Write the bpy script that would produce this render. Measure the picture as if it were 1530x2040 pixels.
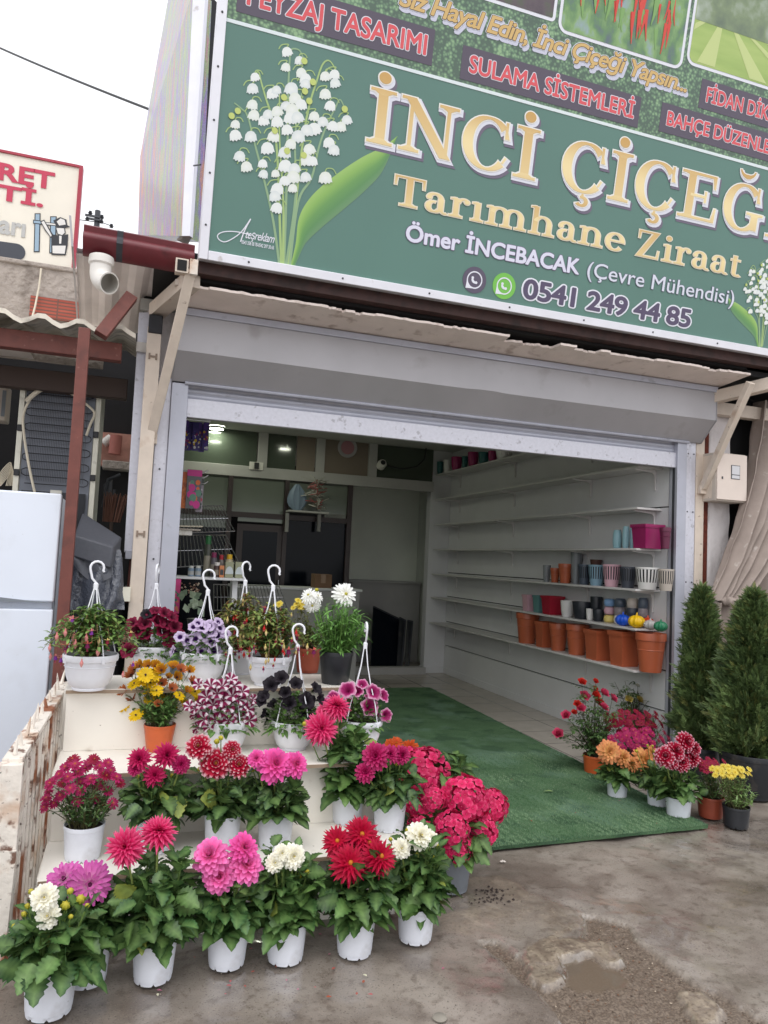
import bpy, math, random
from math import sin, cos, pi, radians, sqrt
from mathutils import Vector, Matrix, Quaternion, noise as mnoise

for o in list(bpy.data.objects):
    bpy.data.objects.remove(o, do_unlink=True)
SC = bpy.context.scene
COL = SC.collection

# ------------------------------------------------------------------ camera
CAM = Vector((0.0, 0.0, 1.55))
YAW, PITCH, ROLL, FPX = radians(18.7424), radians(3.8799), radians(2.6577), 1470.46
FWD = Vector((sin(YAW)*cos(PITCH), cos(YAW)*cos(PITCH), sin(PITCH)))
_rt = Vector((cos(YAW), -sin(YAW), 0)); _up = _rt.cross(FWD)
RGT = cos(ROLL)*_rt + sin(ROLL)*_up
UPV = -sin(ROLL)*_rt + cos(ROLL)*_up
cam_d = bpy.data.cameras.new('camera')
cam = bpy.data.objects.new('camera', cam_d); COL.objects.link(cam)
cam_d.sensor_fit = 'VERTICAL'; cam_d.sensor_height = 36; cam_d.lens = FPX/2040*36
cam_d.clip_start = 0.05; cam_d.clip_end = 500
cam.matrix_world = Matrix(((RGT.x, UPV.x, -FWD.x, CAM.x), (RGT.y, UPV.y, -FWD.y, CAM.y), (RGT.z, UPV.z, -FWD.z, CAM.z), (0, 0, 0, 1)))
SC.camera = cam
SC.render.resolution_x = 768; SC.render.resolution_y = 1024

# ------------------------------------------------------------------ world, sun, exposure
SUN_EL, SUN_ROT = radians(58), radians(200)
W = bpy.data.worlds.new('World'); SC.world = W; W.use_nodes = True
nt = W.node_tree; nt.nodes.clear()
sky = nt.nodes.new('ShaderNodeTexSky'); sky.sky_type = 'NISHITA'; sky.sun_disc = False
sky.sun_elevation = SUN_EL; sky.sun_rotation = SUN_ROT; sky.dust_density = 4.0; sky.air_density = 1.0; sky.ozone_density = 1.0
hs = nt.nodes.new('ShaderNodeHueSaturation'); hs.inputs['Saturation'].default_value = 0.10
bgn = nt.nodes.new('ShaderNodeBackground'); bgn.inputs['Strength'].default_value = 0.15
wo = nt.nodes.new('ShaderNodeOutputWorld')
cl = nt.nodes.new('ShaderNodeMix'); cl.data_type = 'RGBA'; cl.inputs[0].default_value = .75; cl.inputs[7].default_value = (6.9, 7.0, 7.25, 1)   # even cloud layer
nt.links.new(sky.outputs[0], hs.inputs['Color']); nt.links.new(hs.outputs[0], cl.inputs[6]); nt.links.new(cl.outputs[2], bgn.inputs['Color']); nt.links.new(bgn.outputs[0], wo.inputs[0])
sd = bpy.data.lights.new('sun', 'SUN'); sd.energy = 0.5; sd.angle = radians(40); sd.color = (1, .97, .93)
sun = bpy.data.objects.new('sun', sd); COL.objects.link(sun)
# sun direction: from behind the camera's left shoulder, high
_sx, _sy = sin(SUN_ROT), cos(SUN_ROT)
sun_dir = Vector((_sx*cos(SUN_EL), _sy*cos(SUN_EL), sin(SUN_EL)))
sun.rotation_euler = sun_dir.to_track_quat('Z', 'Y').to_euler()
vs = SC.view_settings; vs.view_transform = 'Standard'; vs.look = 'None'; vs.exposure = 0.55; vs.gamma = 1; vs.use_curve_mapping = False

# ------------------------------------------------------------------ helpers
def ray(px, py):
    return FWD + RGT*((px-765)/FPX) - UPV*((py-1020)/FPX)
def at(px, py, ax, val):
    "real-world point seen at photo pixel (px,py) lying on the plane  axis=val"
    d = ray(px, py); return CAM + d*((val-CAM[ax])/d[ax])
def depth(p): return (Vector(p)-CAM).dot(FWD)
def m_per_px(p): return depth(p)/FPX
def s2l(c):
    c = c/255.0
    return c/12.92 if c <= .04045 else ((c+.055)/1.055)**2.4
def sr(r, g, b, k=1.0): return (s2l(r)*k, s2l(g)*k, s2l(b)*k)
def mixc(a, b, t): return tuple(a[i]*(1-t)+b[i]*t for i in range(3))
def scl(a, k): return tuple(x*k for x in a)
def lerp(a, b, t): return a+(b-a)*t
def V(*a): return Vector(a)

class MB:
    def __init__(s): s.v = []; s.f = []; s.c = []
    def vert(s, p, c=(1, 1, 1)):
        s.v.append((p[0], p[1], p[2])); s.c.append(c); return len(s.v)-1
    def poly(s, pts, c=(1, 1, 1)):
        s.f.append([s.vert(p, c) for p in pts])
    def grid(s, rows, cols=None, c=(1, 1, 1), wrap=False):
        n = len(rows[0]); base = len(s.v)
        for i, r in enumerate(rows):
            for j, p in enumerate(r):
                s.vert(p, cols[i][j] if cols else c)
        for i in range(len(rows)-1):
            for j in range(n if wrap else n-1):
                k = (j+1) % n
                s.f.append([base+i*n+j, base+i*n+k, base+(i+1)*n+k, base+(i+1)*n+j])
    def box(s, lo, hi, c=(1, 1, 1), M=None):
        x0, y0, z0 = lo; x1, y1, z1 = hi
        p = [Vector(q) for q in ((x0, y0, z0), (x1, y0, z0), (x1, y1, z0), (x0, y1, z0), (x0, y0, z1), (x1, y0, z1), (x1, y1, z1), (x0, y1, z1))]
        if M is not None: p = [M @ q for q in p]
        s.hexa(p, c)
    def hexa(s, p, c=(1, 1, 1)):
        b = len(s.v)
        for q in p: s.vert(q, c)
        for f in ((0, 3, 2, 1), (4, 5, 6, 7), (0, 1, 5, 4), (1, 2, 6, 5), (2, 3, 7, 6), (3, 0, 4, 7)):
            s.f.append([b+i for i in f])
    def prism(s, pts, ext, c=(1, 1, 1)):
        "closed outline pts extruded by vector ext"
        n = len(pts); e = Vector(ext); b = len(s.v)
        for q in pts: s.vert(q, c)
        for q in pts: s.vert(Vector(q)+e, c)
        s.f.append([b+i for i in reversed(range(n))]); s.f.append([b+n+i for i in range(n)])
        for i in range(n):
            k = (i+1) % n; s.f.append([b+i, b+k, b+n+k, b+n+i])
    def bar(s, a, b, w, h, c=(1, 1, 1), up=(0, 0, 1)):
        "rectangular bar from a to b"
        a = Vector(a); b = Vector(b); d = (b-a).normalized(); u = Vector(up)
        if abs(d.dot(u)) > .98: u = Vector((0, 1, 0))
        sx = d.cross(u).normalized(); u = sx.cross(d).normalized()
        q = [sx*(-w/2)-u*(h/2), sx*(w/2)-u*(h/2), sx*(w/2)+u*(h/2), sx*(-w/2)+u*(h/2)]
        s.hexa([a+k for k in q]+[b+k for k in q], c)
    def tube(s, pts, r, n=6, c=(1, 1, 1), caps=True):
        pts = [Vector(p) for p in pts]; rows = []
        t = (pts[1]-pts[0]).normalized(); u = t.orthogonal().normalized()
        for i, p in enumerate(pts):
            if i == 0: t2 = (pts[1]-pts[0])
            elif i == len(pts)-1: t2 = pts[i]-pts[i-1]
            else: t2 = pts[i+1]-pts[i-1]
            if t2.length < 1e-9: t2 = t
            t2 = t2.normalized(); q = t.rotation_difference(t2); u = q @ u; t = t2
            w = t.cross(u); rr = r[i] if isinstance(r, (list, tuple)) else r
            rows.append([p+(u*cos(2*pi*k/n)+w*sin(2*pi*k/n))*rr for k in range(n)])
        b = len(s.v); s.grid(rows, c=c, wrap=True)
        if caps:
            s.f.append([b+k for k in reversed(range(n))]); e = b+(len(rows)-1)*n; s.f.append([e+k for k in range(n)])
    def lathe(s, prof, n=20, c=(1, 1, 1), o=(0, 0, 0), cols=None, M=None, sq=0):
        rows = []
        for r, z in prof:
            row = []
            for k in range(n):
                a = 2*pi*k/n
                x, y = cos(a), sin(a)
                if sq:
                    m = max(abs(x), abs(y)); f = lerp(1, 1/m, sq); x *= f; y *= f
                p = Vector((o[0]+r*x, o[1]+r*y, o[2]+z))
                row.append(M @ p if M is not None else p)
            rows.append(row)
        s.grid(rows, cols=[[cc]*n for cc in cols] if cols else None, c=c, wrap=True)
    def add(s, o, M=None, tint=None):
        b = len(s.v)
        for p, c in zip(o.v, o.c):
            s.vert(M @ Vector(p) if M is not None else p, tuple(c[i]*tint[i] for i in range(3)) if tint else c)
        for f in o.f: s.f.append([b+i for i in f])
    def data(s, name, mat, off=None, smooth=40):
        me = bpy.data.meshes.new(name)
        vv = s.v if off is None else [(x-off[0], y-off[1], z-off[2]) for x, y, z in s.v]
        me.from_pydata(vv, [], s.f)
        a = me.color_attributes.new('Col', 'FLOAT_COLOR', 'POINT')
        flat = []
        for c in s.c: flat += [c[0], c[1], c[2], 1.0]
        a.data.foreach_set('color', flat)
        if mat: me.materials.append(mat)
        if smooth:
            me.polygons.foreach_set('use_smooth', [True]*len(me.polygons))
            if smooth < 180: me.set_sharp_from_angle(angle=radians(smooth))
        me.update(); return me
    def build(s, name, mat, parent=None, smooth=40, bevel=0, raw=False):
        off = None
        if parent is not None and not raw:
            off = Vector((0, 0, 0)); q = parent
            while q: off += q.location; q = q.parent
        o = bpy.data.objects.new(name, s.data(name, mat, off, smooth)); COL.objects.link(o)
        if parent is not None: o.parent = parent
        if bevel:
            m = o.modifiers.new('bevel', 'BEVEL'); m.width = bevel; m.segments = 2; m.limit_method = 'ANGLE'; m.angle_limit = radians(40)
        return o

def inst(name, me, parent, loc, M=None):
    "a further object on shared mesh data; loc/M in world space, parent an unrotated thing"
    o = bpy.data.objects.new(name, me); COL.objects.link(o)
    off = Vector((0, 0, 0)); q = parent
    while q: off += q.location; q = q.parent
    o.parent = parent
    mm = Matrix.Translation(Vector(loc)-off)
    o.matrix_basis = mm @ M if M is not None else mm
    return o
def tag(o, label=None, cat=None, group=None, kind=None):
    if label: o['label'] = label
    if cat: o['category'] = cat
    if group: o['group'] = group
    if kind: o['kind'] = kind
    return o
def thing(name, label, cat, loc=(0, 0, 0), group=None):
    o = bpy.data.objects.new(name, None); COL.objects.link(o); o.location = loc; o.empty_display_size = .1
    return tag(o, label, cat, group)
def facing(d, roll=0.0):
    "rotation taking local +Z to direction d"
    return (Vector(d).normalized().to_track_quat('Z', 'Y').to_matrix().to_4x4()) @ Matrix.Rotation(roll, 4, 'Z')

# ------------------------------------------------------------------ materials
def mat(name, base=(.5, .5, .5), rough=.5, metal=0, spec=.5, noise=None, bump=None, dirt=None, vc=False, transl=0, emit=None, coat=0, alpha=1, trans=0, coord='Object', streak=None):
    m = bpy.data.materials.new(name); m.use_nodes = True; t = m.node_tree; N = t.nodes; L = t.links
    b = N['Principled BSDF']; b.inputs['Roughness'].default_value = rough; b.inputs['Metallic'].default_value = metal
    b.inputs['Specular IOR Level'].default_value = spec
    tc = N.new('ShaderNodeTexCoord')
    if vc:
        a = N.new('ShaderNodeAttribute'); a.attribute_name = 'Col'; cur = a.outputs['Color']
    else:
        rgb = N.new('ShaderNodeRGB'); rgb.outputs[0].default_value = (*base, 1); cur = rgb.outputs[0]
    def nz(scale, det=5, vec=None):
        n = N.new('ShaderNodeTexNoise'); n.inputs['Scale'].default_value = scale; n.inputs['Detail'].default_value = det
        L.new(vec or tc.outputs[coord], n.inputs['Vector']); return n.outputs['Fac']
    def ramp(f, lo, hi, a, bb):
        r = N.new('ShaderNodeMapRange'); r.inputs[1].default_value = lo; r.inputs[2].default_value = hi; r.inputs[3].default_value = a; r.inputs[4].default_value = bb
        L.new(f, r.inputs[0]); return r.outputs[0]
    def mix(f, a, c, typ='MIX'):
        x = N.new('ShaderNodeMix'); x.data_type = 'RGBA'; x.blend_type = typ
        if isinstance(f, float): x.inputs[0].default_value = f
        else: L.new(f, x.inputs[0])
        L.new(a, x.inputs[6])
        if isinstance(c, tuple): x.inputs[7].default_value = (*c, 1)
        else: L.new(c, x.inputs[7])
        return x.outputs[2]
    if noise:
        sc, am = noise
        f = ramp(nz(sc), .3, .7, 1-am, 1+am)
        g = N.new('ShaderNodeCombineColor'); [L.new(f, g.inputs[i]) for i in range(3)]
        cur = mix(1.0, cur, g.outputs[0], 'MULTIPLY')
    for dd in ([dirt] if dirt and not isinstance(dirt, list) else (dirt or [])):
        dc, sc, lo, hi, am = dd[:5]
        vec = None
        if len(dd) > 5:
            mp = N.new('ShaderNodeMapping'); mp.inputs['Scale'].default_value = dd[5]; L.new(tc.outputs[coord], mp.inputs['Vector']); vec = mp.outputs[0]
        cur = mix(ramp(nz(sc, 8, vec), lo, hi, 0, am), cur, dc)
    L.new(cur, b.inputs['Base Color'])
    if bump:
        sc, st = bump[:2]
        bn = N.new('ShaderNodeBump'); bn.inputs['Strength'].default_value = st; bn.inputs['Distance'].default_value = bump[2] if len(bump) > 2 else .01
        L.new(nz(sc, 6), bn.inputs['Height']); L.new(bn.outputs[0], b.inputs['Normal'])
    if emit:
        b.inputs['Emission Color'].default_value = (*emit[:3], 1); b.inputs['Emission Strength'].default_value = emit[3]
    if coat: b.inputs['Coat Weight'].default_value = coat; b.inputs['Coat Roughness'].default_value = .08
    if trans: b.inputs['Transmission Weight'].default_value = trans
    if alpha < 1: b.inputs['Alpha'].default_value = alpha
    if transl:
        tr = N.new('ShaderNodeBsdfTranslucent'); L.new(cur, tr.inputs['Color'])
        ms = N.new('ShaderNodeMixShader'); ms.inputs[0].default_value = transl
        L.new(b.outputs[0], ms.inputs[1]); L.new(tr.outputs[0], ms.inputs[2])
        L.new(ms.outputs[0], N['Material Output'].inputs['Surface'])
    return m

M = {}
M['petal'] = mat('petal', vc=True, rough=.55, spec=.25, transl=.22, noise=(60, .10))
M['leaf'] = mat('leaf', vc=True, rough=.42, spec=.4, transl=.15, noise=(45, .22))
M['stem'] = mat('stem', vc=True, rough=.5, spec=.3)
M['white_pot'] = mat('white_plastic', sr(226, 229, 238), rough=.38, spec=.5, noise=(30, .03), dirt=[(sr(120, 105, 85), 9, .58, .74, .35), (sr(120, 104, 86), 60, .71, .76, .5)])
M['basket'] = mat('basket_plastic', sr(232, 233, 240), rough=.35, spec=.5, noise=(30, .02))
M['terra_pot'] = mat('terracotta_plastic', sr(196, 92, 46), rough=.42, noise=(20, .06), dirt=(sr(110, 70, 45), 14, .6, .75, .4))
M['brown_pot'] = mat('brown_terracotta', sr(150, 70, 48), rough=.5, noise=(20, .08))
M['black_pot'] = mat('black_plastic', sr(36, 38, 43), rough=.45, noise=(15, .15), dirt=(sr(110, 100, 90), 10, .58, .75, .35))
M['grey_pot'] = mat('grey_plastic', sr(120, 126, 134), rough=.4, noise=(15, .05))
M['soil'] = mat('potting_soil', sr(48, 38, 30), rough=.95, noise=(80, .5), bump=(120, .8, .01))
M['vc'] = mat('painted', vc=True, rough=.45, noise=(20, .04))
M['vc_matt'] = mat('matt_painted', vc=True, rough=.8, noise=(20, .08))
M['steel_cream'] = mat('cream_painted_steel', sr(214, 200, 186), rough=.55, noise=(14, .06), dirt=[(sr(150, 110, 78), 7, .60, .74, .5), (sr(95, 52, 30), 26, .68, .74, .8)], bump=(60, .15, .004))
M['rust_white'] = mat('rusting_white_paint', sr(226, 218, 208), rough=.7, noise=(25, .08), dirt=[(sr(186, 140, 100), 6, .52, .64, .6), (sr(140, 78, 40), 7, .56, .62, .95, (1, 1, .4)), (sr(96, 54, 32), 12, .58, .64, .9), (sr(60, 34, 22), 40, .64, .70, .8)], bump=(50, .4, .006))
M['rust_red'] = mat('red_oxide_steel', sr(112, 62, 54), rough=.6, noise=(18, .12), dirt=[(sr(80, 48, 44), 10, .55, .7, .6), (sr(150, 110, 100), 30, .66, .72, .5)])
M['gutter'] = mat('maroon_gutter', sr(104, 36, 44), rough=.42, spec=.5, noise=(9, .14), dirt=(sr(60, 28, 28), 8, .6, .75, .6))
M['alu'] = mat('grey_aluminium', sr(178, 180, 192), rough=.42, metal=.25, noise=(6, .05), dirt=(sr(120, 118, 122), 12, .62, .74, .4))
M['alu_light'] = mat('brushed_aluminium', sr(206, 206, 216), rough=.4, metal=.2, noise=(40, .06), dirt=(sr(130, 126, 130), 22, .62, .70, .5))
M['shutter'] = mat('shutter_box_grey', sr(172, 170, 174), rough=.42, metal=.15, noise=(3, .05), dirt=[(sr(120, 112, 108), 5, .60, .76, .35), (sr(80, 74, 70), 70, .72, .76, .5)])
M['frame'] = mat('sign_frame_silver', sr(232, 232, 240), rough=.35, metal=.2, noise=(8, .04), dirt=(sr(150, 135, 120), 12, .66, .74, .5))
M['soffit'] = mat('pink_plaster', sr(240, 226, 219), rough=.85, noise=(5, .06), dirt=(sr(150, 125, 112), 8, .58, .72, .6), bump=(30, .2, .01))
M['plaster_white'] = mat('white_plaster', sr(212, 206, 206), rough=.85, noise=(6, .06), dirt=(sr(160, 148, 140), 5, .56, .72, .6), bump=(35, .6, .012))
M['slat'] = mat('white_slatwall', sr(214, 214, 216), rough=.45, noise=(3, .03))
M['glass_shelf'] = mat('white_shelf_board', sr(208, 205, 204), rough=.35)
M['wall_in'] = mat('inner_wall_paint', sr(206, 210, 200), rough=.7, noise=(3, .06))
M['ceil'] = mat('inner_ceiling', sr(190, 190, 186), rough=.8)
M['beam_in'] = mat('inner_beam_paint', sr(170, 168, 166), rough=.6, noise=(4, .05))
M['brown_frame'] = mat('dark_brown_profile', sr(52, 40, 40), rough=.4)
M['frosted'] = mat('frosted_panel', sr(108, 114, 106), rough=.14, spec=.5)
M['dark_glass'] = mat('dark_glass', sr(14, 19, 28), rough=.12, spec=.12)
M['tile'] = None
M['laminate'] = mat('cream_laminate', sr(236, 231, 222), rough=.42, noise=(5, .03), dirt=[(sr(150, 130, 105), 7, .62, .74, .45), (sr(90, 70, 50), 40, .70, .74, .7)])
M['laminate_edge'] = mat('laminate_edge', sr(150, 130, 110), rough=.6)
M['appliance'] = mat('white_enamel', sr(222, 228, 240), rough=.28, spec=.5, noise=(2, .03), dirt=[(sr(190, 192, 196), 3, .55, .75, .4), (sr(150, 146, 138), 40, .70, .76, .5)])
M['appliance_old'] = mat('yellowed_enamel', sr(228, 224, 208), rough=.4, noise=(8, .05), dirt=(sr(120, 110, 95), 10, .6, .75, .5))
M['dark_steel'] = mat('dark_steel', sr(60, 62, 68), rough=.5, noise=(20, .15))
M['black_wire'] = mat('black_wire', sr(34, 34, 38), rough=.5)
M['chrome'] = mat('chrome_wire', sr(190, 190, 195), rough=.25, metal=.9)
M['rubber'] = mat('white_cable', sr(214, 204, 184), rough=.5)
M['pvc'] = mat('white_pvc', sr(226, 222, 216), rough=.35, dirt=(sr(150, 135, 110), 12, .6, .74, .5))
M['tarp'] = mat('grey_tarpaulin', sr(156, 142, 134), rough=.7, noise=(7, .10), dirt=(sr(205, 198, 192), 14, .64, .72, .5), bump=(25, .25, .01))
M['cover_dark'] = mat('grey_foam_cover', sr(86, 88, 96), rough=.55, noise=(40, .06), bump=(120, .3, .003))
M['bubble'] = mat('bubble_wrap', sr(72, 76, 88), rough=.2, spec=.9, bump=(60, .7, .012), noise=(4, .12), dirt=(sr(150, 156, 170), 5, .60, .72, .5, (1, 1, 3)))
M['brick'] = None
M['concrete'] = mat('grey_concrete', sr(170, 160, 152), rough=.9, noise=(6, .14), dirt=(sr(110, 100, 92), 9, .55, .7, .7), bump=(22, .9, .03))
M['corr'] = mat('corrugated_sheet', sr(226, 218, 204), rough=.7, noise=(6, .1), dirt=(sr(90, 84, 78), 8, .5, .7, .7))
M['dark_in'] = mat('unlit_dark', sr(28, 27, 29), rough=.9, noise=(4, .2))  # near-black colour stands in for unlit rooms and shaded gaps
M['cream_wall'] = mat('cream_plaster', sr(196, 186, 176), rough=.85, noise=(6, .08))
M['wood_dark'] = mat('dark_wood', sr(70, 56, 50), rough=.7)

import numpy as np
# ------------------------------------------------------------------ setting: wet ground
def pz3(L): return [at(850+x/2.25, 1600+y/2.25, 2, 0) for x, y in L]
STONE_A = pz3([(130,330),(330,320),(400,350),(480,400),(600,440),(690,475),(720,510),(700,545),(640,560),(570,578),(600,600),(700,598),(830,615),(880,680),(860,710),(790,700),(750,665),(690,655),(640,670),(600,690),(590,740),(620,765),(590,800),(520,808),(480,770),(440,700),(450,640),(420,610),(300,580),(170,575),(60,560),(40,500),(130,470)])
STONE_B = pz3([(1100,830),(1150,815),(1230,835),(1320,890),(1330,940),(1290,985),(1180,1010),(1190,930),(1150,870)])
GRAVEL = pz3([(690,480),(760,490),(900,540),(960,610),(1080,700),(1200,790),(1330,850),(1500,950),(1640,1030),(700,1120),(560,900),(500,830),(400,740),(300,650),(230,600),(330,605),(440,690),(520,800),(640,760),(720,650)])
PUDDLE = pz3([(600,690),(650,672),(700,668),(760,680),(800,712),(870,722),(905,765),(880,800),(780,815),(680,812),(620,775)])
RIDGE = pz3([(640,560),(600,600),(700,598),(830,615),(880,680),(860,712),(790,702),(750,667),(690,657),(640,672),(600,692),(590,740),(620,765),(590,802),(520,810),(480,772),(440,702),(450,642),(520,600),(560,575)])
def sdist(P, poly):
    n = len(poly); x, y = P[:, 0], P[:, 1]
    ins = np.zeros(len(P), bool); d = np.full(len(P), 1e9)
    for i in range(n):
        ax, ay = poly[i][0], poly[i][1]; bx, by = poly[(i+1) % n][0], poly[(i+1) % n][1]
        c = ((ay > y) != (by > y)) & (x < (bx-ax)*(y-ay)/((by-ay) if abs(by-ay) > 1e-9 else 1e-9)+ax); ins ^= c
        t = np.clip(((x-ax)*(bx-ax)+(y-ay)*(by-ay))/((bx-ax)**2+(by-ay)**2+1e-12), 0, 1)
        d = np.minimum(d, np.hypot(x-ax-t*(bx-ax), y-ay-t*(by-ay)))
    return np.where(ins, d, -d)
xs = np.concatenate([np.array([-80, -40, -20, -10, -6, -4, -3, -2, -1.2]), np.arange(-1, 4.8, .014), np.array([5, 5.5, 6.5, 8, 12, 20, 40, 80])])
ys = np.concatenate([np.array([-80, -40, -20, -10, -5, -2, 0, 1, 1.5]), np.arange(1.8, 3.9, .012), np.array([4, 4.2, 4.6, 5.0, 5.6, 7, 10, 20, 40, 90])])
GX, GY = np.meshgrid(xs, ys); P = np.stack([GX.ravel(), GY.ravel()], 1)
jit = np.array([mnoise.noise((p[0]*9, p[1]*9, 0))*.018+mnoise.noise((p[0]*24, p[1]*24, 5))*.014+mnoise.noise((p[0]*60, p[1]*60, 5))*.008 for p in P])
st = lambda d, w: np.clip(d/w+.5, 0, 1)
dA, dB, dG, dP_, dR = [sdist(P, q)+jit for q in (STONE_A, STONE_B, GRAVEL, PUDDLE, RIDGE)]
nz_ = np.array([mnoise.fractal((p[0]*3, p[1]*3, 3), 1, 2, 4) for p in P]); nf_ = np.array([mnoise.noise((p[0]*45, p[1]*45, 1)) for p in P])
mA = st(dA, .010)*np.clip(.34+.5*nz_+.25*nf_, 0, .8)+st(dR, .012)*.6; mB = st(dB, .010)*.95
mS = np.clip(np.maximum(mA, mB), 0, 1); mG = st(dG, .015)*(1-st(np.maximum(dA, dB), .012)); mP = st(dP_, .014)
h = .012*nz_+.004*nf_*0
h += -.020*mG + .007*mG*nf_ + st(dA, .014)*.004+mS*.003*nf_
h = np.where(mP > .5, -.016, h)
h = np.where((np.abs(P[:, 0]) > 6) | (P[:, 1] < 1), h*0, h)
h = np.where(P[:, 1] > 3.85, np.minimum(h, -.003), h) - .012
wet = np.clip(.5+.9*nz_, 0, 1)
gm = MB(); gm.v = [(a, b, c) for a, b, c in zip(P[:, 0], P[:, 1], h)]
gm.c = [(a, b, c) for a, b, c in zip(mS, mG, np.maximum(mP, 0))]
nx = len(xs)
for i in range(len(ys)-1):
    for j in range(nx-1): gm.f.append([i*nx+j, i*nx+j+1, (i+1)*nx+j+1, (i+1)*nx+j])
def ground_mat():
    m = bpy.data.materials.new('wet_concrete'); m.use_nodes = True; t = m.node_tree; N = t.nodes; L = t.links; b = N['Principled BSDF']
    a = N.new('ShaderNodeAttribute'); a.attribute_name = 'Col'; sp = N.new('ShaderNodeSeparateColor'); L.new(a.outputs[0], sp.inputs[0])
    tc = N.new('ShaderNodeTexCoord')
    def nz(s, d=6):
        n = N.new('ShaderNodeTexNoise'); n.inputs['Scale'].default_value = s; n.inputs['Detail'].default_value = d; L.new(tc.outputs['Object'], n.inputs[0]); return n.outputs['Fac']
    def rm(f, lo, hi, x, y):
        r = N.new('ShaderNodeMapRange'); [setattr(r.inputs[i+1], 'default_value', q) for i, q in enumerate((lo, hi, x, y))]; L.new(f, r.inputs[0]); return r.outputs[0]
    def mx(f, a, c, ty='MIX'):
        x = N.new('ShaderNodeMix'); x.data_type = 'RGBA'; x.blend_type = ty
        if isinstance(f, (int, float)): x.inputs[0].default_value = f
        else: L.new(f, x.inputs[0])
        for s, q in ((6, a), (7, c)):
            if isinstance(q, tuple): x.inputs[s].default_value = (*q, 1)
            else: L.new(q, x.inputs[s])
        return x.outputs[2]
    def mth(op, a, c):
        x = N.new('ShaderNodeMath'); x.operation = op; x.use_clamp = True
        for i, q in enumerate((a, c)):
            if isinstance(q, (int, float)): x.inputs[i].default_value = q
            else: L.new(q, x.inputs[i])
        return x.outputs[0]
    base = mx(rm(nz(1.6), .38, .62, 0, 1), sr(117, 107, 99), sr(150, 141, 132))
    base = mx(rm(nz(5, 9), .48, .62, 0, .65), base, sr(104, 93, 85))
    base = mx(rm(nz(3.1, 10), .52, .64, 0, .55), base, sr(166, 157, 149))
    base = mx(rm(nz(22, 8), .55, .68, 0, .5), base, sr(84, 72, 63))
    base = mx(rm(nz(190, 3), .56, .70, 0, .55), base, sr(160, 146, 132))
    base = mx(rm(nz(130, 3), .30, .42, .6, 0), base, sr(54, 45, 40))
    stone = mx(rm(nz(14), .4, .65, 0, 1), sr(156, 142, 124), sr(116, 102, 90))
    stone = mx(rm(nz(40), .55, .7, 0, .7), stone, sr(178, 164, 144))
    stone = mx(rm(nz(75, 8), .50, .66, 0, .7), stone, sr(98, 84, 72))
    stone = mx(rm(nz(9, 9), .55, .68, 0, .6), stone, sr(108, 94, 82))
    base = mx(sp.outputs[0], base, stone)
    grav = mx(rm(nz(110, 3), .42, .62, 0, 1), sr(98, 86, 76), sr(130, 116, 103))
    base = mx(sp.outputs[1], base, grav)
    base = mx(mth('MULTIPLY', sp.outputs[2], .85), base, sr(112, 98, 84))
    # blended base colour
    L.new(base, b.inputs['Base Color'])
    wetn = rm(nz(1.3, 5), .36, .60, 0, 1)
    r = rm(wetn, 0, 1, .13, .40)
    r = mth('ADD', r, mth('MULTIPLY', sp.outputs[1], .2)); r = mth('ADD', r, mth('MULTIPLY', sp.outputs[0], .2)); 
    rr = N.new('ShaderNodeMix'); rr.data_type = 'FLOAT'; L.new(sp.outputs[2], rr.inputs[0]); L.new(r, rr.inputs[2]); rr.inputs[3].default_value = .04
    L.new(rr.outputs[0], b.inputs['Roughness'])
    cw = mth('MULTIPLY', mth('SUBTRACT', 1.0, wetn), .9); cw = mth('MULTIPLY', cw, mth('SUBTRACT', 1.0, sp.outputs[1])); L.new(cw, b.inputs['Coat Weight']); b.inputs['Coat IOR'].default_value = 1.75; b.inputs['Coat Roughness'].default_value = .10
    bn = N.new('ShaderNodeBump'); bn.inputs['Strength'].default_value = .26; bn.inputs['Distance'].default_value = .006
    inv = mth('SUBTRACT', 1.0, sp.outputs[2])
    hh = mth('MULTIPLY', mth('ADD', mth('MULTIPLY', nz(70), .5), mth('MULTIPLY', nz(14), .5)), inv); L.new(hh, bn.inputs['Height']); L.new(bn.outputs[0], b.inputs['Normal'])
    return m
tag(gm.build('ground', ground_mat(), smooth=180), kind='structure')
# loose gravel and grit: nobody could count it
rng = random.Random(5)
gv = MB()
def pebble(mb, p, r, c):
    q = [V(r*(1+.3*rng.uniform(-1, 1)), 0, 0), V(0, r*.8, 0), V(-r, .2*r, 0), V(0, -r*.9, 0)]
    a = rng.uniform(0, 6.28); R = Matrix.Rotation(a, 3, 'Z'); b = len(mb.v)
    for k in q: mb.vert(p+R@k, c)
    mb.vert(p+V(0, 0, r*.7), c); mb.vert(p-V(0, 0, r*.4), c)
    for i in range(4): mb.f.append([b+i, b+(i+1) % 4, b+4]); mb.f.append([b+(i+1) % 4, b+i, b+5])
idx = np.where((mG > .5) & (P[:, 0] < 4.6) & (mP < .3))[0]
for k in range(1500):
    i = idx[rng.randrange(len(idx))]; r = rng.choice([.0015, .002, .002, .003, .003, .005])
    c = rng.choice([sr(110, 95, 82), sr(86, 72, 62), sr(96, 82, 70), sr(130, 114, 98), sr(120, 104, 90), sr(80, 66, 56), sr(170, 156, 138) if rng.random() < .4 else sr(100, 86, 74), sr(118, 84, 62)])
    pebble(gv, V(P[i, 0]+rng.uniform(-.02, .02), P[i, 1]+rng.uniform(-.02, .02), h[i]+r*.3), r, c)
for k in range(160):
    x, y = rng.uniform(-.2, 4.2), rng.uniform(2.0, 3.6); pebble(gv, V(x, y, -.008), rng.choice([.0015, .002, .003]), rng.choice([sr(170, 158, 142), sr(120, 100, 85), sr(60, 48, 40)]))
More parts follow.
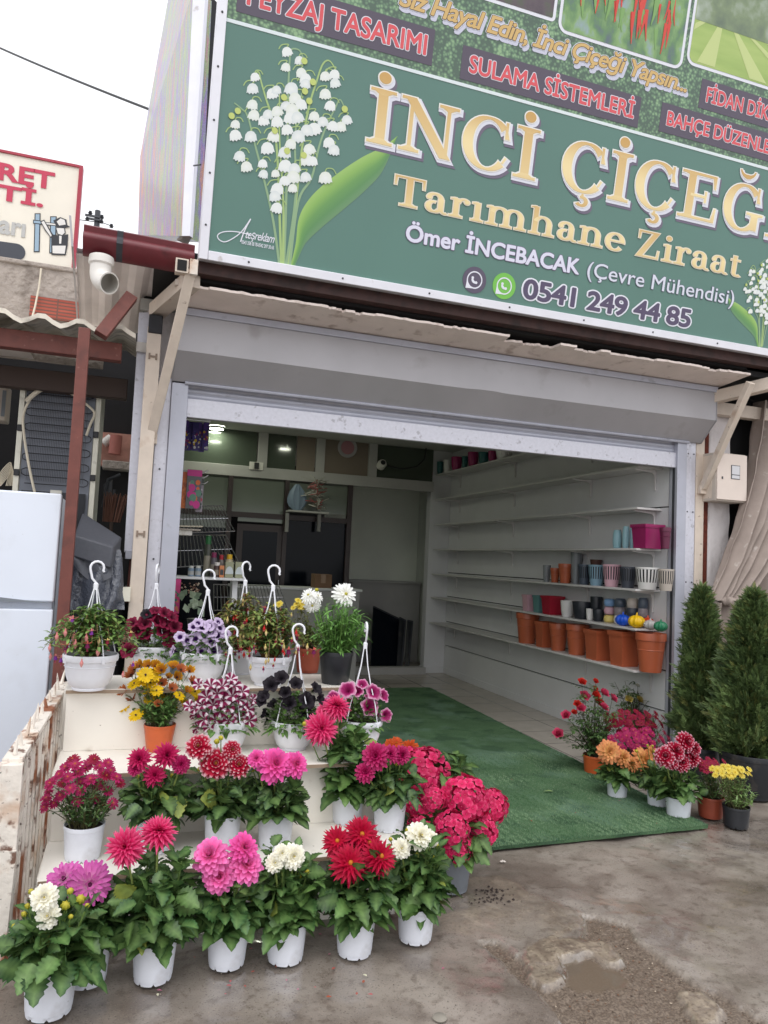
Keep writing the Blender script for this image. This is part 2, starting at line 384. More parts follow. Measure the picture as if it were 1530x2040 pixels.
tag(gv.build('gravel', M['vc_matt'], smooth=0), kind='stuff', label='loose gravel and grit scattered over the broken concrete', cat='gravel')

# dark planting soil strip left of the fence
sb = MB(); rows = []
for i in range(16):
    rows.append([V(lerp(-3, -.42, j/20.), lerp(2.0, 4.1, i/15.), .02+.035*mnoise.noise((j*.6, i*.7, 2))) for j in range(21)])
sb.grid(rows); tag(sb.build('soil_ground', M['soil'], smooth=180), kind='structure')

# ------------------------------------------------------------------ shop floor tiles
def brick_mat(name, c1, c2, mortar, scale, bw, bh, ms=.01, rough=.4, off=.5, bump=.3, rot=None, noise_amt=.1, coord='Object'):
    m = bpy.data.materials.new(name); m.use_nodes = True; N = m.node_tree.nodes; L = m.node_tree.links; b = N['Principled BSDF']
    tc = N.new('ShaderNodeTexCoord'); mp = N.new('ShaderNodeMapping'); L.new(tc.outputs[coord], mp.inputs[0])
    if rot: mp.inputs['Rotation'].default_value = rot
    br = N.new('ShaderNodeTexBrick'); L.new(mp.outputs[0], br.inputs['Vector']); br.offset = off
    br.inputs['Color1'].default_value = (*c1, 1); br.inputs['Color2'].default_value = (*c2, 1); br.inputs['Mortar'].default_value = (*mortar, 1)
    br.inputs['Scale'].default_value = scale; br.inputs['Brick Width'].default_value = bw; br.inputs['Row Height'].default_value = bh; br.inputs['Mortar Size'].default_value = ms
    n = N.new('ShaderNodeTexNoise'); n.inputs['Scale'].default_value = 8; n.inputs['Detail'].default_value = 6; L.new(tc.outputs[coord], n.inputs[0])
    r = N.new('ShaderNodeMapRange'); r.inputs[1].default_value = .3; r.inputs[2].default_value = .7; r.inputs[3].default_value = 1-noise_amt; r.inputs[4].default_value = 1+noise_amt; L.new(n.outputs[0], r.inputs[0])
    x = N.new('ShaderNodeMix'); x.data_type = 'RGBA'; x.blend_type = 'MULTIPLY'; x.inputs[0].default_value = 1; L.new(br.outputs[0], x.inputs[6])
    g = N.new('ShaderNodeCombineColor'); [L.new(r.outputs[0], g.inputs[i]) for i in range(3)]; L.new(g.outputs[0], x.inputs[7])
    L.new(x.outputs[2], b.inputs['Base Color']); b.inputs['Roughness'].default_value = rough
    bn = N.new('ShaderNodeBump'); bn.inputs['Strength'].default_value = bump; bn.inputs['Distance'].default_value = .008; bn.invert = True; L.new(br.outputs['Fac'], bn.inputs['Height']); L.new(bn.outputs[0], b.inputs['Normal'])
    return m
M['tile'] = brick_mat('floor_tiles', sr(176, 168, 158), sr(168, 160, 150), sr(110, 104, 98), 1, .45, .45, .006, rough=.25, off=0, bump=.15, noise_amt=.06)
fl = MB(); fl.box((-.6, 4.3, -.2), (4.9, 13.2, .004)); tag(fl.build('shop_floor', M['tile'], smooth=0), kind='structure')

# ------------------------------------------------------------------ green turf mat
def turf_mat():
    m = mat('green_turf', sr(110, 144, 104), rough=.95, spec=.15, noise=(4, .16), bump=(170, 1.0, .03), dirt=[(sr(140, 172, 150), 2.3, .52, .64, .65), (sr(58, 106, 80), 260, .50, .64, .7), (sr(146, 186, 160), 180, .56, .70, .6), (sr(60, 92, 72), 3.4, .52, .62, .5), (sr(36, 54, 44), 15, .67, .72, .6)])
    return m
M['turf'] = turf_mat()
tm = MB(); FL_ = at(940, 1704, 2, 0); FR_ = at(1410, 1652, 2, 0); BR_ = at(850, 1372, 2, 0)
x0 = 1.33; xr_f, xr_b = FR_.x, BR_.x; yf, yb = 3.70, 8.6
nyy, nxx = 60, 40; rows = []
for i in range(nyy+1):
    t = i/nyy; row = []
    for j in range(nxx+1):
        u = j/nxx; xr = lerp(xr_f, xr_b+.02, t)+.012*mnoise.noise((0, t*40, 3)); y = lerp(yf+.05*u+.006*mnoise.noise((u*14, 1, 1)), yb, t)
        row.append(V(lerp(x0, xr, u), y, .024+.006*mnoise.noise((u*6, t*14, 0))))
    rows.append(row)
tm.grid(rows)
edge = [rows[0][::-1], [V(p.x, p.y+.004, .004) for p in rows[0][::-1]]]; tm.grid(edge)
e2 = [[r[-1] for r in rows][::-1], [V(r[-1].x, r[-1].y, .005) for r in rows][::-1]]; tm.grid(e2)
turf = tag(tm.build('turf_mat', M['turf'], smooth=40), 'long green artificial turf mat running from the wet concrete into the shop', 'mat')
tf = MB()
for j in range(4200):
    if j < 2600:
        u = rng.random(); p = rows[0][int(u*nxx)].lerp(rows[0][min(nxx, int(u*nxx)+1)], (u*nxx) % 1)+V(0, rng.uniform(-.003, .03), 0); d = V(rng.uniform(-.006, .006), rng.uniform(-.010, .002), rng.uniform(.002, .010))
    else:
        k = rng.random()**2*(nyy-1); i = int(k); p = rows[i][-1].lerp(rows[i+1][-1], k-i)+V(rng.uniform(-.03, .002), 0, 0); d = V(rng.uniform(-.003, .008), rng.uniform(-.006, .006), rng.uniform(.002, .010))
    w = V(.0016, .0008, 0); c = rng.choice([sr(44, 110, 74), sr(30, 84, 56), sr(110, 150, 128)])
    tf.poly([p-w, p+w, p+d], c)
for j in range(30000):
    u, k = rng.random(), rng.random()**1.6*22; i = int(k); q = u*nxx; a = int(q); p = rows[i][a].lerp(rows[i][min(nxx, a+1)], q-a).lerp(rows[i+1][a], k-i); d = V(rng.uniform(-.006, .006), rng.uniform(-.006, .004), rng.uniform(.006, .013)); w = V(.0022, .0006, 0); s_ = mnoise.noise((p.x*3, p.y*3, 4))
    tf.poly([p-w, p+w, p+d], mixc(sr(72, 114, 74), sr(164, 192, 152), min(1, max(0, rng.random()*.7+s_*.6))))
tag(tf.build('turf_fringe', M['vc_matt'], turf, smooth=0), kind='stuff')

# ------------------------------------------------------------------ the shop building
RW, YF, YB = 4.36, 5.2, 9.75
shop = thing('shop_building', 'flower shop with open front, white slatted right wall and dark glazed partition at the back', 'building', (0, 5.2, 0))
b = MB()   # right slat wall: seven grooves kept in the mesh
z0 = 0.1
lv = [.0, .40, .74, 1.10, 1.44, 1.78, 2.14, 2.50, 2.86, 3.2]
for k in range(len(lv)-1):
    b.box((RW, 5.22, lv[k]+.006), (RW+.05, 9.9, lv[k+1]-.006))
b.build('slat_wall', M['slat'], shop, smooth=0)
b = MB(); b.box((RW+.025, 5.23, 0), (RW+.08, 9.89, 3.2)); b.build('groove_backing', M['dark_in'], shop, smooth=0)
b = MB(); b.box((RW-.015, 5.25, .005), (RW-.001, 9.9, .09)); b.build('skirting', M['slat'], shop, smooth=0)
b = MB(); b.box((4.05, 9.86, .09), (RW-.002, 10.0, 3.2)); b.box((4.03, 9.84, .005), (RW-.016, 9.998, .088)); b.build('pilaster', M['slat'], shop, smooth=0)
b = MB(); b.box((.08, 5.3, 0), (.16, 9.9, 3.2)); b.build('left_wall', M['wall_in'], shop, smooth=0)
b = MB(); b.box((-.05, 5.25, 3.2), (4.9, 13.2, 3.28)); b.build('ceiling', M['ceil'], shop, smooth=0)
b = MB(); b.box((.0, 5.22, 2.74), (4.46, 5.32, 3.198)); b.build('front_lintel', M['plaster_white'], shop, smooth=0)
# back partition: beam, transoms, mullions, glazing
def bw(px, py): return at(px, py, 1, YB)
b = MB(); b.box((.17, YB, 2.585), (4.04, YB+.1, 2.73)); b.build('partition_beam', M['beam_in'], shop, bevel=.004)
def tr(n, x0, x1, z0, z1, m, y=YB+.05, t=.02):
    q = MB(); q.box((x0, y, z0), (x1, y+t, z1)); return q.build(n, m, shop, smooth=0)
for px in (525, 640, 745): 
    p = bw(px, 885); tr('transom_post', p.x-.06, p.x+.06, 2.731, 3.198, M['beam_in'], YB, .06)
M['transom_glass'] = mat('transom_glass', sr(74, 82, 72), rough=.10, spec=.6); M['transom_tan'] = mat('transom_tan', sr(120, 108, 96), rough=.6)
tr('transom_panel', .17, bw(514, 880).x-.0, 2.731, 3.198, M['transom_glass'])
tr('transom_panel', bw(536, 880).x, bw(592, 880).x, 2.731, 3.198, M['transom_glass'])
tr('transom_panel', bw(594, 880).x, bw(630, 880).x, 2.731, 3.198, M['transom_tan'], YB+.03)
tr('transom_panel', bw(650, 880).x, bw(740, 880).x, 2.731, 3.198, M['transom_tan'])
tr('transom_panel', bw(756, 880).x, 4.04, 2.731, 3.198, M['transom_glass'])
fanp = bw(694, 891); b = MB()
b.lathe([(.0, 0), (.085, 0), (.10, .012), (.13, .02), (.14, .012), (.14, -.01)], 28, M=Matrix.Translation((fanp.x, YB+.05, fanp.z)) @ Matrix.Rotation(pi/2, 4, 'X'))
vf = b.build('vent_fan', mat('fan_ring', sr(170, 166, 168), rough=.5), shop)
b = MB(); b.lathe([(0, .018), (.095, .016)], 28, M=Matrix.Translation((fanp.x, YB+.05, fanp.z)) @ Matrix.Rotation(pi/2, 4, 'X')); b.build('fan_face', mat('fan_pink', sr(170, 120, 128), rough=.6), vf)
for px0, px1 in ((457, 466), (570, 578), (696, 705)):
    a, c = bw(px0, 940), bw(px1, 940); tr('mullion', a.x, c.x, .10, 2.584, M['brown_frame'], YB-.01, .08)
xm = [bw(457, 940).x, bw(466, 940).x, bw(570, 940).x, bw(578, 940).x, bw(696, 940).x, bw(705, 940).x]
zt = bw(520, 1022).z; zd = bw(520, 1030).z
tr('frosted_panel', .17, xm[0], 1.9, 2.584, M['frosted']); tr('frosted_panel', xm[1], xm[2], zt, 2.584, M['frosted'])
tr('frosted_panel', xm[3], xm[4], bw(640, 1022).z, 2.584, M['frosted'])
tr('rail', .17, xm[4], zt-.07, zt-.001, M['brown_frame'], YB, .06)
tr('dark_glazing', .17, xm[0], .1, 1.899, M['dark_glass']); tr('dark_glazing', xm[3], xm[4], .45, zt-.071, M['dark_glass'])
tr('lower_panel', xm[3], xm[4], .1, .449, M['beam_in'])
# door with pale lintel strip
dx0, dx1 = bw(470, 1100).x, bw(563, 1100).x
tr('door_transom', dx0, dx1, bw(510, 1040).z, bw(510, 1026).z-.03, M['frosted'], YB+.01)
dr = tr('door', dx0, dx1, .1, bw(510, 1040).z-.03, M['brown_frame'], YB+.02, .04)
q = MB(); q.box((dx0+.08, YB+.012, .25), (dx1-.08, YB+.019, bw(510, 1040).z-.12)); q.build('door_glass', M['dark_glass'], dr, smooth=0)
q = MB(); q.tube([(dx1-.04, YB-.03, 1.05), (dx1-.04, YB-.03, 1.25)], .012); q.build('door_handle', M['chrome'], dr)
tr('sill', .17, 4.03, .004, .099, M['beam_in'], YB-.02, .14)
# room behind the partition, right bay is open: cream wall, low parapet
b = MB(); b.box((xm[5], 11.2, 0), (4.7, 11.3, 3.2)); b.build('back_wall', mat('back_room_paint', sr(232, 236, 224), rough=.75, noise=(2, .05)), shop, smooth=0)
b = MB(); b.box((4.4, 10.0, 0), (4.5, 11.2, 3.2)); b.build('back_room_side', M['wall_in'], shop, smooth=0)
b = MB(); b.box((3.25, 10.95, 0), (4.38, 11.19, 1.22)); b.box((3.2, 10.9, 1.221), (4.38, 11.195, 1.26)); b.build('low_counter', M['beam_in'], shop, bevel=.005)
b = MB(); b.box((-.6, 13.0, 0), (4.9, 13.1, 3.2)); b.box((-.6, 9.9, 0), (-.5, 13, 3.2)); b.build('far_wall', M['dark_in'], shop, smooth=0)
# ceiling lamps inside (lit)
M['lamp'] = mat('lit_lamp', (1, 1, .9), emit=(.95, 1.0, .8, 45))
for i, (x, y) in enumerate([(lambda d: (CAM.x+d.x*1.62/d.z, 19.5-d.y*1.62/d.z))(ray(*q)) for q in ((429, 858), (570, 892), (430, 877))]):
    L_ = thing('ceiling_lamp', ['round lit ceiling lamp mirrored upper left in the transom glass', 'round lit ceiling lamp mirrored in the middle transom pane', 'round lit ceiling lamp mirrored lower left in the transom glass'][i], 'lamp', (x, y, 3.2), 'round ceiling lamps in the shop')
    q = MB(); q.lathe([(.10, 0), (.10, -.03), (.085, -.035)], 20, o=(x, y, 3.198)); q.build('rim', M['frame'], L_)
    q = MB(); q.lathe([(0, -.04), (.084, -.034)], 20, o=(x, y, 3.198)); q.build('diffuser', M['lamp'], L_)

# ------------------------------------------------------------------ roller shutter
sh = thing('roller_shutter', 'grey roller shutter with its long box housing, rolled up over the shop opening', 'shutter', (2.4, 5.1, 0))
hx0, hx1 = .19, 4.585
prof = [(4.93, 3.14), (4.93, 2.868), (5.10, 2.70), (5.19, 2.70), (5.19, 3.14)]
b = MB()
n = 40; rows = []
for i in range(n+1):
    x = lerp(hx0, hx1, i/n); dz = -.006*sin(pi*i/n)
    d = .012*math.exp(-((x-2.45)/.10)**2)
    rows.append([V(x, y+(d if k in (1,) else .3*d if k == 0 else 0), z+dz+(d if k == 1 else 0)) for k, (y, z) in enumerate(prof)])
b.grid(rows, wrap=True); b.poly(rows[0][::-1]); b.poly(rows[-1])
b.build('box_housing', M['shutter'], sh, smooth=30)
b = MB(); b.box((hx0-.003, 4.915, 3.105), (hx1+.003, 4.929, 3.15)); b.build('top_trim', M['alu'], sh, smooth=0)
for x in (hx0-.006, hx1+.001):
    b = MB(); b.prism([(x, y, z) for y, z in [(4.925, 3.142), (4.925, 2.864), (5.10, 2.695), (5.19, 2.695), (5.19, 3.142)]], (.005, 0, 0)); b.build('end_plate', M['shutter'], sh, smooth=0)
b = MB(); b.tube([(.27, 5.09, 2.692), (4.45, 5.09, 2.69)], .012, 8); b.build('guide_roller', M['alu'], sh)
b = MB()
for k in range(3):
    z = 2.602+.036*k
    b.grid([[V(x, 5.155-.008*sin(pi*t/4), z+.036*t/4) for t in range(5)] for x in (.28, 4.36)])
b.build('slat_curtain', M['alu'], sh, smooth=50)
b = MB(); b.box((.282, 5.125, 2.468), (4.352, 5.17, 2.598)); b.build('bottom_bar', M['alu_light'], sh, bevel=.004)
for lo, hi, m in (((.188, 5.10, 0), (.296, 5.20, 2.69), 'alu'), ((4.345, 5.10, 0), (4.44, 5.20, 2.70), 'alu')):
    b = MB(); b.box(lo, hi, (1, 1, 1)); g = b.build('guide_rail', M[m], sh, bevel=.004)
    q = MB(); xx = lo[0] if lo[0] > 1 else hi[0]
    q.box((xx-.0015, 5.13, .02), (xx+.0015, 5.16, 2.6)); q.build('slot', M['rubber'] if False else M['dark_steel'], g, smooth=0)
for lo, hi in (((.104, 5.13, 0), (.186, 5.21, 2.72)), ((4.442, 5.12, 0), (4.50, 5.21, 2.72)), ((4.503, 5.125, 0), (4.555, 5.21, 2.72))):
    b = MB(); b.box(lo, hi); b.build('cover_strip', M['alu_light'], sh, bevel=.003)
bl = MB()
for z in (.9, 1.5, 2.1, 2.6):
    for x in (4.47, 4.53, .145): bl.lathe([(0, .004), (.006, .003), (.007, 0)], 8, M=Matrix.Translation((x, 5.12, z)) @ Matrix.Rotation(pi/2, 4, 'X'))
tag(bl.build('rivet', M['dark_steel'], sh), kind='stuff')

# ------------------------------------------------------------------ canopy soffit with crumbled front edge
cn = thing('canopy', 'shallow pink plastered canopy under the big sign, its front edge crumbled', 'canopy', (2.4, 4.9, 3.15))
b = MB(); n = 420; top = []; rows = []
for i in range(n+1):
    x = lerp(.22, 4.62, i/n); q1 = mnoise.noise((x*2.7, 0, 0))+.35*mnoise.noise((x*13, 0, 4)); e = 4.60+.008*mnoise.noise((x*30, 0, 4))+(.016 if q1 > .2 else 0)+(.03 if q1 > .42 else 0)
    if 2.45 < x < 2.85: e += .10+.05*mnoise.noise((x*20, 2, 0))
    if 3.0 < x < 3.2: e += .06
    if 3.3 < x < 3.7: e += .03
    zf = 3.185+.004*mnoise.noise((x*9, 0, 7))
    rows.append([V(x, 5.19, 3.152), V(x, 4.93, 3.158), V(x, e, zf), V(x, e+.012*mnoise.noise((x*17, 9, 0)), zf+.016), V(x, 5.19, 3.24)])
b.grid(rows); b.build('plaster_soffit', M['soffit'], cn, smooth=30)
b = MB(); b.box((.23, 4.57, 3.262), (5.6, 4.65, 3.345)); b.build('purlin', mat('dark_maroon_steel', sr(66, 42, 39), rough=.6, noise=(14, .2), dirt=(sr(40, 26, 24), 8, .5, .65, .8)), cn, bevel=.003)
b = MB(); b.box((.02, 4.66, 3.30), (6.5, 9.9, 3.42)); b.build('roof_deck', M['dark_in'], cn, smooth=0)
b = MB(); b.box((4.64, 4.66, 3.20), (6.5, 5.29, 3.298)); b.build('shaded_eave', M['dark_in'], cn, smooth=0)  # slab coloured near-black for the shade under the roof
b = MB(); b.box((.23, 4.66, 3.245), (4.9, 5.18, 3.27)); b.build('shade_board', M['dark_in'], cn, smooth=0)  # added sheet, its near-black is the shade in the gap behind the soffit edge
b = MB(); b.box((.15, 4.67, 3.205), (.218, 5.19, 3.24)); b.build('edge_board', M['cream_wall'], cn, smooth=0)

# steel posts and diagonal braces
def steel(name, label, cat, base, fn):
    t = thing(name, label, cat, base); fn(t); return t
t = thing('steel_post', 'cream steel corner post left of the shutter, rust stained', 'post', (.05, 5.08, 0))
b = MB(); b.box((.008, 5.04, 0), (.098, 5.125, 3.03)); b.build('shaft', M['steel_cream'], t, bevel=.004)
b = MB(); b.box((.012, 5.03, 2.985), (.10, 5.128, 3.11)); b.build('burnt_head', mat('burnt_paint', sr(34, 34, 40), rough=.6, noise=(30, .3)), t, bevel=.006)
for z in (1.66, 2.83):
    b = MB(); b.box((.03, 5.033, z-.006), (.075, 5.039, z+.006)); b.box((.025, 5.032, z-.02), (.037, 5.0395, z+.02)); b.box((.068, 5.032, z-.02), (.08, 5.0395, z+.02)); b.build('hinge_plate', mat('hinge', sr(140, 122, 108), rough=.6), t, smooth=0)
t = thing('bracket_beam', 'cream steel beam joining the left post to the sign above', 'beam', (.1, 5.1, 3.14))
b = MB(); b.bar((.055, 5.125, 3.16), (.25, 4.60, 3.225), .10, .09); b.build('beam', M['steel_cream'], t, bevel=.003)
b = MB(); b.box((.14, 4.50, 3.225), (.215, 4.56, 3.31)); b.build('end_stub', M['steel_cream'], t, smooth=0)
b = MB(); b.box((.15, 4.495, 3.235), (.205, 4.4995, 3.30)); b.build('hollow_end', M['dark_in'], t, smooth=0)
b = MB(); b.box((.222, 4.49, 3.22), (.27, 4.55, 3.315)); b.build('rusted_clip', M['rust_white'], t, bevel=.003)
def brace(label, a, c, w, cap=None):
    t = thing('diagonal_brace', label, 'brace', a)
    q = MB(); q.bar(a, c, w, w*.95, up=(0, 1, 0)); q.build('tube', M['steel_cream'], t, bevel=.004)
    q = MB(); q.box((a[0]-w*.62, a[1]-.01, a[2]-.05), (a[0]+w*.62, a[1]+.03, a[2]+.02)); q.build('weld_plate', M['steel_cream'], t, bevel=.004)
brace('cream diagonal brace rising from the left post to the sign corner', (.078, 5.09, 2.31), (.235, 4.53, 3.26), .062)
brace('cream diagonal brace rising past the meter box on the right', (4.615, 5.10, 2.31), (4.60, 4.58, 3.12), .055)
t = thing('steel_post', 'narrow cream steel post right of the shutter rail, peeling', 'post', (4.6, 5.15, 0))
b = MB(); b.box((4.565, 5.13, 0), (4.655, 5.21, 2.80)); b.build('shaft', M['steel_cream'], t, bevel=.004)
t = thing('wooden_beam', 'weathered cream beam above the meter box carrying the canopy end', 'beam', (4.8, 4.9, 3.1))
b = MB(); b.bar((4.56, 5.02, 3.06), (4.86, 4.56, 3.15), .09, .10); b.build('timber', M['steel_cream'], t, bevel=.004)
b = MB(); b.bar((4.58, 5.12, 3.02), (5.9, 5.02, 3.0), .08, .11); b.build('timber', M['steel_cream'], t, bevel=.004)

# right pillar with rusted gap
t = thing('plaster_pillar', 'rough white plastered pillar behind the meter box with a rusty gap at its left', 'pillar', (4.85, 5.3, 0))
b = MB(); rows = []
for i in range(60):
    z = 3.0*i/59
    rows.append([V(4.715+.006*mnoise.noise((z*12, 0, 0)), 5.17, z)]+[V(lerp(4.73, 4.95, j/10.)+(.02*mnoise.noise((z*8, 3, 0)) if j == 10 else 0), 5.15+.012*mnoise.noise((j*.7, z*7, 1)), z) for j in range(11)]+[V(4.98+.02*mnoise.noise((z*7, 5, 0)), 5.30, z)])
b.grid(rows); b.build('plaster', M['plaster_white'], t, smooth=60)
b = MB(); b.box((4.657, 5.150, 0), (4.716, 5.24, 3.0)); b.build('rusty_gap', mat('rust', sr(96, 42, 28), rough=.9, noise=(30, .35), bump=(60, .6, .01)), t, smooth=0)
b = MB(); b.box((4.72, 5.30, 0), (6.5, 5.5, 3.2)); b.build('core_wall', M['dark_in'], t, smooth=0)

# meter box
p0 = at(1427, 900, 1, 4.98); p1 = at(1487, 905, 1, 4.98); p2 = at(1427, 997, 1, 4.98)
t = thing('meter_box', 'cream electricity meter box with a small window on the right pillar', 'box', (p0.x, 5.0, p2.z))
zt_, zb_ = p0.z, p2.z
b = MB(); b.box((p0.x, 4.985, zb_), (p1.x, 5.16, zt_)); b.build('casing', M['cream_wall'], t, bevel=.006)
b = MB(); b.box((p0.x+.004, 4.968, zb_+.012), (p1.x-.002, 4.984, zt_-.008)); d_ = b.build('door', mat('box_door', sr(222, 208, 198), rough=.5, noise=(6, .04)), t, bevel=.004)
wx, wz = lerp(p0.x, p1.x, .52), lerp(zb_, zt_, .60)
b = MB(); b.box((wx-.02, 4.9655, wz-.055), (wx+.075, 4.9675, wz+.065)); b.build('window_frame', M['dark_steel'], d_, smooth=0)
b = MB(); b.box((wx-.014, 4.962, wz-.015), (wx+.068, 4.965, wz+.059)); b.box((wx-.014, 4.962, wz-.05), (wx+.068, 4.965, wz-.022)); b.build('window_pane', mat('pane', sr(206, 206, 210), rough=.15), d_, smooth=0)
b = MB(); b.box((p0.x+.05, 4.963, lerp(zb_, zt_, .45)), (p0.x+.062, 4.967, lerp(zb_, zt_, .5))); b.build('keyhole', M['dark_steel'], d_, smooth=0)
b = MB(); b.box((4.70, 5.02, zb_+.02), (p0.x-.001, 5.14, zt_-.02)); b.build('side_box', M['steel_cream'], t, bevel=.005)

# tarpaulin gathered and tied
t = thing('tarpaulin', 'grey tarpaulin hanging in folds and tied into a knot at the right pillar', 'tarpaulin', (5.0, 5.0, 0))
def tarp(pxs_top, pxs_bot, ytop, ybot, Yt, Yb, folds, amp, seed, name):
    b = MB(); rows = []; nv, nu = 46, 90
    for i in range(nv+1):
        tt = i/nv; row = []
        for j in range(nu+1):
            u = j/nu; px = lerp(lerp(pxs_top[0], pxs_top[1], u), lerp(pxs_bot[0], pxs_bot[1], u), .25*tt+.75*tt**2.2); py = lerp(ytop, ybot, tt)
            Y = lerp(Yt, Yb, tt)
            f = sin(u*folds*pi*2+seed+1.2*mnoise.noise((u*3, tt*1.5, seed)))+.5*sin(u*folds*4.3+seed*2+tt*2)
            p = at(px, py, 1, Y)+V(.02*f, -.075*amp*f*(1-.35*tt)+.02*mnoise.noise((u*8, tt*9, seed)), 0); row.append(p)
        rows.append(row)
    b.grid(rows); return b.build(name, M['tarp'], t, smooth=180)
tarp((1506, 1640), (1408, 1482), 800, 1196, 5.06, 4.92, 5.5, .8, 1.0, 'upper_drape')
tarp((1410, 1478), (1420, 1455), 1200, 1500, 4.92, 4.95, 3.0, .5, 3.0, 'tied_tail')
tarp((1512, 1690), (1478, 1670), 900, 1480, 5.10, 5.07, 5, .9, 5.0, 'side_drape')
kp = at(1446, 1197, 1, 4.9); b = MB()
rows = []
for i in range(9):
    a = pi*i/8; rows.append([V(kp.x+(.085+.026*sin(7*f)+.012*sin(3*f+i))*sin(a)*cos(f), kp.y+(.045+.014*sin(7*f))*sin(a)*sin(f), kp.z+.038*cos(a)+.016*sin(4*f+i)*sin(a)) for f in [2*pi*k/42 for k in range(42)]])
b.grid(rows, wrap=True); b.build('knot', M['tarp'], t, smooth=180)

# ------------------------------------------------------------------ gutter, roof edge, drain pipe
t = thing('roof_gutter', 'maroon metal roof gutter with a dark strap at the left of the sign', 'gutter', (-.1, 4.6, 3.35))
gz = lambda f: f
gp = [(4.60, 3.455), (4.575, 3.44), (4.585, 3.41), (4.56, 3.385), (4.56, 3.36), (4.60, 3.325), (4.62, 3.30), (4.66, 3.285), (4.70, 3.30), (4.71, 3.45)]
b = MB(); b.grid([[V(x, y, z-.010*(x+.4)/.65) for y, z in gp] for x in (-.385, -.2, 0, .25)]); b.build('channel', M['gutter'], t, smooth=50)
b = MB(); b.poly([V(-.386, y, z) for y, z in gp]); b.build('end_cap', M['gutter'], t, smooth=0)
b = MB(); b.grid([[V(x, y-.004, z-.003) for y, z in gp[:8]] for x in (-.20, -.165)]); b.build('strap', M['dark_steel'], t, smooth=40)
t = thing('drain_elbow', 'white plastic drain elbow hanging under the maroon gutter', 'pipe', (-.3, 4.62, 3.1))
c0 = at(202, 520, 1, 4.62); b = MB()
pts = []; R_ = .062
e0 = V(c0.x-.0, 4.62, 3.285); pts = [e0, e0-V(0, 0, .08)]
cx = e0-V(0, 0, .09)
for i in range(8):
    a = (i+1)/8*radians(75); pts.append(cx+V(.08*(1-cos(a))*.62, -.08*(1-cos(a))*.78, -.08*sin(a)))
end = pts[-1]; dirv = (pts[-1]-pts[-2]).normalized(); pts.append(end+dirv*.035)
b.tube(pts, R_, 20, caps=False); b.build('elbow', M['pvc'], t, smooth=60)
b = MB(); b.tube(pts[::-1], R_-.006, 20, caps=False); b.build('inner_bore', mat('pipe_inside', sr(176, 172, 164), rough=.5), t, smooth=60)
b = MB(); b.lathe([(.060, -.005), (.070, -.005), (.072, -.02), (.072, -.05), (.062, -.06)], 24, o=(e0.x, e0.y, e0.z)); b.build('socket_collar', M['pvc'], t)
b = MB(); b.lathe([(R_-.006, 0), (R_+.002, 0), (R_+.002, -.01)], 24, M=Matrix.Translation(pts[-1]) @ facing(dirv)); b.build('rim', M['pvc'], t)
t = thing('roof_sheet', 'pale metal roof sheet reaching back from the maroon gutter', 'roof', (-.2, 5.3, 3.3))
b = MB(); rows = []
for i in range(13):
    x = lerp(-.43, .1, i/12.); z = 3.30+(.02 if (i//2) % 2 else 0)
    rows.append([V(x, 4.72, z+.02), V(x-.03, 5.4, z-.01), V(x-.06, 6.1, z-.04)])
b.grid(rows); b.grid([[p+V(0, 0, .03) for p in r] for r in rows[::-1]]); b.build('sheet', mat('roof_underside', sr(236, 228, 228), rough=.5, noise=(5, .08)), t, smooth=20)
b = MB(); b.prism([(-.455, 4.55, 3.47), (-.43, 4.55, 3.29), (-.49, 6.1, 3.22), (-.515, 6.1, 3.40)], (-.012, 0, 0)); b.build('fascia_edge', M['shutter'], t, smooth=0)

# grey plank, maroon strip beside the left post
t = thing('panel_strip', 'tall pale grey metal strip standing left of the cream post', 'panel', (-.05, 5.2, 0))
b = MB(); b.prism([at(277, 622, 1, 5.2), at(300, 622, 1, 5.2), at(272, 1100, 1, 5.2), at(247, 1100, 1, 5.2)], (0, .05, 0)); b.build('strip', M['alu_light'], t, bevel=.003)
b = MB(); q = at(282, 692, 1, 5.19); b.box((q.x-.035, 5.165, q.z-.035), (q.x+.04, 5.198, q.z+.03)); b.build('clip', M['pvc'], t, bevel=.004)
b = MB(); q = at(262, 1105, 1, 5.19); b.box((q.x-.04, 5.17, q.z-.03), (q.x+.045, 5.2, q.z+.03)); b.build('foot_clip', M['alu'], t, bevel=.004)
b = MB(); b.prism([at(303, 640, 1, 5.23), at(312, 640, 1, 5.23), at(262, 1200, 1, 5.23), at(250, 1200, 1, 5.23)], (0, .04, 0)); b.build('maroon_edge', M['rust_red'], t, smooth=0)
# ------------------------------------------------------------------ big leaning shop sign
LEAN = radians(11)
S0 = at(395, 515, 1, 4.5); SU = V(1, 0, 0); SV = V(0, -sin(LEAN), cos(LEAN)); SN = V(0, -cos(LEAN), -sin(LEAN))
def sg(px, py):
    d = ray(px, py); p = CAM+d*((S0-CAM).dot(SN)/d.dot(SN))-S0; return (p.dot(SU), p.dot(SV))
def sp(u, v, o=0.0): return S0+SU*u+SV*v+SN*o
SW, SH, FRW = 5.3, 2.75, .055
sign = thing('shop_sign', 'huge green shop sign with gold lettering leaning over the open shutter', 'sign', tuple(S0))
def srect(mb, u0, v0, u1, v1, o, th=.004, c=(1, 1, 1)):
    mb.hexa([sp(u0, v0, o), sp(u1, v0, o), sp(u1, v0, o-th), sp(u0, v0, o-th), sp(u0, v1, o), sp(u1, v1, o), sp(u1, v1, o-th), sp(u0, v1, o-th)], c)
def spoly(mb, uv, o, c): mb.poly([sp(u, v, o) for u, v in uv], c)
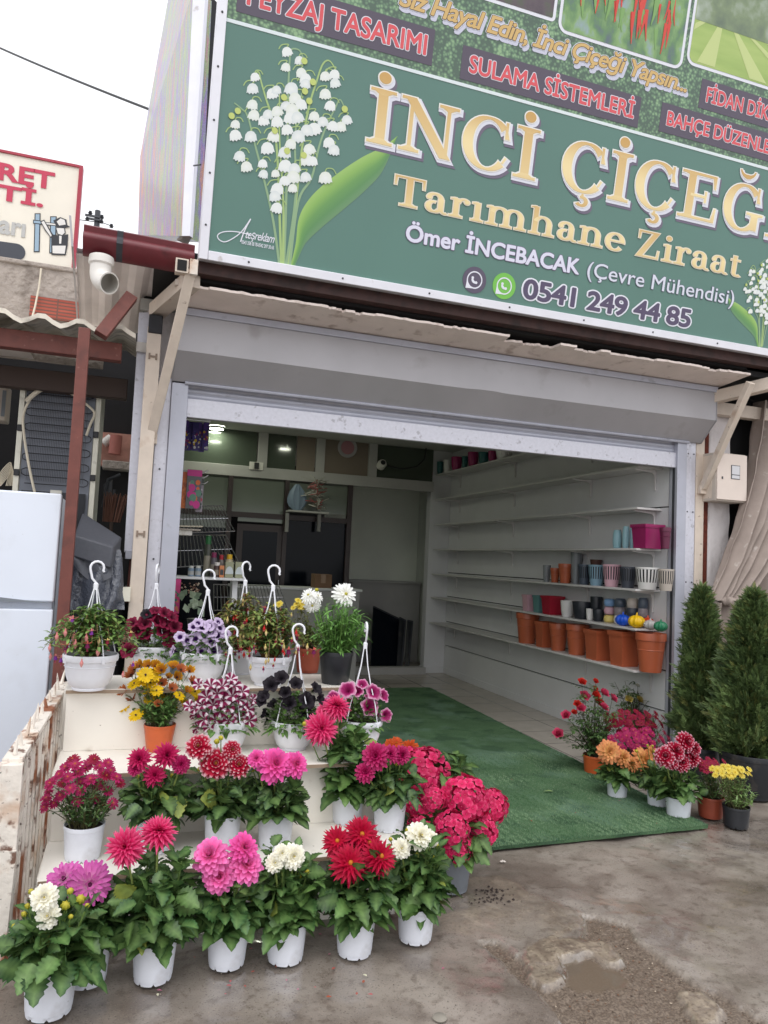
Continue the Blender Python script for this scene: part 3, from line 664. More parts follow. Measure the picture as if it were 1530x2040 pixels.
# white line height
vl = sg(900, 163)[1]
M['sign_green'] = mat('sign_green', sr(92, 130, 120), rough=.32, spec=.5, noise=(1.2, .04))
M['print'] = mat('print', vc=True, rough=.35, spec=.5)
def hedge_mat():
    m = bpy.data.materials.new('hedge_print'); m.use_nodes = True; N = m.node_tree.nodes; L = m.node_tree.links; b = N['Principled BSDF']; b.inputs['Roughness'].default_value = .35
    tc = N.new('ShaderNodeTexCoord'); v = N.new('ShaderNodeTexVoronoi'); v.inputs['Scale'].default_value = 46; L.new(tc.outputs['Object'], v.inputs[0])
    n = N.new('ShaderNodeTexNoise'); n.inputs['Scale'].default_value = 9; n.inputs['Detail'].default_value = 5; L.new(tc.outputs['Object'], n.inputs[0])
    ad = N.new('ShaderNodeMath'); ad.operation = 'MULTIPLY_ADD'; L.new(v.outputs['Distance'], ad.inputs[0]); ad.inputs[1].default_value = -.75; L.new(n.outputs[0], ad.inputs[2])
    r = N.new('ShaderNodeValToRGB'); e = r.color_ramp; e.elements[0].position = .0; e.elements[0].color = (*sr(84, 106, 92), 1); e.elements[1].position = .42; e.elements[1].color = (*sr(146, 180, 138), 1)
    k = e.elements.new(.2); k.color = (*sr(108, 140, 112), 1)
    L.new(ad.outputs[0], r.inputs[0]); L.new(r.outputs[0], b.inputs['Base Color']); return m
b = MB(); srect(b, 0, 0, SW, SH, -.005, .10); b.build('back_box', M['frame'], sign, smooth=0)
b = MB(); srect(b, FRW, FRW, SW-FRW, vl, 0.0, .004); b.build('green_panel', M['sign_green'], sign, smooth=0)
b = MB(); srect(b, FRW, vl, SW-FRW, SH-FRW, 0.0, .004); b.build('hedge_panel', hedge_mat(), sign, smooth=0)
b = MB(); srect(b, FRW, vl-.010, SW-FRW, vl+.010, .003, .003); b.build('white_line', mat('print_white', sr(226, 236, 240), rough=.35), sign, smooth=0)
for r_ in ((0, 0, FRW, SH), (SW-FRW, 0, SW, SH), (FRW+.001, 0, SW-FRW-.001, FRW), (FRW+.001, SH-FRW, SW-FRW-.001, SH)):
    b = MB(); srect(b, *r_, .014, .018); b.build('frame_bar', M['frame'], sign, bevel=.003)
b = MB()
for k in range(9):
    for u, v in ((.028, .2+k*.3), (.3+k*.6, .028)): b.lathe([(.007, .014), (.006, .018), (0, .019)], 8, M=Matrix.Translation(sp(u, v, 0)) @ facing(SN))
tag(b.build('frame_screw', M['dark_steel'], sign), kind='stuff')

# --- text made from Blender's own built-in font, as flat print
def text_geo(body, offset=0, shear=0, spacing=1.0):
    cu = bpy.data.curves.new('t', 'FONT'); cu.body = body; cu.offset = offset; cu.shear = shear; cu.space_character = spacing; cu.resolution_u = 4; cu.fill_mode = 'FRONT'
    o = bpy.data.objects.new('t', cu); COL.objects.link(o); bpy.context.view_layer.update()
    me = bpy.data.meshes.new_from_object(o.evaluated_get(bpy.context.evaluated_depsgraph_get()))
    v = [(q.co.x, q.co.y) for q in me.vertices]; f = [list(p.vertices) for p in me.polygons]
    bpy.data.objects.remove(o, do_unlink=True); bpy.data.curves.remove(cu); bpy.data.meshes.remove(me)
    return v, f
CAPH = max(p[1] for p in text_geo('H')[0])
def fit_text(body, pl, pr, cap, sub=None, bold=.0, shear=0, spacing=1.0):
    "map text so its baseline runs from photo point pl to pr on the sign; cap = cap height in metres"
    v, f = text_geo(sub or body, 0, shear, spacing); x0, x1 = min(p[0] for p in v), max(p[0] for p in v)
    (u0, v0), (u1, v1) = sg(*pl), sg(*pr)
    sx = (u1-u0)/(x1-x0); sy = cap/CAPH; vv = (v0+v1)/2
    return lambda x, y: (u0+(x-x0)*sx, vv+y*sy)
def words(v, f, gap=.16):
    "split text geometry into words at the wide gaps"
    par = list(range(len(v)))
    def fd(i):
        while par[i] != i: par[i] = par[par[i]]; i = par[i]
        return i
    for q in f:
        for i in q[1:]: par[fd(i)] = fd(q[0])
    comp = {}
    for q in f: comp.setdefault(fd(q[0]), []).append(q)
    L_ = sorted((min(v[i][0] for q in qs for i in q), max(v[i][0] for q in qs for i in q), qs) for qs in comp.values()); out = []; xm_ = -9
    for x0, x1, qs in L_:
        if x0-xm_ > gap or not out: out.append([])
        out[-1] += qs; xm_ = max(xm_, x1)
    return out
def put_text(name, body, mp, layers, shear=0, parent=None, spacing=1.0):
    for nm, off, o, col, du, dv in layers:
        v, f = text_geo(body, 0, shear, spacing)
        cps = [(0, 0)]+[(off*cos(k*pi/(4 if off < .03 else 7)), off*sin(k*pi/(4 if off < .03 else 7))) for k in range(8 if off < .03 else 14)] if off else [(0, 0)]
        for qs in words(v, f):
            mb = MB()
            for ci, (ex, ey) in enumerate(cps):
                ids = {}
                for q in qs:
                    for i in q:
                        if i not in ids: u, w = mp(v[i][0]+ex, v[i][1]+ey); ids[i] = mb.vert(sp(u+du, w+dv, o+ci*.00003), col)
                mb.f += [[ids[i] for i in q] for q in qs]
            mb.build(name+nm, M['print'], parent or sign, smooth=0)
def capm(px, py, dpx): 
    a = sg(px, py); c = sg(px, py-dpx); return c[1]-a[1]
PUR, WHT, RED, GOLD = sr(92, 84, 104), sr(232, 234, 244), sr(222, 88, 96), sr(224, 188, 116)
def band(a, c, pad_t, pad_b):
    (u0, v0), (u1, v1) = sg(*a), sg(*c); vv = (v0+v1)/2
    return u0, vv-pad_b, u1, vv+pad_t
def label_row(body, pl, pr, cappx, sub=None, x_end=None):
    mp = fit_text(body, pl, pr, capm(*pl, cappx), sub)
    cap = capm(*pl, cappx); (u0, v0), (u1, v1) = sg(*pl), sg(*pr); vv = (v0+v1)/2
    q = MB(); n = 8; ue = x_end if x_end else u1+.05; us = u0-.06
    srect(q, us, vv-.055, ue, vv+cap+.05, .002, .0015, sr(88, 80, 96)); q.build('label_band', M['print'], sign, smooth=0)
    put_text('lettering', body, mp, [('_border', .06, .0035, WHT, 0, 0), ('', .026, .005, RED, 0, 0)])
label_row('PEYZAJ TASARIMI', (492, 9), (847, 109), 42)
label_row('SULAMA SİSTEMLERİ', (934, 143), (1260, 236), 34)
label_row('FİDAN DİKİMİ', (1405, 207), (1529, 235), 29, 'FİDAN DİK', sg(1700, 290)[0])
label_row('BAHÇE DÜZENLEMESİ', (1327, 250), (1530, 305), 28, 'BAHÇE DÜZENLE', sg(1800, 380)[0])
# slogan in slanted script
SLOG = 'Siz Hayal Edin, İnci Çiçeği Yapsın...'
mp = fit_text(SLOG, (795, 12), (1366, 183), capm(900, 40, 36), shear=.25, spacing=.92)
put_text('slogan', SLOG, mp, [('_shadow', .075, .002, sr(206, 208, 226), .012, -.022), ('_border', .07, .0035, WHT, 0, 0), ('_edge', .045, .0045, sr(96, 80, 70), 0, 0), ('', .022, .0055, sr(214, 180, 116), 0, 0)], shear=.25, spacing=.92)

# --- serif letters, built stroke by stroke
class Glyph:
    def __init__(s, g): s.g = g; s.out = []
    def P(s, pts): s.out.append(pts)
    def stroke(s, x0, y0, x1, y1, w, e=0):
        g = s.g; dx, dy = x1-x0, y1-y0; L = math.hypot(dx, dy); dx /= L; dy /= L; e += g
        x0 -= dx*e; y0 -= dy*e; x1 += dx*e; y1 += dy*e; h = w/2+g
        s.P([(x0-dy*h, y0+dx*h), (x0+dy*h, y0-dx*h), (x1+dy*h, y1-dx*h), (x1-dy*h, y1+dx*h)])
    def stem(s, x, y0, y1, w): s.stroke(x, y0, x, y1, w)
    def diag(s, x0, y0, x1, y1, w):
        g = s.g; h = w/2+g*1.15; s.P([(x0-h, y0+(g if y0 > y1 else -g)), (x0+h, y0+(g if y0 > y1 else -g)), (x1+h, y1+(-g if y0 > y1 else g)), (x1-h, y1+(-g if y0 > y1 else g))])
    def serif(s, x, y, hw, t=.055, up=1, br=.05, stem=.08):
        "slab at y growing up (up=1) with bracket to the stem"
        g = s.g; a, bb = (y-g, y+t+g) if up > 0 else (y-t-g, y+g)
        s.P([(x-hw-g, a), (x+hw+g, a), (x+hw+g, bb), (x-hw-g, bb)])
        if br:
            if up > 0: s.P([(x-hw*.72-g, y+t*.9+g*.9), (x+hw*.72+g, y+t*.9+g*.9), (x+stem*.85+g, y+t+br+g), (x-stem*.85-g, y+t+br+g)])
            else: s.P([(x-hw*.72-g, y-t*.9-g*.9), (x-stem*.85-g, y-t-br-g), (x+stem*.85+g, y-t-br-g), (x+hw*.72+g, y-t*.9-g*.9)])
    def arc(s, cx, cy, rx, ry, a0, a1, thin, thick, n=28, ends=True):
        g = s.g; a0, a1 = radians(a0), radians(a1)
        if ends: k = g/max(rx, ry)*.9; sgn = 1 if a1 > a0 else -1; a0 -= sgn*k; a1 += sgn*k
        pr = None
        for i in range(n+1):
            a = lerp(a0, a1, i/n); w = (thin+(thick-thin)*abs(cos(a))**1.3)/2+g; c, q = cos(a), sin(a)
            o, ii = (cx+(rx+w)*c, cy+(ry+w)*q), (cx+(rx-w)*c, cy+(ry-w)*q)
            if pr: s.P([pr[0], o, ii, pr[1]])
            pr = (o, ii)
    def dot(s, cx, cy, r):
        r += s.g; s.P([(cx+r*cos(2*pi*k/24), cy+r*sin(2*pi*k/24)) for k in range(24)])
def gl(ch, g):
    G = Glyph(g); K = .165
    if ch in 'İI':
        G.stem(.24, 0.02, .98, K); G.serif(.24, 0, .22, stem=K/2); G.serif(.24, 1, .22, up=-1, stem=K/2)
        if ch == 'İ': G.dot(.24, 1.21, .105)
        return G, .50
    if ch == 'N':
        G.stem(.20, .02, .98, .065); G.stem(.86, .02, .98, .065); G.diag(.16, 1.0, .86, 0.0, .20); G.serif(.20, 0, .18, stem=.04); G.serif(.86, 1, .18, up=-1, stem=.04); G.serif(.12, 1, .11, up=-1, br=0); return G, 1.07
    if ch in 'CÇG' or ch == 'Ğ':
        G.arc(.50, .5, .38, .49, 42, 318, .05, .19); G.stroke(.83, .66, .83, .98, .05); G.diag(.87, .66, .80, .90, .05)
        adv = .96
        if ch in 'GĞ':
            G.stem(.80, .04, .42, K); G.serif(.80, .42, .20, t=.05, up=-1, br=.03, stem=K/2); adv = 1.06
        else: G.stroke(.80, .18, .86, .30, .04)
        if ch == 'Ç': G.stroke(.52, -.03, .50, -.10, .05); G.arc(.50, -.185, .10, .085, 110, -150, .05, .085, 14)
        if ch == 'Ğ': G.arc(.50, 1.34, .18, .16, 190, 350, .095, .03, 14)
        return G, adv
    if ch == 'E':
        G.stem(.26, .02, .98, K); G.serif(.24, 0, .22, br=.02, stem=K/2); G.serif(.24, 1, .22, up=-1, br=.02, stem=K/2)
        G.stroke(.26, .972, .80, .972, .055); G.stroke(.26, .028, .84, .028, .055); G.stroke(.26, .51, .62, .51, .055)
        G.P([(.74-g, .97+g), (.825+g, 1.0+g), (.825+g, .72-g), (.78-g, .72-g)]); G.P([(.78-g, 0-g), (.87+g, 0-g), (.885+g, .31+g), (.845-g, .31+g)]); G.stroke(.61, .39, .61, .63, .045)
        return G, .98
    if ch == 'T':
        G.stem(.45, .02, .98, K); G.serif(.45, 0, .24, stem=K/2); G.stroke(.06, .972, .84, .972, .055)
        G.P([(.03-g, 1+g), (.10+g, 1+g), (.075+g, .68-g), (.03-g, .68-g)]); G.P([(.80-g, 1+g), (.87+g, 1+g), (.87+g, .68-g), (.825-g, .68-g)]); return G, .86
    if ch == 'Z':
        G.stroke(.10, .972, .72, .972, .055); G.stroke(.08, .028, .76, .028, .055); G.diag(.68, 1.0, .12, 0.0, .19)
        G.P([(.06-g, 1+g), (.13+g, 1+g), (.105+g, .70-g), (.06-g, .70-g)]); G.P([(.74-g, 0-g), (.80+g, 0-g), (.82+g, .31+g), (.775-g, .31+g)]); return G, .90
    X = .66; k = .145
    if ch in 'ıi':
        G.stem(.20, .02, X-.02, k); G.serif(.20, 0, .18, t=.05, stem=k/2); G.P([(.04-g, X-.06-g), (.22, X-.06-g), (.22, X+g), (.13, X+g), (.04-g, X-.03+g)])
        if ch == 'i': G.dot(.19, .90, .09)
        return G, .41
    if ch == 'r':
        G.stem(.20, .02, X-.02, k); G.serif(.20, 0, .19, t=.05, stem=k/2); G.P([(.04-g, X-.06-g), (.22, X-.06-g), (.22, X+g), (.13, X+g), (.04-g, X-.03+g)])
        G.arc(.42, .40, .18, .25, 150, 70, .05, .10, 12); G.dot(.50, .575, .075); return G, .60
    if ch in 'nhm':
        top = 1.0 if ch == 'h' else X
        G.stem(.20, .02, top-.02, k); G.serif(.20, 0, .17, t=.05, stem=k/2); G.P([(.04-g, top-.06-g), (.22, top-.06-g), (.22, top+g), (.13, top+g), (.04-g, top-.03+g)])
        x = .20
        for _ in range(2 if ch == 'm' else 1):
            G.arc(x+.22, .40, .22, .24, 165, 0, .045, .145, 18); x += .44; G.stem(x, .02, .41, k); G.serif(x, 0, .17, t=.05, stem=k/2)
        return G, x+.22
    if ch == 'a':
        G.stem(.47, .06, .46, k); G.arc(.29, .45, .18, .19, 0, 150, .05, .13, 16); G.dot(.125, .50, .07); G.arc(.28, .195, .17, .17, 80, 320, .045, .145, 18); G.arc(.60, .10, .10, .085, 180, 300, .05, .08, 8); return G, .68
    if ch == 'e':
        G.arc(.34, .33, .25, .31, 0, 318, .045, .155, 26); G.stroke(.14, .36, .60, .36, .045); return G, .66
    if ch == 't':
        G.stem(.20, .12, .80, k*.95); G.stroke(.05, .635, .40, .635, .05); G.arc(.34, .13, .14, .11, 180, 310, .05, .13, 12); return G, .46
    return G, .34
def serif_text(name, body, pl, pr, cap, grow, track=0.0, grad=True):
    x = 0; L_ = []
    for ch in body:
        L_.append((ch, x)); x += gl(ch, 0)[1]+track
    xr = max(p[0] for pts in gl(L_[-1][0], 0)[0].out for p in pts)+L_[-1][1]; xl = min(p[0] for pts in gl(L_[0][0], 0)[0].out for p in pts)
    (u0, v0), (u1, v1) = sg(*pl), sg(*pr); sx = (u1-u0)/(xr-xl); vv = (v0+v1)/2
    for li, (nm, g, o, col, du, dv) in enumerate(grow):
        for ch, x0 in [q for q in L_ if q[0] != ' ']:
          if True:
            G = gl(ch, g)[0]; base_o = o; top_ = [p for p in G.out if min(q[1] for q in p) > 1.04 or (ch == 'i' and min(q[1] for q in p) > .74)]
          for nm2, prims in (('letter', [p for p in G.out if p not in top_]), ('letter_dot', top_)):
            if not prims: continue
            mb = MB()
            for i, pts in enumerate(prims):
                oo = base_o+i*.00003
                if nm == '' and grad:
                    mb.f.append([mb.vert(sp(u0+(x0+px-xl)*sx+du, vv+py*cap+dv, oo), mixc(sr(206, 164, 96), sr(246, 226, 172), .5+.5*sin(py*3.4+.3))) for px, py in pts])
                else: mb.poly([sp(u0+(x0+px-xl)*sx+du, vv+py*cap+dv, oo) for px, py in pts], col)
            mb.build(nm2+nm, M['print'], sign, smooth=0)
_xe = 1556
NAME_CAP = sg(1195, 333)[1]-sg(1188, 425)[1]
capN = sg(807, 192)[1]-sg(800, 300)[1]
serif_text('shop_name', 'İNCİ ÇİÇEĞİ', (729, 279), (_xe, 480), capN, [('_shadow', .055, .0020, sr(112, 104, 124), .022, -.026), ('_shade', .045, .0035, sr(224, 226, 238), .010, -.012), ('_border', .024, .0050, sr(240, 238, 232), 0, 0), ('', 0, .0065, GOLD, 0, 0)], track=.05)
capT = sg(780, 345)[1]-sg(797, 410)[1]
serif_text('subtitle', 'Tarımhane Ziraat', (782, 405), (1472, 553), capT*.97, [('_border', .035, .0050, sr(236, 226, 206), 0, 0), ('', 0, .0065, sr(222, 184, 110), 0, 0)], track=.03)
cp = capm(930, 503, 31)
put_text('owner_name', 'Ömer İNCEBACAK', fit_text('Ömer İNCEBACAK', (808, 478), (1151, 547), cp), [('_border', .06, .003, sr(112, 104, 132), 0, 0), ('', .030, .005, sr(226, 226, 244), 0, 0)])
cp = capm(1290, 575, 29)
put_text('profession', '(Çevre Mühendisi)', fit_text('(Çevre Mühendisi)', (1168, 552), (1460, 606), cp), [('_border', .03, .003, sr(104, 110, 128), 0, 0), ('', .004, .005, sr(222, 226, 240), 0, 0)])
cp = capm(1200, 620, 36)
put_text('phone_number', '0541 249 44 85', fit_text('0541 249 44 85', (1041, 594), (1372, 651), cp, spacing=.95), [('_border', .085, .003, sr(236, 238, 248), 0, 0), ('', .030, .005, sr(88, 78, 106), 0, 0)], spacing=.95)
def disc(mb, u, v, r, o, c, n=40, ry=None):
    spoly(mb, [(u+r*cos(2*pi*k/n), v+(ry or r)*sin(2*pi*k/n)) for k in range(n)], o, c)
def ring(mb, u, v, r, w, o, c, n=40, a0=0, a1=360, tail=False):
    for k in range(n):
        a, q = radians(lerp(a0, a1, k/n)), radians(lerp(a0, a1, (k+1)/n))
        spoly(mb, [(u+r*cos(a), v+r*sin(a)), (u+r*cos(q), v+r*sin(q)), (u+(r-w)*cos(q), v+(r-w)*sin(q)), (u+(r-w)*cos(a), v+(r-w)*sin(a))], o, c)
    if tail: spoly(mb, [(u-r*.98, v-r*.12), (u-r*1.05, v-r*1.05), (u-r*.12, v-r*.98), (u-r*.6, v-r*.6)], o+.0001, c)
for (px, py), bg in (((945, 558), sr(92, 84, 104)), ((1004, 570), sr(122, 196, 84))):
    u, v = sg(px, py); R = .088; q = MB()
    disc(q, u, v, R, .003, bg); q_ = q.build('phone_icon', M['print'], sign, smooth=0)
    q = MB(); ring(q, u, v, R*.66, R*.10, .0045, WHT, tail=True)
    n_ = 10; hp = [(u+R*.30*cos(radians(a))-.0+R*.10, v+R*.30*sin(radians(a))+R*.10) for a in [lerp(175, 275, i/n_) for i in range(n_+1)]]
    for i in range(n_):
        (a0, b0), (a1, b1) = hp[i], hp[i+1]; w = R*.07; q_pts = [(a0-w, b0-w), (a0+w, b0+w), (a1+w, b1+w), (a1-w, b1-w)]
        spoly(q, q_pts, .0045+i*.00003, WHT)
    disc(q, hp[0][0]+R*.02, hp[0][1]+R*.02, R*.11, .0050, WHT, 14); disc(q, hp[-1][0]+R*.02, hp[-1][1]+R*.02, R*.11, .0051, WHT, 14)
    q.build('handset_mark', M['print'], q_, smooth=0)
# maker's signature and numbers
put_text('maker_signature', 'teşreklam', fit_text('teşreklam', (489, 473), (546, 486), capm(500, 475, 17), shear=.35, spacing=.9), [('', .006, .004, WHT, 0, 0)], shear=.35, spacing=.9)
def ribbon(mb, pts, w, o, c, w1=None):
    for i in range(len(pts)-1):
        (x0, y0), (x1, y1) = pts[i], pts[i+1]; L_ = math.hypot(x1-x0, y1-y0) or 1e-6; nx_, ny_ = -(y1-y0)/L_, (x1-x0)/L_
        a = lerp(w, w1 if w1 else w, i/(len(pts)-1))/2; c2 = lerp(w, w1 if w1 else w, (i+1)/(len(pts)-1))/2
        spoly(mb, [(x0+nx_*a, y0+ny_*a), (x1+nx_*c2, y1+ny_*c2), (x1-nx_*c2, y1-ny_*c2), (x0-nx_*a, y0-ny_*a)], o+(i % 2)*.00004, c)
z7 = lambda x, y: sg(400+x/4.08, 60+y/4.08)
def curve(L_, n=6):
    "smooth catmull-rom through 2D points"
    out = []
    for i in range(len(L_)-1):
        p0, p1, p2, p3 = L_[max(i-1, 0)], L_[i], L_[i+1], L_[min(i+2, len(L_)-1)]
        for k in range(n):
            t = k/n; out.append(tuple(.5*((2*p1[j])+(-p0[j]+p2[j])*t+(2*p0[j]-5*p1[j]+4*p2[j]-p3[j])*t*t+(-p0[j]+3*p1[j]-3*p2[j]+p3[j])*t**3) for j in range(2)))
    return out+[L_[-1]]
q = MB()
ribbon(q, curve([z7(*p) for p in [(405, 1535), (330, 1640), (250, 1700), (190, 1722), (145, 1700), (138, 1665), (190, 1640), (290, 1640), (400, 1665)]]), .006, .004, WHT)
ribbon(q, curve([z7(*p) for p in [(405, 1535), (365, 1610), (340, 1670), (322, 1722)]]), .007, .0042, WHT)
q.build('maker_flourish', M['print'], sign, smooth=0)
put_text('maker_numbers', '0543 358 00 78-0542 297 30 63', fit_text('0543 358 00 78-0542 297 30 63', (481, 486), (545, 497), capm(500, 490, 7)), [('', .02, .004, WHT, 0, 0)])

# --- printed lily-of-the-valley picture
def lily(zf, k=1.0):
    q = MB(); G1, G2, G3 = sr(146, 178, 138), sr(168, 196, 128), sr(196, 210, 120); o = .002
    W_, W2 = sr(238, 242, 240), sr(206, 218, 220)
    stems = [[(640, 1920), (590, 1560), (520, 1240), (440, 930), (380, 700), (330, 640), (272, 592)], [(655, 1930), (640, 1500), (620, 1000), (580, 720), (530, 560), (490, 420), (470, 340), (440, 360)], [(675, 1930), (690, 1500), (705, 900), (710, 500), (722, 250), (735, 160), (800, 165), (838, 240)],
             [(700, 1935), (760, 1500), (830, 900), (880, 620), (940, 420), (990, 280), (1045, 250), (1100, 330)], [(720, 1935), (790, 1400), (900, 1200), (960, 950), (1020, 780), (1090, 640), (1130, 565), (1170, 640)], [(668, 1930), (670, 1400), (640, 900), (640, 500)], [(690, 1930), (770, 1350), (765, 900), (800, 600), (850, 430)]]
    for i, L_ in enumerate(stems): ribbon(q, curve([zf(*p) for p in L_], 5), .016*k, o+i*.0001, [G1, G2][i % 2], .007*k)
    bells = [(700, 180, 1), (800, 250, .9), (690, 305, .9), (440, 385, .9), (420, 480, 1.1), (418, 610, 1.05), (580, 520, 1.1), (615, 490, .9), (430, 695, 1.1), (510, 740, 1.05), (545, 690, 1), (620, 665, 1.1), (620, 750, 1.15), (735, 480, 1.3), (815, 350, 1.0), (850, 400, 1.1), (850, 440, 1), (765, 560, 1.2), (815, 610, 1.1), (690, 620, 1), (740, 650, 1.2), (725, 720, 1.2), (785, 715, 1.2), (1010, 380, 1), (1085, 365, 1), (1090, 435, 1), (1010, 525, 1.1), (1050, 620, 1.05), (1185, 735, 1), (1135, 790, 1.05), (1070, 785, 1.05), (990, 750, 1.05), (920, 705, 1), (920, 810, 1.3), (860, 820, 1.2), (280, 770, .9), (280, 860, 1.15), (405, 870, 1.15), (590, 870, 1.15), (700, 815, 1.1), (790, 870, 1.3), (730, 930, 1.05), (540, 965, 1.25), (680, 1000, 1.2), (880, 975, 1.15), (1040, 920, 1.1), (1080, 980, 1.1), (860, 1060, 1.2), (905, 1070, 1), (315, 1030, 1.1), (370, 1115, 1.1), (502, 1090, .9), (508, 1175, .9), (605, 1170, .8), (685, 1110, 1.3), (760, 1130, 1.1), (750, 1200, 1.3), (680, 1230, 1), (850, 1200, 1.05), (1010, 1205, 1.25), (620, 1295, 1.2), (600, 1355, 1.1), (745, 1290, .9), (615, 1450, 1.1)]
    for i, (x, y, s) in enumerate(bells):
        s *= 42; pts = []
        rot = ((i*37) % 11-5)*.05
        for kx, ky in [(-.15, -1.0), (-.55, -.85), (-.92, -.35), (-1.0, .25), (-1.08, .72), (-.8, .60), (-.55, .92), (-.25, .68), (.05, 1.0), (.32, .70), (.62, .92), (.85, .58), (1.1, .70), (1.0, .2), (.92, -.35), (.55, -.85), (.15, -1.0)]:
            pts.append(zf(x+s*(kx*cos(rot)-ky*sin(rot)), y+s*(kx*sin(rot)+ky*cos(rot))))
        cc = [W_, mixc(W_, W2, .5), sr(232, 238, 226)][i % 3]; oo = .003+i*.00006
        c0 = zf(x, y); ci = q.vert(sp(*c0, oo), W_); ids = [q.vert(sp(*p, oo), mixc(cc, W2, .45 if kk in (4, 6, 8, 10, 12) else .15)) for kk, p in enumerate(pts)]
        for kk in range(len(ids)): q.f.append([ci, ids[kk], ids[(kk+1) % len(ids)]])
        a = zf(x, y-s); ribbon(q, curve([a, zf(x+s*.3, y-s*1.5), zf(x+s*(1.2 if i % 2 else -1.0), y-s*1.4), zf(x+s*(1.7 if i % 2 else -1.6), y-s*.6)], 4), .006*k, .0026+i*.00004, G2)
    for x, y in [(300, 660), (250, 700), (840, 255), (910, 425), (675, 550), (1168, 645), (845, 500), (880, 580), (700, 985), (600, 820), (835, 1020)]:
        u, v = zf(x, y); u2, v2 = zf(x+26, y); disc(q, u, v, abs(u2-u), .0075, G3, 14)
    q.build('lily_picture', M['print'], sign, smooth=0)
    # the broad leaf
    q = MB(); up = curve([zf(*p) for p in [(722, 1940), (770, 1740), (800, 1520), (900, 1350), (1080, 1190), (1300, 1040), (1480, 950), (1600, 860)]], 6); lo = curve([zf(*p) for p in [(750, 1950), (830, 1770), (880, 1700), (1000, 1590), (1180, 1440), (1350, 1290), (1480, 1140), (1600, 860)]], 6)
    rows = [[sp(*(lerp(a[i], c[i], t) for i in range(2)), .0015) for t in (0, .25, .5, .75, 1)] for a, c in zip(up, lo)]
    cl = [[sr(160, 198, 112), sr(140, 184, 96), sr(108, 158, 90), sr(96, 146, 92), sr(110, 150, 110)] for _ in rows]
    q.grid(rows[::-1], cl[::-1]); q.build('lily_leaf', M['print'], sign, smooth=0)
lily(z7)
# second bunch at the right end of the sign, cropped by the photo
_a = z7(640, 1920); _b = sg(1512, 690)
lily(lambda x, y: (lambda p: (_b[0]+(p[0]-_a[0])*.55, _b[1]+(p[1]-_a[1])*.55*.95))(z7(2*680-x, y)), .5)

# --- three framed pictures in the hedge panel
def picture(lim, mname, m, rad=.05):
    u0, u1, v0, v1 = lim
    def rr(g):
        out = []
        for cx, cy, a in ((u1-rad, v1-rad, 0), (u0+rad, v1-rad, 90), (u0+rad, v0+rad, 180), (u1-rad, v0+rad, 270)):
            for k in range(7):
                t = radians(a+15*k); out.append((cx+(rad+g)*cos(t), cy+(rad+g)*sin(t)))
        return out
    q = MB(); spoly(q, rr(.022), .002, WHT); q.build('picture_border', M['print'], sign, smooth=0)
    q = MB(); spoly(q, rr(0), .0035, (1, 1, 1)); q.build(mname, m, sign, smooth=0); return u0, v0, u1, v1
def ramp_mat(name, cols, scale, stretch=(1, 1, 1), det=6, kind='noise'):
    m = bpy.data.materials.new(name); m.use_nodes = True; N = m.node_tree.nodes; L = m.node_tree.links; b = N['Principled BSDF']; b.inputs['Roughness'].default_value = .35
    tc = N.new('ShaderNodeTexCoord'); mp_ = N.new('ShaderNodeMapping'); mp_.inputs['Scale'].default_value = stretch; L.new(tc.outputs['Object'], mp_.inputs[0])
    n = N.new('ShaderNodeTexNoise'); n.inputs['Scale'].default_value = scale; n.inputs['Detail'].default_value = det; L.new(mp_.outputs[0], n.inputs[0])
    r = N.new('ShaderNodeValToRGB'); e = r.color_ramp
    e.elements[0].position = .3; e.elements[0].color = (*cols[0], 1); e.elements[1].position = .7; e.elements[1].color = (*cols[-1], 1)
    for i, c in enumerate(cols[1:-1]): k = e.elements.new(lerp(.3, .7, (i+1)/(len(cols)-1))); k.color = (*c, 1)
    L.new(n.outputs[0], r.inputs[0]); L.new(r.outputs[0], b.inputs['Base Color']); return m
_u = sg(1103, 15)[0]; _v = sg(1040, 17)[1]
picture((_u-.95, _u, _v, _v+.6), 'dark_picture', ramp_mat('dark_bed', [sr(70, 62, 72), sr(96, 84, 92), sr(84, 100, 72)], 9), .01)
PEP = (sg(1121, 20)[0], sg(1362, 70)[0], sg(1240, 97)[1], sg(1240, 97)[1]+.7)
picture(PEP, 'pepper_picture', ramp_mat('pepper_leaves', [sr(96, 112, 122), sr(104, 142, 98), sr(136, 172, 112), sr(150, 172, 176)], 11, (1, 1, .6)))
q = MB(); rng = random.Random(12)
for i in range(44):
    s = rng.uniform(.7, 1.3); u, v = rng.uniform(PEP[0]+.09, PEP[1]-.09), rng.uniform(PEP[2]+.09*s, PEP[3]-.16); bend = rng.uniform(-.35, .35)
    red = i % 5 < 3; c = sr(216, 70, 58) if red else sr(128, 170, 100)
    L_ = [(u, v+.12*s), (u+.02*bend, v+.06*s), (u+.05*bend, v), (u+.10*bend, v-.06*s)]; q = MB(); ribbon(q, curve(L_, 4), .028*s if red else .05*s, .005+i*.0001, c, .004); q.build('printed_pepper' if red else 'printed_leaf', M['print'], sign, smooth=0)
_v = sg(1450, 147)[1]
lw = picture((sg(1376, 90)[0], sg(1376, 90)[0]+1.35, _v, _v+.8), 'lawn_picture', ramp_mat('lawn', [sr(150, 178, 96), sr(164, 190, 106), sr(176, 198, 116)], 5, (.3, 1, 2)))
q = MB()
(uA, vA), (uB, vB) = sg(1380, 40), sg(1530, 85)
vh = (vA+vB)/2
srect(q, lw[0]+.004, vh, lw[2]-.03, lw[3]-.01, .0045, .0005); q.build('printed_trees', ramp_mat('trees', [sr(96, 112, 98), sr(128, 146, 112), sr(176, 188, 176)], 6), sign, smooth=0)
q = MB()
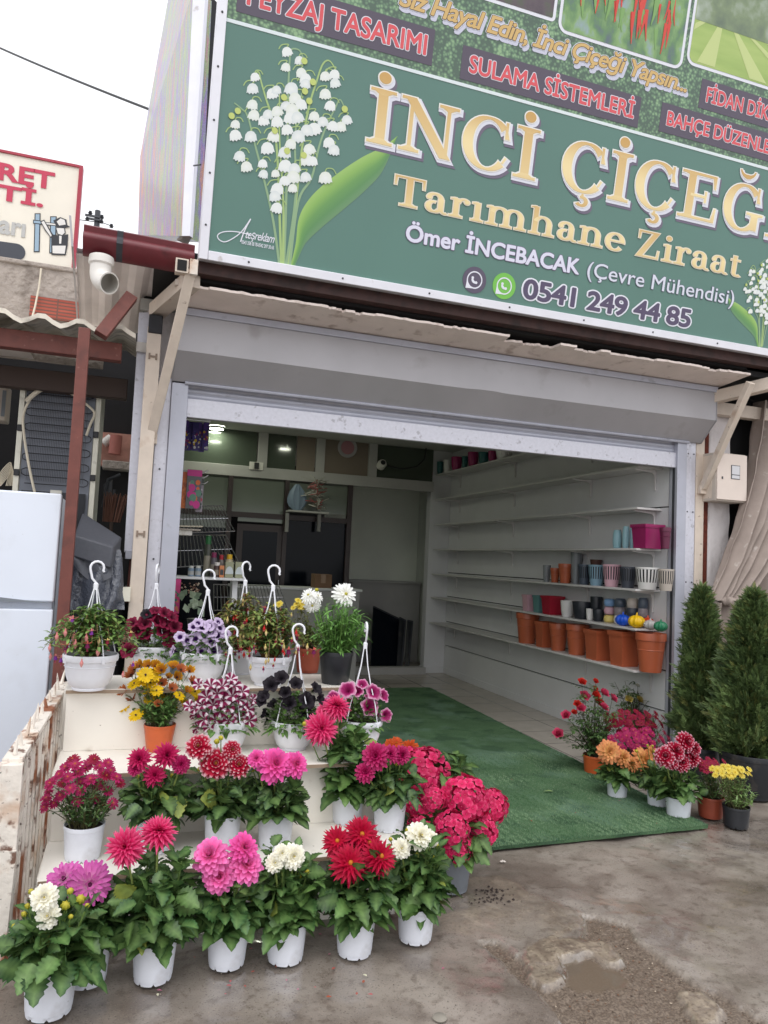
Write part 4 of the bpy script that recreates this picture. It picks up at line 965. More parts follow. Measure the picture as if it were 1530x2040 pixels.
for i in range(9):
    for (vt, vb) in ((vh-.002, lw[1]+.012),):
        ut0 = lerp(lw[0]-.1, lw[2]-.1, i/9); w0, w1 = .045, .16; ub = lw[0]+.55+(ut0-lw[0]-.35)*3.2
        P_ = [(ut0, vt), (ut0+w0, vt), (ub+w1, vb), (ub, vb)]; cut = []
        for k in range(13):
            t = k/12; ul = lerp(ut0, ub, t); ur = lerp(ut0+w0, ub+w1, t); ul = min(max(ul, lw[0]+.004), lw[2]-.004); ur = min(max(ur, lw[0]+.004), lw[2]-.004); cut.append((ul, ur, lerp(vt, vb, t)))
        for (l0, r0, y0), (l1, r1, y1) in zip(cut, cut[1:]):
            if r0-l0 > .002 or r1-l1 > .002: spoly(q, [(l0, y0), (l1, y1), (r1, y1), (r0, y0)], .0045, sr(198, 212, 142))
        if q.f: q.build('mown_stripe', M['print'], sign, smooth=0); q = MB()

# ------------------------------------------------------------------ side light box with holographic foil
t = thing('side_sign', 'narrow side sign faced with iridescent silver foil, left of the green sign', 'sign', (.2, 4.8, 3.5))
def foil():
    m = bpy.data.materials.new('hologram_foil'); m.use_nodes = True; N = m.node_tree.nodes; L = m.node_tree.links; b = N['Principled BSDF']
    tc = N.new('ShaderNodeTexCoord'); mp_ = N.new('ShaderNodeMapping'); mp_.inputs['Scale'].default_value = (5, 5, .45); L.new(tc.outputs['Object'], mp_.inputs[0])
    n = N.new('ShaderNodeTexNoise'); n.inputs['Scale'].default_value = 3; n.inputs['Detail'].default_value = 9; n.inputs['Roughness'].default_value = .7; L.new(mp_.outputs[0], n.inputs[0])
    r = N.new('ShaderNodeValToRGB'); e = r.color_ramp; cs = [sr(126, 162, 200), sr(208, 150, 168), sr(170, 194, 142), sr(162, 146, 204), sr(220, 164, 118), sr(140, 178, 200)]
    e.elements[0].position = .30; e.elements[0].color = (*cs[0], 1); e.elements[1].position = .70; e.elements[1].color = (*cs[-1], 1)
    for i, c in enumerate(cs[1:-1]): k = e.elements.new(.30+.4*(i+1)/5); k.color = (*c, 1)
    n2 = N.new('ShaderNodeTexNoise'); n2.inputs['Scale'].default_value = 180; L.new(tc.outputs['Object'], n2.inputs[0])
    rm_ = N.new('ShaderNodeMapRange'); rm_.inputs[1].default_value = .35; rm_.inputs[2].default_value = .65; rm_.inputs[3].default_value = .8; rm_.inputs[4].default_value = 1.15; L.new(n2.outputs[0], rm_.inputs[0])
    g = N.new('ShaderNodeCombineColor'); [L.new(rm_.outputs[0], g.inputs[i]) for i in range(3)]
    x = N.new('ShaderNodeMix'); x.data_type = 'RGBA'; x.blend_type = 'MULTIPLY'; x.inputs[0].default_value = 1; L.new(r.outputs[0], x.inputs[6]); L.new(g.outputs[0], x.inputs[7])
    L.new(r.outputs[0], N['ColorRamp'].inputs[0]) if False else None
    L.new(n.outputs[0], r.inputs[0]); L.new(x.outputs[2], b.inputs['Base Color']); b.inputs['Roughness'].default_value = .35; b.inputs['Metallic'].default_value = .25; return m
A_, B_, C_, D_, E_ = at(385, -20, 1, 4.66), at(362, 470, 1, 4.66), at(275, 468, 1, 5.9), at(279, 312, 1, 5.9), at(338, -20, 1, 5.9)
b = MB(); ex = V(.12, .05, 0)
b.prism([B_, A_, E_, D_, C_], ex); b.build('foil_panel', foil(), t, smooth=0)
b = MB(); b.prism([A_, at(410, -20, 1, 4.62), at(378, 470, 1, 4.62), B_], (.02, .02, 0)); b.build('frame_bar', M['frame'], t, smooth=0)
b = MB(); b.prism([at(352, 476, 1, 4.9), B_, at(378, 470, 1, 4.62), at(372, 484, 1, 4.9)], (.01, .03, 0)); b.build('frame_foot', M['cream_wall'], t, smooth=0)
b = MB(); b.tube([at(386, 330, 1, 4.6), at(400, 328, 1, 4.5)], .005, 6); b.build('tie_wire', M['dark_steel'], t)
b = MB(); b.prism([at(411, -10, 1, 4.72), at(419, -10, 1, 4.72), at(392, 470, 1, 4.72), at(381, 470, 1, 4.72)], (.05, .05, 0)); b.build('gap_strip', mat('dark_gap', sr(40, 40, 44), rough=.8), t, smooth=0)
def curve3(L_, n=6):
    L_ = [Vector(p) for p in L_]; out = []
    for i in range(len(L_)-1):
        p0, p1, p2, p3 = L_[max(i-1, 0)], L_[i], L_[i+1], L_[min(i+2, len(L_)-1)]
        for k in range(n):
            t = k/n; out.append(.5*((2*p1)+(p2-p0)*t+(2*p0-5*p1+4*p2-p3)*t*t+(3*p1-p0-3*p2+p3)*t**3))
    return out+[L_[-1]]
# ------------------------------------------------------------------ neighbour's yard on the left
M['brick'] = brick_mat('hollow_brick', sr(178, 92, 76), sr(164, 82, 68), sr(120, 84, 74), 1, .25, .028, .006, rough=.85, off=0, bump=.6, rot=(pi/2, 0, 0))
t = thing('neighbour_building', 'old rendered brick building with a dark shed under a corrugated eave left of the shop', 'building', (-1.2, 6.6, 0))
b = MB(); rows = []
for i in range(24):
    z = lerp(3.05, 3.84, i/23.)
    rows.append([V(x, 6.55+.012*mnoise.noise((x*9, z*9, 0)), z+(.02*mnoise.noise((x*7, 0, 3)) if i == 23 else 0)) for x in [lerp(-2.6, -.32, j/60.) for j in range(61)]])
rows.append([V(p.x, 6.9, p.z) for p in rows[-1]])
b.grid(rows)
b.build('rendered_wall', M['concrete'], t, smooth=60)
b = MB(); a, c = at(62, 590, 1, 6.54), at(170, 646, 1, 6.54); b.box((a.x, 6.515, c.z), (-.34, 6.535, a.z)); b.build('bare_brickwork', M['brick'], t, smooth=0)
b = MB(); b.box((-2.6, 6.53, 3.83), (-.34, 6.95, 3.87)); b.build('coping', M['concrete'], t, bevel=.01)
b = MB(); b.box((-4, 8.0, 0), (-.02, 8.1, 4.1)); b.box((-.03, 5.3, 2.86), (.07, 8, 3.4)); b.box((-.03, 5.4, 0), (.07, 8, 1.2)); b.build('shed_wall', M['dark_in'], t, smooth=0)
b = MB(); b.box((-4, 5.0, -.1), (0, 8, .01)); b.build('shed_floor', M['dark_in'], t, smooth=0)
b = MB(); rows = []
for i in range(50):
    x = lerp(-2.2, -.06, i/49.); z = .026*sin(x*2*pi/.22)
    rows.append([V(x, 4.84, 2.905+z), V(x, 4.84, 2.935+z), V(x, 6.5, 3.20+z)])
b.grid(rows); b.build('corrugated_eave', M['corr'], t, smooth=60)
b = MB(); b.box((-2.2, 4.98, 2.76), (-.14, 5.06, 2.875)); b.build('eave_beam', M['rust_red'], t, bevel=.004)
b = MB(); b.box((-2.2, 5.5, 2.62), (-.1, 5.6, 2.76)); b.build('rear_beam', M['wood_dark'], t, bevel=.004)
b = MB(); b.box((-2.2, 5.15, 2.80), (-.7, 5.4, 2.86)); b.build('pale_board', M['cream_wall'], t, smooth=0)
# pink panel coloured in for a gap to daylight at the shed's far side, with roof tiles and pipe
b = MB(); p = at(205, 862, 1, 7.95); q_ = at(252, 932, 1, 7.95); b.box((p.x, 7.9, q_.z), (q_.x+.1, 7.99, p.z)); b.build('daylit_patch', mat('daylit_pink', sr(190, 140, 126), rough=.9, noise=(12, .2)), t, smooth=0)
b = MB(); b.tube([at(206, 884, 1, 7.85), at(222, 872, 1, 7.85)], .045, 12); b.build('white_pipe', M['pvc'], t)
b = MB(); b.tube([at(232, 868, 1, 7.8), at(228, 905, 1, 7.8)], .06, 12); b.build('pink_pipe', mat('pink_pipe', sr(176, 110, 100), rough=.7), t)
b = MB(); p = at(205, 918, 1, 7.7); b.box((p.x, 7.6, p.z-.08), (0, 7.8, p.z)); b.build('ledge', M['concrete'], t, bevel=.01)

t = thing('steel_post', 'slim red oxide steel post in front of the stored fridge', 'post', (-.34, 4.6, 0))
b = MB(); b.box((-.372, 4.57, 0), (-.308, 4.63, 2.83)); b.build('shaft', M['rust_red'], t, bevel=.003)
t = thing('diagonal_brace', 'short maroon steel strut leaning under the pale roof sheet', 'brace', at(205, 660, 1, 4.62))
b = MB(); b.bar(at(200, 668, 1, 4.60), at(262, 590, 1, 4.72), .075, .05, up=(0, 1, 0)); b.build('strut', M['rust_red'], t, bevel=.003)

# neighbour's signboard
t = thing('signboard', 'cream signboard with red letters and a thin red frame on the neighbouring roof', 'sign', (-.9, 6.5, 3.85))
pr_, pl_ = at(158, 335, 1, 6.6), at(-140, 275, 1, 6.6); zb = at(150, 538, 1, 6.6).z; X1 = pr_.x
b = MB(); b.box((X1-2.2, 6.6, zb), (X1, 6.66, pr_.z)); b.build('board', mat('cream_board', sr(238, 232, 218), rough=.5, noise=(4, .04)), t, smooth=0)
b = MB(); b.box((X1-.0, 6.585, zb), (X1+.03, 6.67, pr_.z+.02)); b.box((X1-2.2, 6.585, pr_.z+.001), (X1-.001, 6.67, pr_.z+.021)); b.build('red_frame', mat('red_frame', sr(170, 52, 72), rough=.5), t, smooth=0)
def nb(px, py): p = at(px, py, 1, 6.598); return p
def flat_text(name, body, pl, pr, cap, sub, col, off, o=.004, shear=0, right=False):
    a, c = nb(*pl), nb(*pr); v, f = text_geo(body, off, shear)
    vs_, _ = text_geo(sub, 0, shear); w = max(p[0] for p in vs_)-min(p[0] for p in vs_); sx = (c.x-a.x)/w; xmax = max(p[0] for p in v)
    mb = MB(); z0 = (a.z+c.z)/2
    for x, y in v: mb.vert((c.x+(x-xmax)*sx, 6.598-o, z0+y*cap/CAPH), col)
    mb.f = f; mb.build(name, M['print'], t, smooth=0)
flat_text('lettering', 'TİCARET', (0, 362), (108, 373), .135, 'RET', sr(196, 52, 84), .035)
flat_text('lettering', 'LTD. ŞTİ.', (0, 399), (86, 411), .12, 'Tİ.', sr(196, 52, 84), .035, o=.0065)
flat_text('lettering', 'Boruları', (0, 468), (50, 468), .15, 'arı', sr(186, 186, 184), .03)
b = MB()
c0 = nb(-10, 500); c1 = nb(32, 502)
n = 12; pts = [(c1.x+.07*cos(radians(a)), 6.595, c1.z+.07*sin(radians(a))) for a in [lerp(-90, 90, i/n) for i in range(n+1)]]+[(c0.x-.5, 6.595, c0.z+.07), (c0.x-.5, 6.595, c0.z-.07)]
b.poly(pts, sr(60, 64, 74)); b.build('dark_lozenge', M['print'], t, smooth=0)
# line drawing: two flanged pipes and a worker in a cap
b = MB(); INK, PIPE, PAP = sr(40, 42, 48), sr(150, 176, 196), sr(228, 226, 222)
z1 = lambda x, y: nb(x/2, y/2)
def npoly(L_, c, o): b.poly([z1(*p)+V(0, -o, 0) for p in L_][::-1] if False else [z1(*p)+V(0, -o, 0) for p in L_], c)
for x0, x1, yt, yb_ in ((138, 162, 850, 1005), (200, 226, 862, 1010)):
    npoly([(x0, yt), (x1, yt), (x1-4, yb_), (x0-4, yb_)], INK, .002); npoly([(x0+4, yt+4), (x1-4, yt+4), (x1-8, yb_-4), (x0, yb_-4)], PIPE, .004)
npoly([(132, 876), (166, 880), (166, 896), (132, 892)], INK, .0045); npoly([(135, 880), (163, 883), (163, 892), (135, 889)], PIPE, .005)
npoly([(166, 884), (226, 890), (226, 902), (166, 896)], INK, .0046); npoly([(168, 887), (224, 893), (224, 899), (168, 893)], PAP, .0052)
npoly([(212, 880), (240, 866), (265, 876), (268, 898), (282, 906), (262, 908), (228, 908)], INK, .006); npoly([(226, 884), (242, 871), (258, 878), (262, 896), (236, 900)], PAP, .0065)
npoly([(222, 906), (258, 908), (262, 930), (250, 942), (228, 936)], INK, .0055); npoly([(225, 909), (255, 911), (258, 928), (248, 938), (231, 932)], PAP, .006)
npoly([(205, 934), (240, 940), (272, 934), (270, 976), (262, 1018), (205, 1016), (204, 980)], INK, .0052)
npoly([(209, 980), (262, 980), (258, 1012), (210, 1010)], PAP, .0058); npoly([(160, 884), (176, 876), (190, 900), (212, 936), (206, 952), (180, 920)], INK, .0056); npoly([(165, 886), (175, 881), (188, 904), (206, 938), (203, 945), (182, 916)], PAP, .006)
npoly([(236, 940), (246, 941), (244, 972), (236, 972)], PAP, .0058)
b.build('worker_drawing', M['print'], t, smooth=0)
b = MB(); b.tube([at(82, 535, 1, 6.5), at(78, 570, 1, 6.48), at(70, 610, 1, 6.46), at(62, 640, 1, 6.3)], .008, 6); tag(b.build('white_cable', M['rubber']), 'pale loose cable hanging down the brick wall below the cream signboard', 'cable')

# overhead cable and far utility pole
b = MB(); pa, pb = at(-2600, -600, 1, 24.0), at(345, 236, 1, 6.0); pm = at(0, 106, 1, 8.6); pa = pb+(pm-pb)*4+V(0, 0, .9); b.tube([pb+(pm-pb)*4*t_+V(0, 0, .9*t_*t_) for t_ in [i_/40 for i_ in range(41)]], .011, 6, caps=False); tag(b.build('overhead_cable', M['black_wire']), 'dark overhead cable crossing the white sky to the big sign', 'cable')
Yp = 34.0
pt_, pb_ = at(195, 420, 1, Yp), at(196, 470, 1, Yp)
t = thing('utility_pole', 'distant dark utility pole with insulators above the maroon gutter', 'pole', (pt_.x, Yp, 0))
b = MB(); b.tube([(pt_.x, Yp, -.1), (pt_.x, Yp, pt_.z)], [.16, .12], 8); b.build('shaft', M['dark_steel'], t)
for px, py, w in ((188, 434, 14), (188, 440, 10)):
    b = MB(); q = at(px, py, 1, Yp); b.bar((q.x-w*.022*1.2, Yp-.15, q.z), (q.x+w*.022*1.2, Yp-.15, q.z), .08, .08); b.build('crossarm', M['dark_steel'], t, smooth=0)
for px, py in ((174, 436), (180, 424), (203, 432), (202, 441), (222, 450)):
    q = at(px, py, 1, Yp-.15); b = MB(); b.lathe([(0, .09), (.07, .07), (.05, .03), (.10, .0), (.05, -.04), (.09, -.07), (0, -.09)], 10, o=q); b.build('insulator', M['dark_steel'], t)
b = MB(); b.tube([at(222, 450, 1, Yp-.2), at(205, 444, 1, Yp-.1), at(160, 438, 1, Yp), at(100, 470, 1, Yp)], .02, 4); tag(b.build('power_line', M['black_wire']), 'thin wire running off the distant utility pole', 'cable')

# white fridge at the left edge
t = thing('white_fridge', 'white two-door fridge standing at the left edge behind the rusty fence', 'fridge', (-.7, 4.7, 0))
zx = at(10, 1205, 1, 4.6).z; zt_ = 1.855
b = MB(); b.box((-1.04, 4.66, .05), (-.405, 5.2, zt_-.01)); b.build('cabinet', M['appliance'], t, bevel=.008)
b = MB(); b.box((-1.04, 4.60, zx+.02), (-.395, 4.655, zt_)); du_ = b.build('freezer_door', M['appliance'], t, bevel=.01)
b = MB(); b.box((-1.04, 4.60, .06), (-.395, 4.655, zx-.02)); dl_ = b.build('fridge_door', M['appliance'], t, bevel=.01)
b = MB(); b.box((-.40, 4.657, .1), (-.395, 4.672, zt_-.02)); b.build('door_gasket', M['grey_pot'], t, smooth=0)
b = MB(); b.prism([(-1.04, 4.597, zx+.02), (-.41, 4.597, zx+.018), (-.55, 4.597, zx+.03), (-.7, 4.597, zx+.045), (-1.04, 4.597, zx+.05)], (0, -.012, 0)); b.build('grip_recess', M['grey_pot'], du_, smooth=0)
b = MB(); b.box((-.46, 4.62, zt_+.001), (-.40, 4.66, zt_+.02)); b.build('hinge_cap', mat('hinge_label', sr(170, 168, 160), rough=.5), t, smooth=0)

# stored fridge seen from behind
t = thing('stored_fridge', 'old fridge stored with its back out, showing the black condenser grid', 'fridge', (-.53, 5.65, 1.5))
fx0, fx1, fz0, fz1 = -.80, -.27, 1.50, 2.75; FY = 5.6
b = MB(); b.box((fx0, FY+.05, fz0), (fx1, FY+.6, fz1)); b.build('cabinet', M['appliance_old'], t, bevel=.004)
b = MB(); b.box((fx0+.04, FY+.035, fz0), (fx1-.04, FY+.049, fz1-.05)); b.build('back_sheet', mat('back_sheet', sr(116, 120, 130), rough=.5, noise=(3, .15)), t, smooth=0)
for x0, x1, zA, zB in ((fx0, fx0+.035, fz0, fz1), (fx1-.035, fx1, fz0, fz1), (fx0+.036, fx1-.036, fz1-.035, fz1)):
    b = MB(); b.box((x0, FY+.02, zA), (x1, FY+.048, zB)); b.build('edge_rail', M['appliance_old'], t, bevel=.003)
b = MB(); n = 7; zz = [lerp(1.98, 2.66, i/13.) for i in range(14)]; xl, xr = fx0+.075, fx1-.075
pts = []
for i, z in enumerate(zz):
    a, c = (xl, xr) if i % 2 == 0 else (xr, xl); pts += [V(a, FY, z), V(c, FY, z)]
    if i < 13:
        s_ = 1 if c == xr else -1; zn = zz[i+1]
        pts += [V(c+s_*.022, FY, lerp(z, zn, .2)), V(c+s_*.027, FY, (z+zn)/2), V(c+s_*.022, FY, lerp(z, zn, .8))]
b.tube(pts, .0035, 5); b.build('condenser_coil', M['black_wire'], t)
b = MB()
for i in range(34):
    x = lerp(xl+.01, xr-.01, i/33.); b.tube([(x, FY-.003, 2.0), (x, FY-.003, 2.65)], .0014, 4, caps=False)
b.build('condenser_wires', M['black_wire'], t)
b = MB(); b.box((fx0+.06, FY+.0, fz0+.02), (fx1-.06, FY+.034, 1.93)); b.build('compressor_bay', mat('bay', sr(36, 38, 44), rough=.6), t, smooth=0)
b = MB(); b.lathe([(.0, .12), (.09, .10), (.12, .03), (.12, -.06), (0, -.08)], 18, o=(-.50, FY-.02, 1.66)); b.build('compressor', M['black_pot'], t)
ca = [at(*p, 1, FY-.03) for p in ((70, 985), (58, 930), (47, 860), (48, 820), (70, 785), (105, 772), (140, 780), (165, 800), (188, 822), (180, 845), (172, 868))]
b = MB(); b.tube(curve3(ca), .009, 6); b.build('cable', M['rubber'], t)
cb = [at(*p, 1, FY-.035) for p in ((52, 800), (80, 777), (115, 771), (150, 786))]; b = MB(); b.tube(curve3(cb), .017, 8); b.build('cable_bundle', M['rubber'], t)
for x in (fx0+.02, fx1-.02):
    for z in (2.05, 2.36):
        b = MB(); b.box((x-.018, FY+.0, z-.022), (x+.018, FY+.019, z+.022)); b.build('bracket', M['black_wire'], t, bevel=.004)
t = thing('tank_box', 'grey cabinet under the stored fridge behind the white one', 'cabinet', (-.5, 5.7, 0)); b = MB(); b.box((-1.0, 5.62, 0), (-.26, 6.1, 1.495)); b.build('body', M['grey_pot'], t, bevel=.01)
b = MB(); b.box((-.9, 5.605, .3), (-.3, 5.619, 1.2)); b.build('front_panel', M['dark_steel'], t, bevel=.005)
# pale box at far left edge behind
t = thing('wall_unit', 'pale grey wall box hanging in the dark shed at the far left', 'box', (-1.05, 6.2, 2.3)); b = MB(); a, c = at(-40, 760, 1, 6.2), at(10, 838, 1, 6.2); b.box((a.x, 6.2, c.z), (c.x, 6.4, a.z)); b.build('body', M['cream_wall'], t, bevel=.01)
b = MB(); b.box((c.x-.03, 6.185, c.z+.03), (c.x-.005, 6.199, a.z-.05)); b.build('vent', M['grey_pot'], t, smooth=0)
t = thing('wire_bundle', 'bundle of pale wires hanging at the left edge behind the fridge', 'wires', at(10, 960, 1, 5.7))
for i in range(7):
    b = MB(); b.tube(curve3([at(-6+i*1.2, 968, 1, 5.7), at(2+i*2, 940+i*2, 1, 5.68), at(22+i*.6, 922+i*2.5, 1, 5.7), at(12+i*3, 968, 1, 5.7)]), .003, 5); b.build('wire', M['rubber'], t)
# covered machine with bubble wrap
t = thing('covered_machine', 'machine wrapped in dark grey foam and bubble wrap behind the slim red post', 'machine', (-.2, 5.05, 0))
def pt(px, py, Y): return at(px, py, 1, Y)
b = MB()
fr = [pt(146, 1066, 4.92), pt(226, 1090, 4.92), pt(244, 1072, 4.96), pt(238, 1095, 4.94), pt(205, 1140, 4.95), pt(143, 1108, 4.92)]
tp = [pt(165, 1020, 5.35), pt(232, 1042, 5.35)]
b.hexa([pt(142, 1108, 4.93), pt(222, 1134, 4.93), pt(240, 1100, 5.12), pt(150, 1090, 5.36), pt(147, 1066, 4.93), pt(226, 1089, 4.93), pt(243, 1070, 5.10), pt(165, 1020, 5.36)])
b.build('foam_cover', M['cover_dark'], t, smooth=30, bevel=.012)
b = MB(); b.grid([[pt(lerp(222, 146, j/8), lerp(1132, 1107, j/8)+i*lerp(6, 13, sin(pi*j/8)), 4.945+.02*sin(j*1.3+i)) for j in range(9)] for i in range(4)]); b.build('cover_skirt', M['cover_dark'], t, smooth=180)
b = MB(); rows = []
for i in range(24):
    tt = i/23; row = []
    for j in range(24):
        u = j/23; xl = lerp(140, 138, tt); xr = lerp(240, 252, tt**.6)-4*tt
        row.append(pt(lerp(xl, xr, u), lerp(1095, 1215, tt), 5.02-.06*sin(pi*u)-.05*tt)+V(0, .035*sin(u*17+tt*5+2*mnoise.noise((u*2, tt*2, 0)))*(.4+tt)*.6+.014*mnoise.noise((u*12, tt*9, 2)), 0))
    rows.append(row)
b.grid(rows); b.build('bubble_wrap', M['bubble'], t, smooth=180)
b = MB(); b.box((-.33, 5.08, 0), (-.05, 5.5, 1.5)); b.build('body', M['black_pot'], t, smooth=0)
b = MB(); q = pt(240, 1182, 5.0); b.box((q.x-.05, 5.0, q.z-.05), (q.x+.06, 5.05, q.z+.04)); b.build('socket_plate', M['appliance_old'], t, smooth=0)
t = thing('broom', 'old broom standing upside down behind the covered machine', 'broom', (-.12, 5.8, 0))
b = MB(); q0, q1 = at(232, 985, 1, 5.8), at(222, 1040, 1, 5.8)
for i in range(60):
    a = rng.random(); b.tube([q1+V((a-.5)*.12, rng.uniform(-.02, .02), 0), q0+V((a-.5)*.17, rng.uniform(-.03, .03), rng.uniform(-.03, .02))], .003, 3, c=sr(120, 84, 70), caps=False)
b.build('bristles', M['vc_matt'], t); b = MB(); b.tube([(q1.x, 5.8, 0), q1], .014, 8); b.build('handle', M['wood_dark'], t)
t = thing('folded_chair', 'dark folded chair leaning beside the stored fridge', 'chair', (-.2, 5.9, 1.0))
b = MB(); b.tube([at(205, 1010, 1, 5.9), at(215, 955, 1, 5.9), at(240, 945, 1, 5.9)], .012, 6); b.tube([at(225, 1040, 1, 5.9), at(228, 975, 1, 5.9)], .012, 6); b.build('frame', M['dark_steel'], t)
b = MB(); b.prism([at(206, 965, 1, 5.92), at(224, 950, 1, 5.92), at(222, 1030, 1, 5.92), at(207, 1025, 1, 5.92)], (0, .02, 0)); b.build('seat', M['black_pot'], t, smooth=0)

# ------------------------------------------------------------------ rusty fence
t = thing('rusty_fence', 'low white painted fence of steel slats, rust streaked, beside the flower steps', 'fence', (-.35, 3.1, 0))
nC, fC = V(-.345, 3.08, .76), V(-.27, 4.25, .85)
dvec = (fC-nC)
for i in range(15):
    p = nC.lerp(fC, (i+.5)/15); w = .012
    b = MB(); dd = V(dvec.x, dvec.y, 0).normalized()
    a = p-dd*w; c = p+dd*w; b.hexa([V(a.x-.012, a.y, .02), V(a.x+.012, a.y, .02), V(c.x+.012, c.y, .02), V(c.x-.012, c.y, .02), V(a.x-.012, a.y, p.z-.035), V(a.x+.012, a.y, p.z-.035), V(c.x+.012, c.y, p.z-.035), V(c.x-.012, c.y, p.z-.035)])
    b.build('slat', M['rust_white'], t, smooth=0)
b = MB(); b.bar(nC+V(-.02, 0, -.012), fC+V(-.02, 0, -.012), .07, .022); b.build('top_rail', M['rust_white'], t, bevel=.003)
b = MB(); b.box((-.42, 3.05, 0), (-.325, 3.10, .745)); b.build('corner_post', M['rust_white'], t, bevel=.004)
b = MB(); b.box((-1.3, 3.06, .36), (-.425, 3.085, .745)); b.build('front_panel', M['rust_white'], t, smooth=0)
b = MB(); b.bar((-.62, 3.045, .745), (-.39, 3.04, .22), .05, .012, up=(0, 1, 0)); b.build('diagonal_strip', M['rust_white'], t, smooth=0)
b = MB(); b.bar((-.375, 3.04, .0), (-.36, 3.04, .44), .075, .012, up=(0, 1, 0)); b.build('repair_plate', M['rust_white'], t, smooth=0)
for i in range(11):
    p = nC.lerp(fC, (i+.4)/11)+V(-.02, 0, 0); b = MB(); hh = rng.uniform(.045, .085); lean = V(rng.uniform(-.012, .015), rng.uniform(-.01, .01), hh)
    b.tube([p, p+lean*.6, p+lean], [.009, .006, .001], 6); b.build('spike', M['rust_white'], t)
for x in (-.46, -.57, -.7):
    b = MB(); b.tube([(x, 3.07, .745), (x+.004, 3.07, .80), (x+.012, 3.075, .83)], [.009, .006, .001], 6); b.build('spike', M['rust_white'], t)

# ------------------------------------------------------------------ flower steps
t = thing('flower_steps', 'cream laminate display steps in three levels holding the potted flowers', 'display stand', (.5, 3.6, 0))
L1, L2, L3 = .303, .598, .89
for (x0, x1, y0, y1, z) in ((-.25, 1.29, 3.09, 3.50, L1), (-.25, 1.30, 3.41, 3.85, L2), (-.245, 1.205, 3.76, 4.18, L3)):
    b = MB(); b.box((x0, y0, z-.02), (x1, y1, z)); tr_ = b.build('tread', M['laminate'], t, bevel=.002)
    q = MB(); q.box((x0+.002, y0-.0015, z-.018), (x1-.002, y0+.0005, z-.002)); q.build('edge_band', M['laminate_edge'], tr_, smooth=0)
for (x0, x1, y, z0, z1) in ((-.05, 1.27, 3.13, .025, L1-.021), (-.245, 1.28, 3.48, L1+.001, L2-.021), (-.24, 1.19, 3.80, L2+.001, L3-.021)):
    b = MB(); b.box((x0, y, z0), (x1, y+.018, z1)); b.build('riser', M['laminate'], t, smooth=0)
for x in (-.24, 1.19):
    b = MB(); b.prism([(x, 3.16, .0), (x, 3.16, L1-.021), (x, 3.52, L1-.021), (x, 3.52, L2-.021), (x, 3.86, L2-.021), (x, 3.86, L3-.021), (x, 4.16, L3-.021), (x, 4.16, 0)], (-.018 if x < 0 else .018, 0, 0)); b.build('side_panel', M['laminate'], t, smooth=0)

# ------------------------------------------------------------------ wall shelves with brackets
SHZ = [.73, 1.085, 1.42, 1.77, 2.125, 2.49, 2.85]
ordn = ['lowest', 'second lowest', 'third lowest', 'middle', 'third highest', 'second highest', 'topmost']
hold = ['carrying the terracotta planters', 'carrying the small coloured pots and pumpkins', 'carrying the slotted orchid pots', 'carrying the pale blue vases', 'standing nearly empty', 'standing empty above the others', 'carrying the small glossy cups']
SX0 = 4.10
for i, z in enumerate(SHZ):
    s = thing('wall_shelf', f'{ordn[i]} white shelf on the right wall, {hold[i]}', 'shelf', (4.23, 7.5, z), 'long shelves on the slatted wall')
    b = MB(); b.box((SX0, 5.30, z-.018), (RW-.004, 9.83, z)); b.build('board', M['glass_shelf'], s, bevel=.002)
    for y in (5.38, 6.35, 7.92, 9.5):
        b = MB(); b.prism([(RW-.003, y, z-.019), (SX0+.03, y, z-.019), (SX0+.03, y, z-.028), (RW-.04, y, z-.045), (RW-.022, y, z-.07), (RW-.018, y, z-.20), (RW-.003, y, z-.20)], (0, .012, 0)); b.build('bracket', M['glass_shelf'], s, smooth=0)

# ------------------------------------------------------------------ goods on the shelves
def sc(c): return mat('glazed_%d' % len(bpy.data.materials), c, rough=.35, noise=(6, .05))
def z5(x, y): return (820+x/2.155, 700+y/2.155)
PC = dict(lblue=sr(150, 190, 200), magenta=sr(150, 28, 92), dmag=sr(96, 26, 60), terra=sr(178, 92, 60), slate=sr(74, 84, 98), blue=sr(128, 160, 178), pink=sr(206, 164, 176), dark=sr(66, 70, 80), white=sr(222, 220, 218), teal=sr(96, 138, 138), red=sr(160, 24, 48), black=sr(34, 38, 46), yellow=sr(226, 204, 120), grey=sr(140, 132, 136), beige=sr(184, 174, 164), sky=sr(128, 164, 206), clear=sr(130, 134, 138), dteal=sr(30, 96, 96), brown=sr(84, 52, 44), glue=sr(20, 80, 200), gyel=sr(236, 190, 20), orange=sr(206, 72, 24), silver=sr(170, 166, 164), green=sr(40, 120, 84))
_mc = {}
def colm(k):
    if k not in _mc: _mc[k] = mat('plastic_'+k, PC[k], rough=.38, noise=(8, .05))
    return _mc[k]
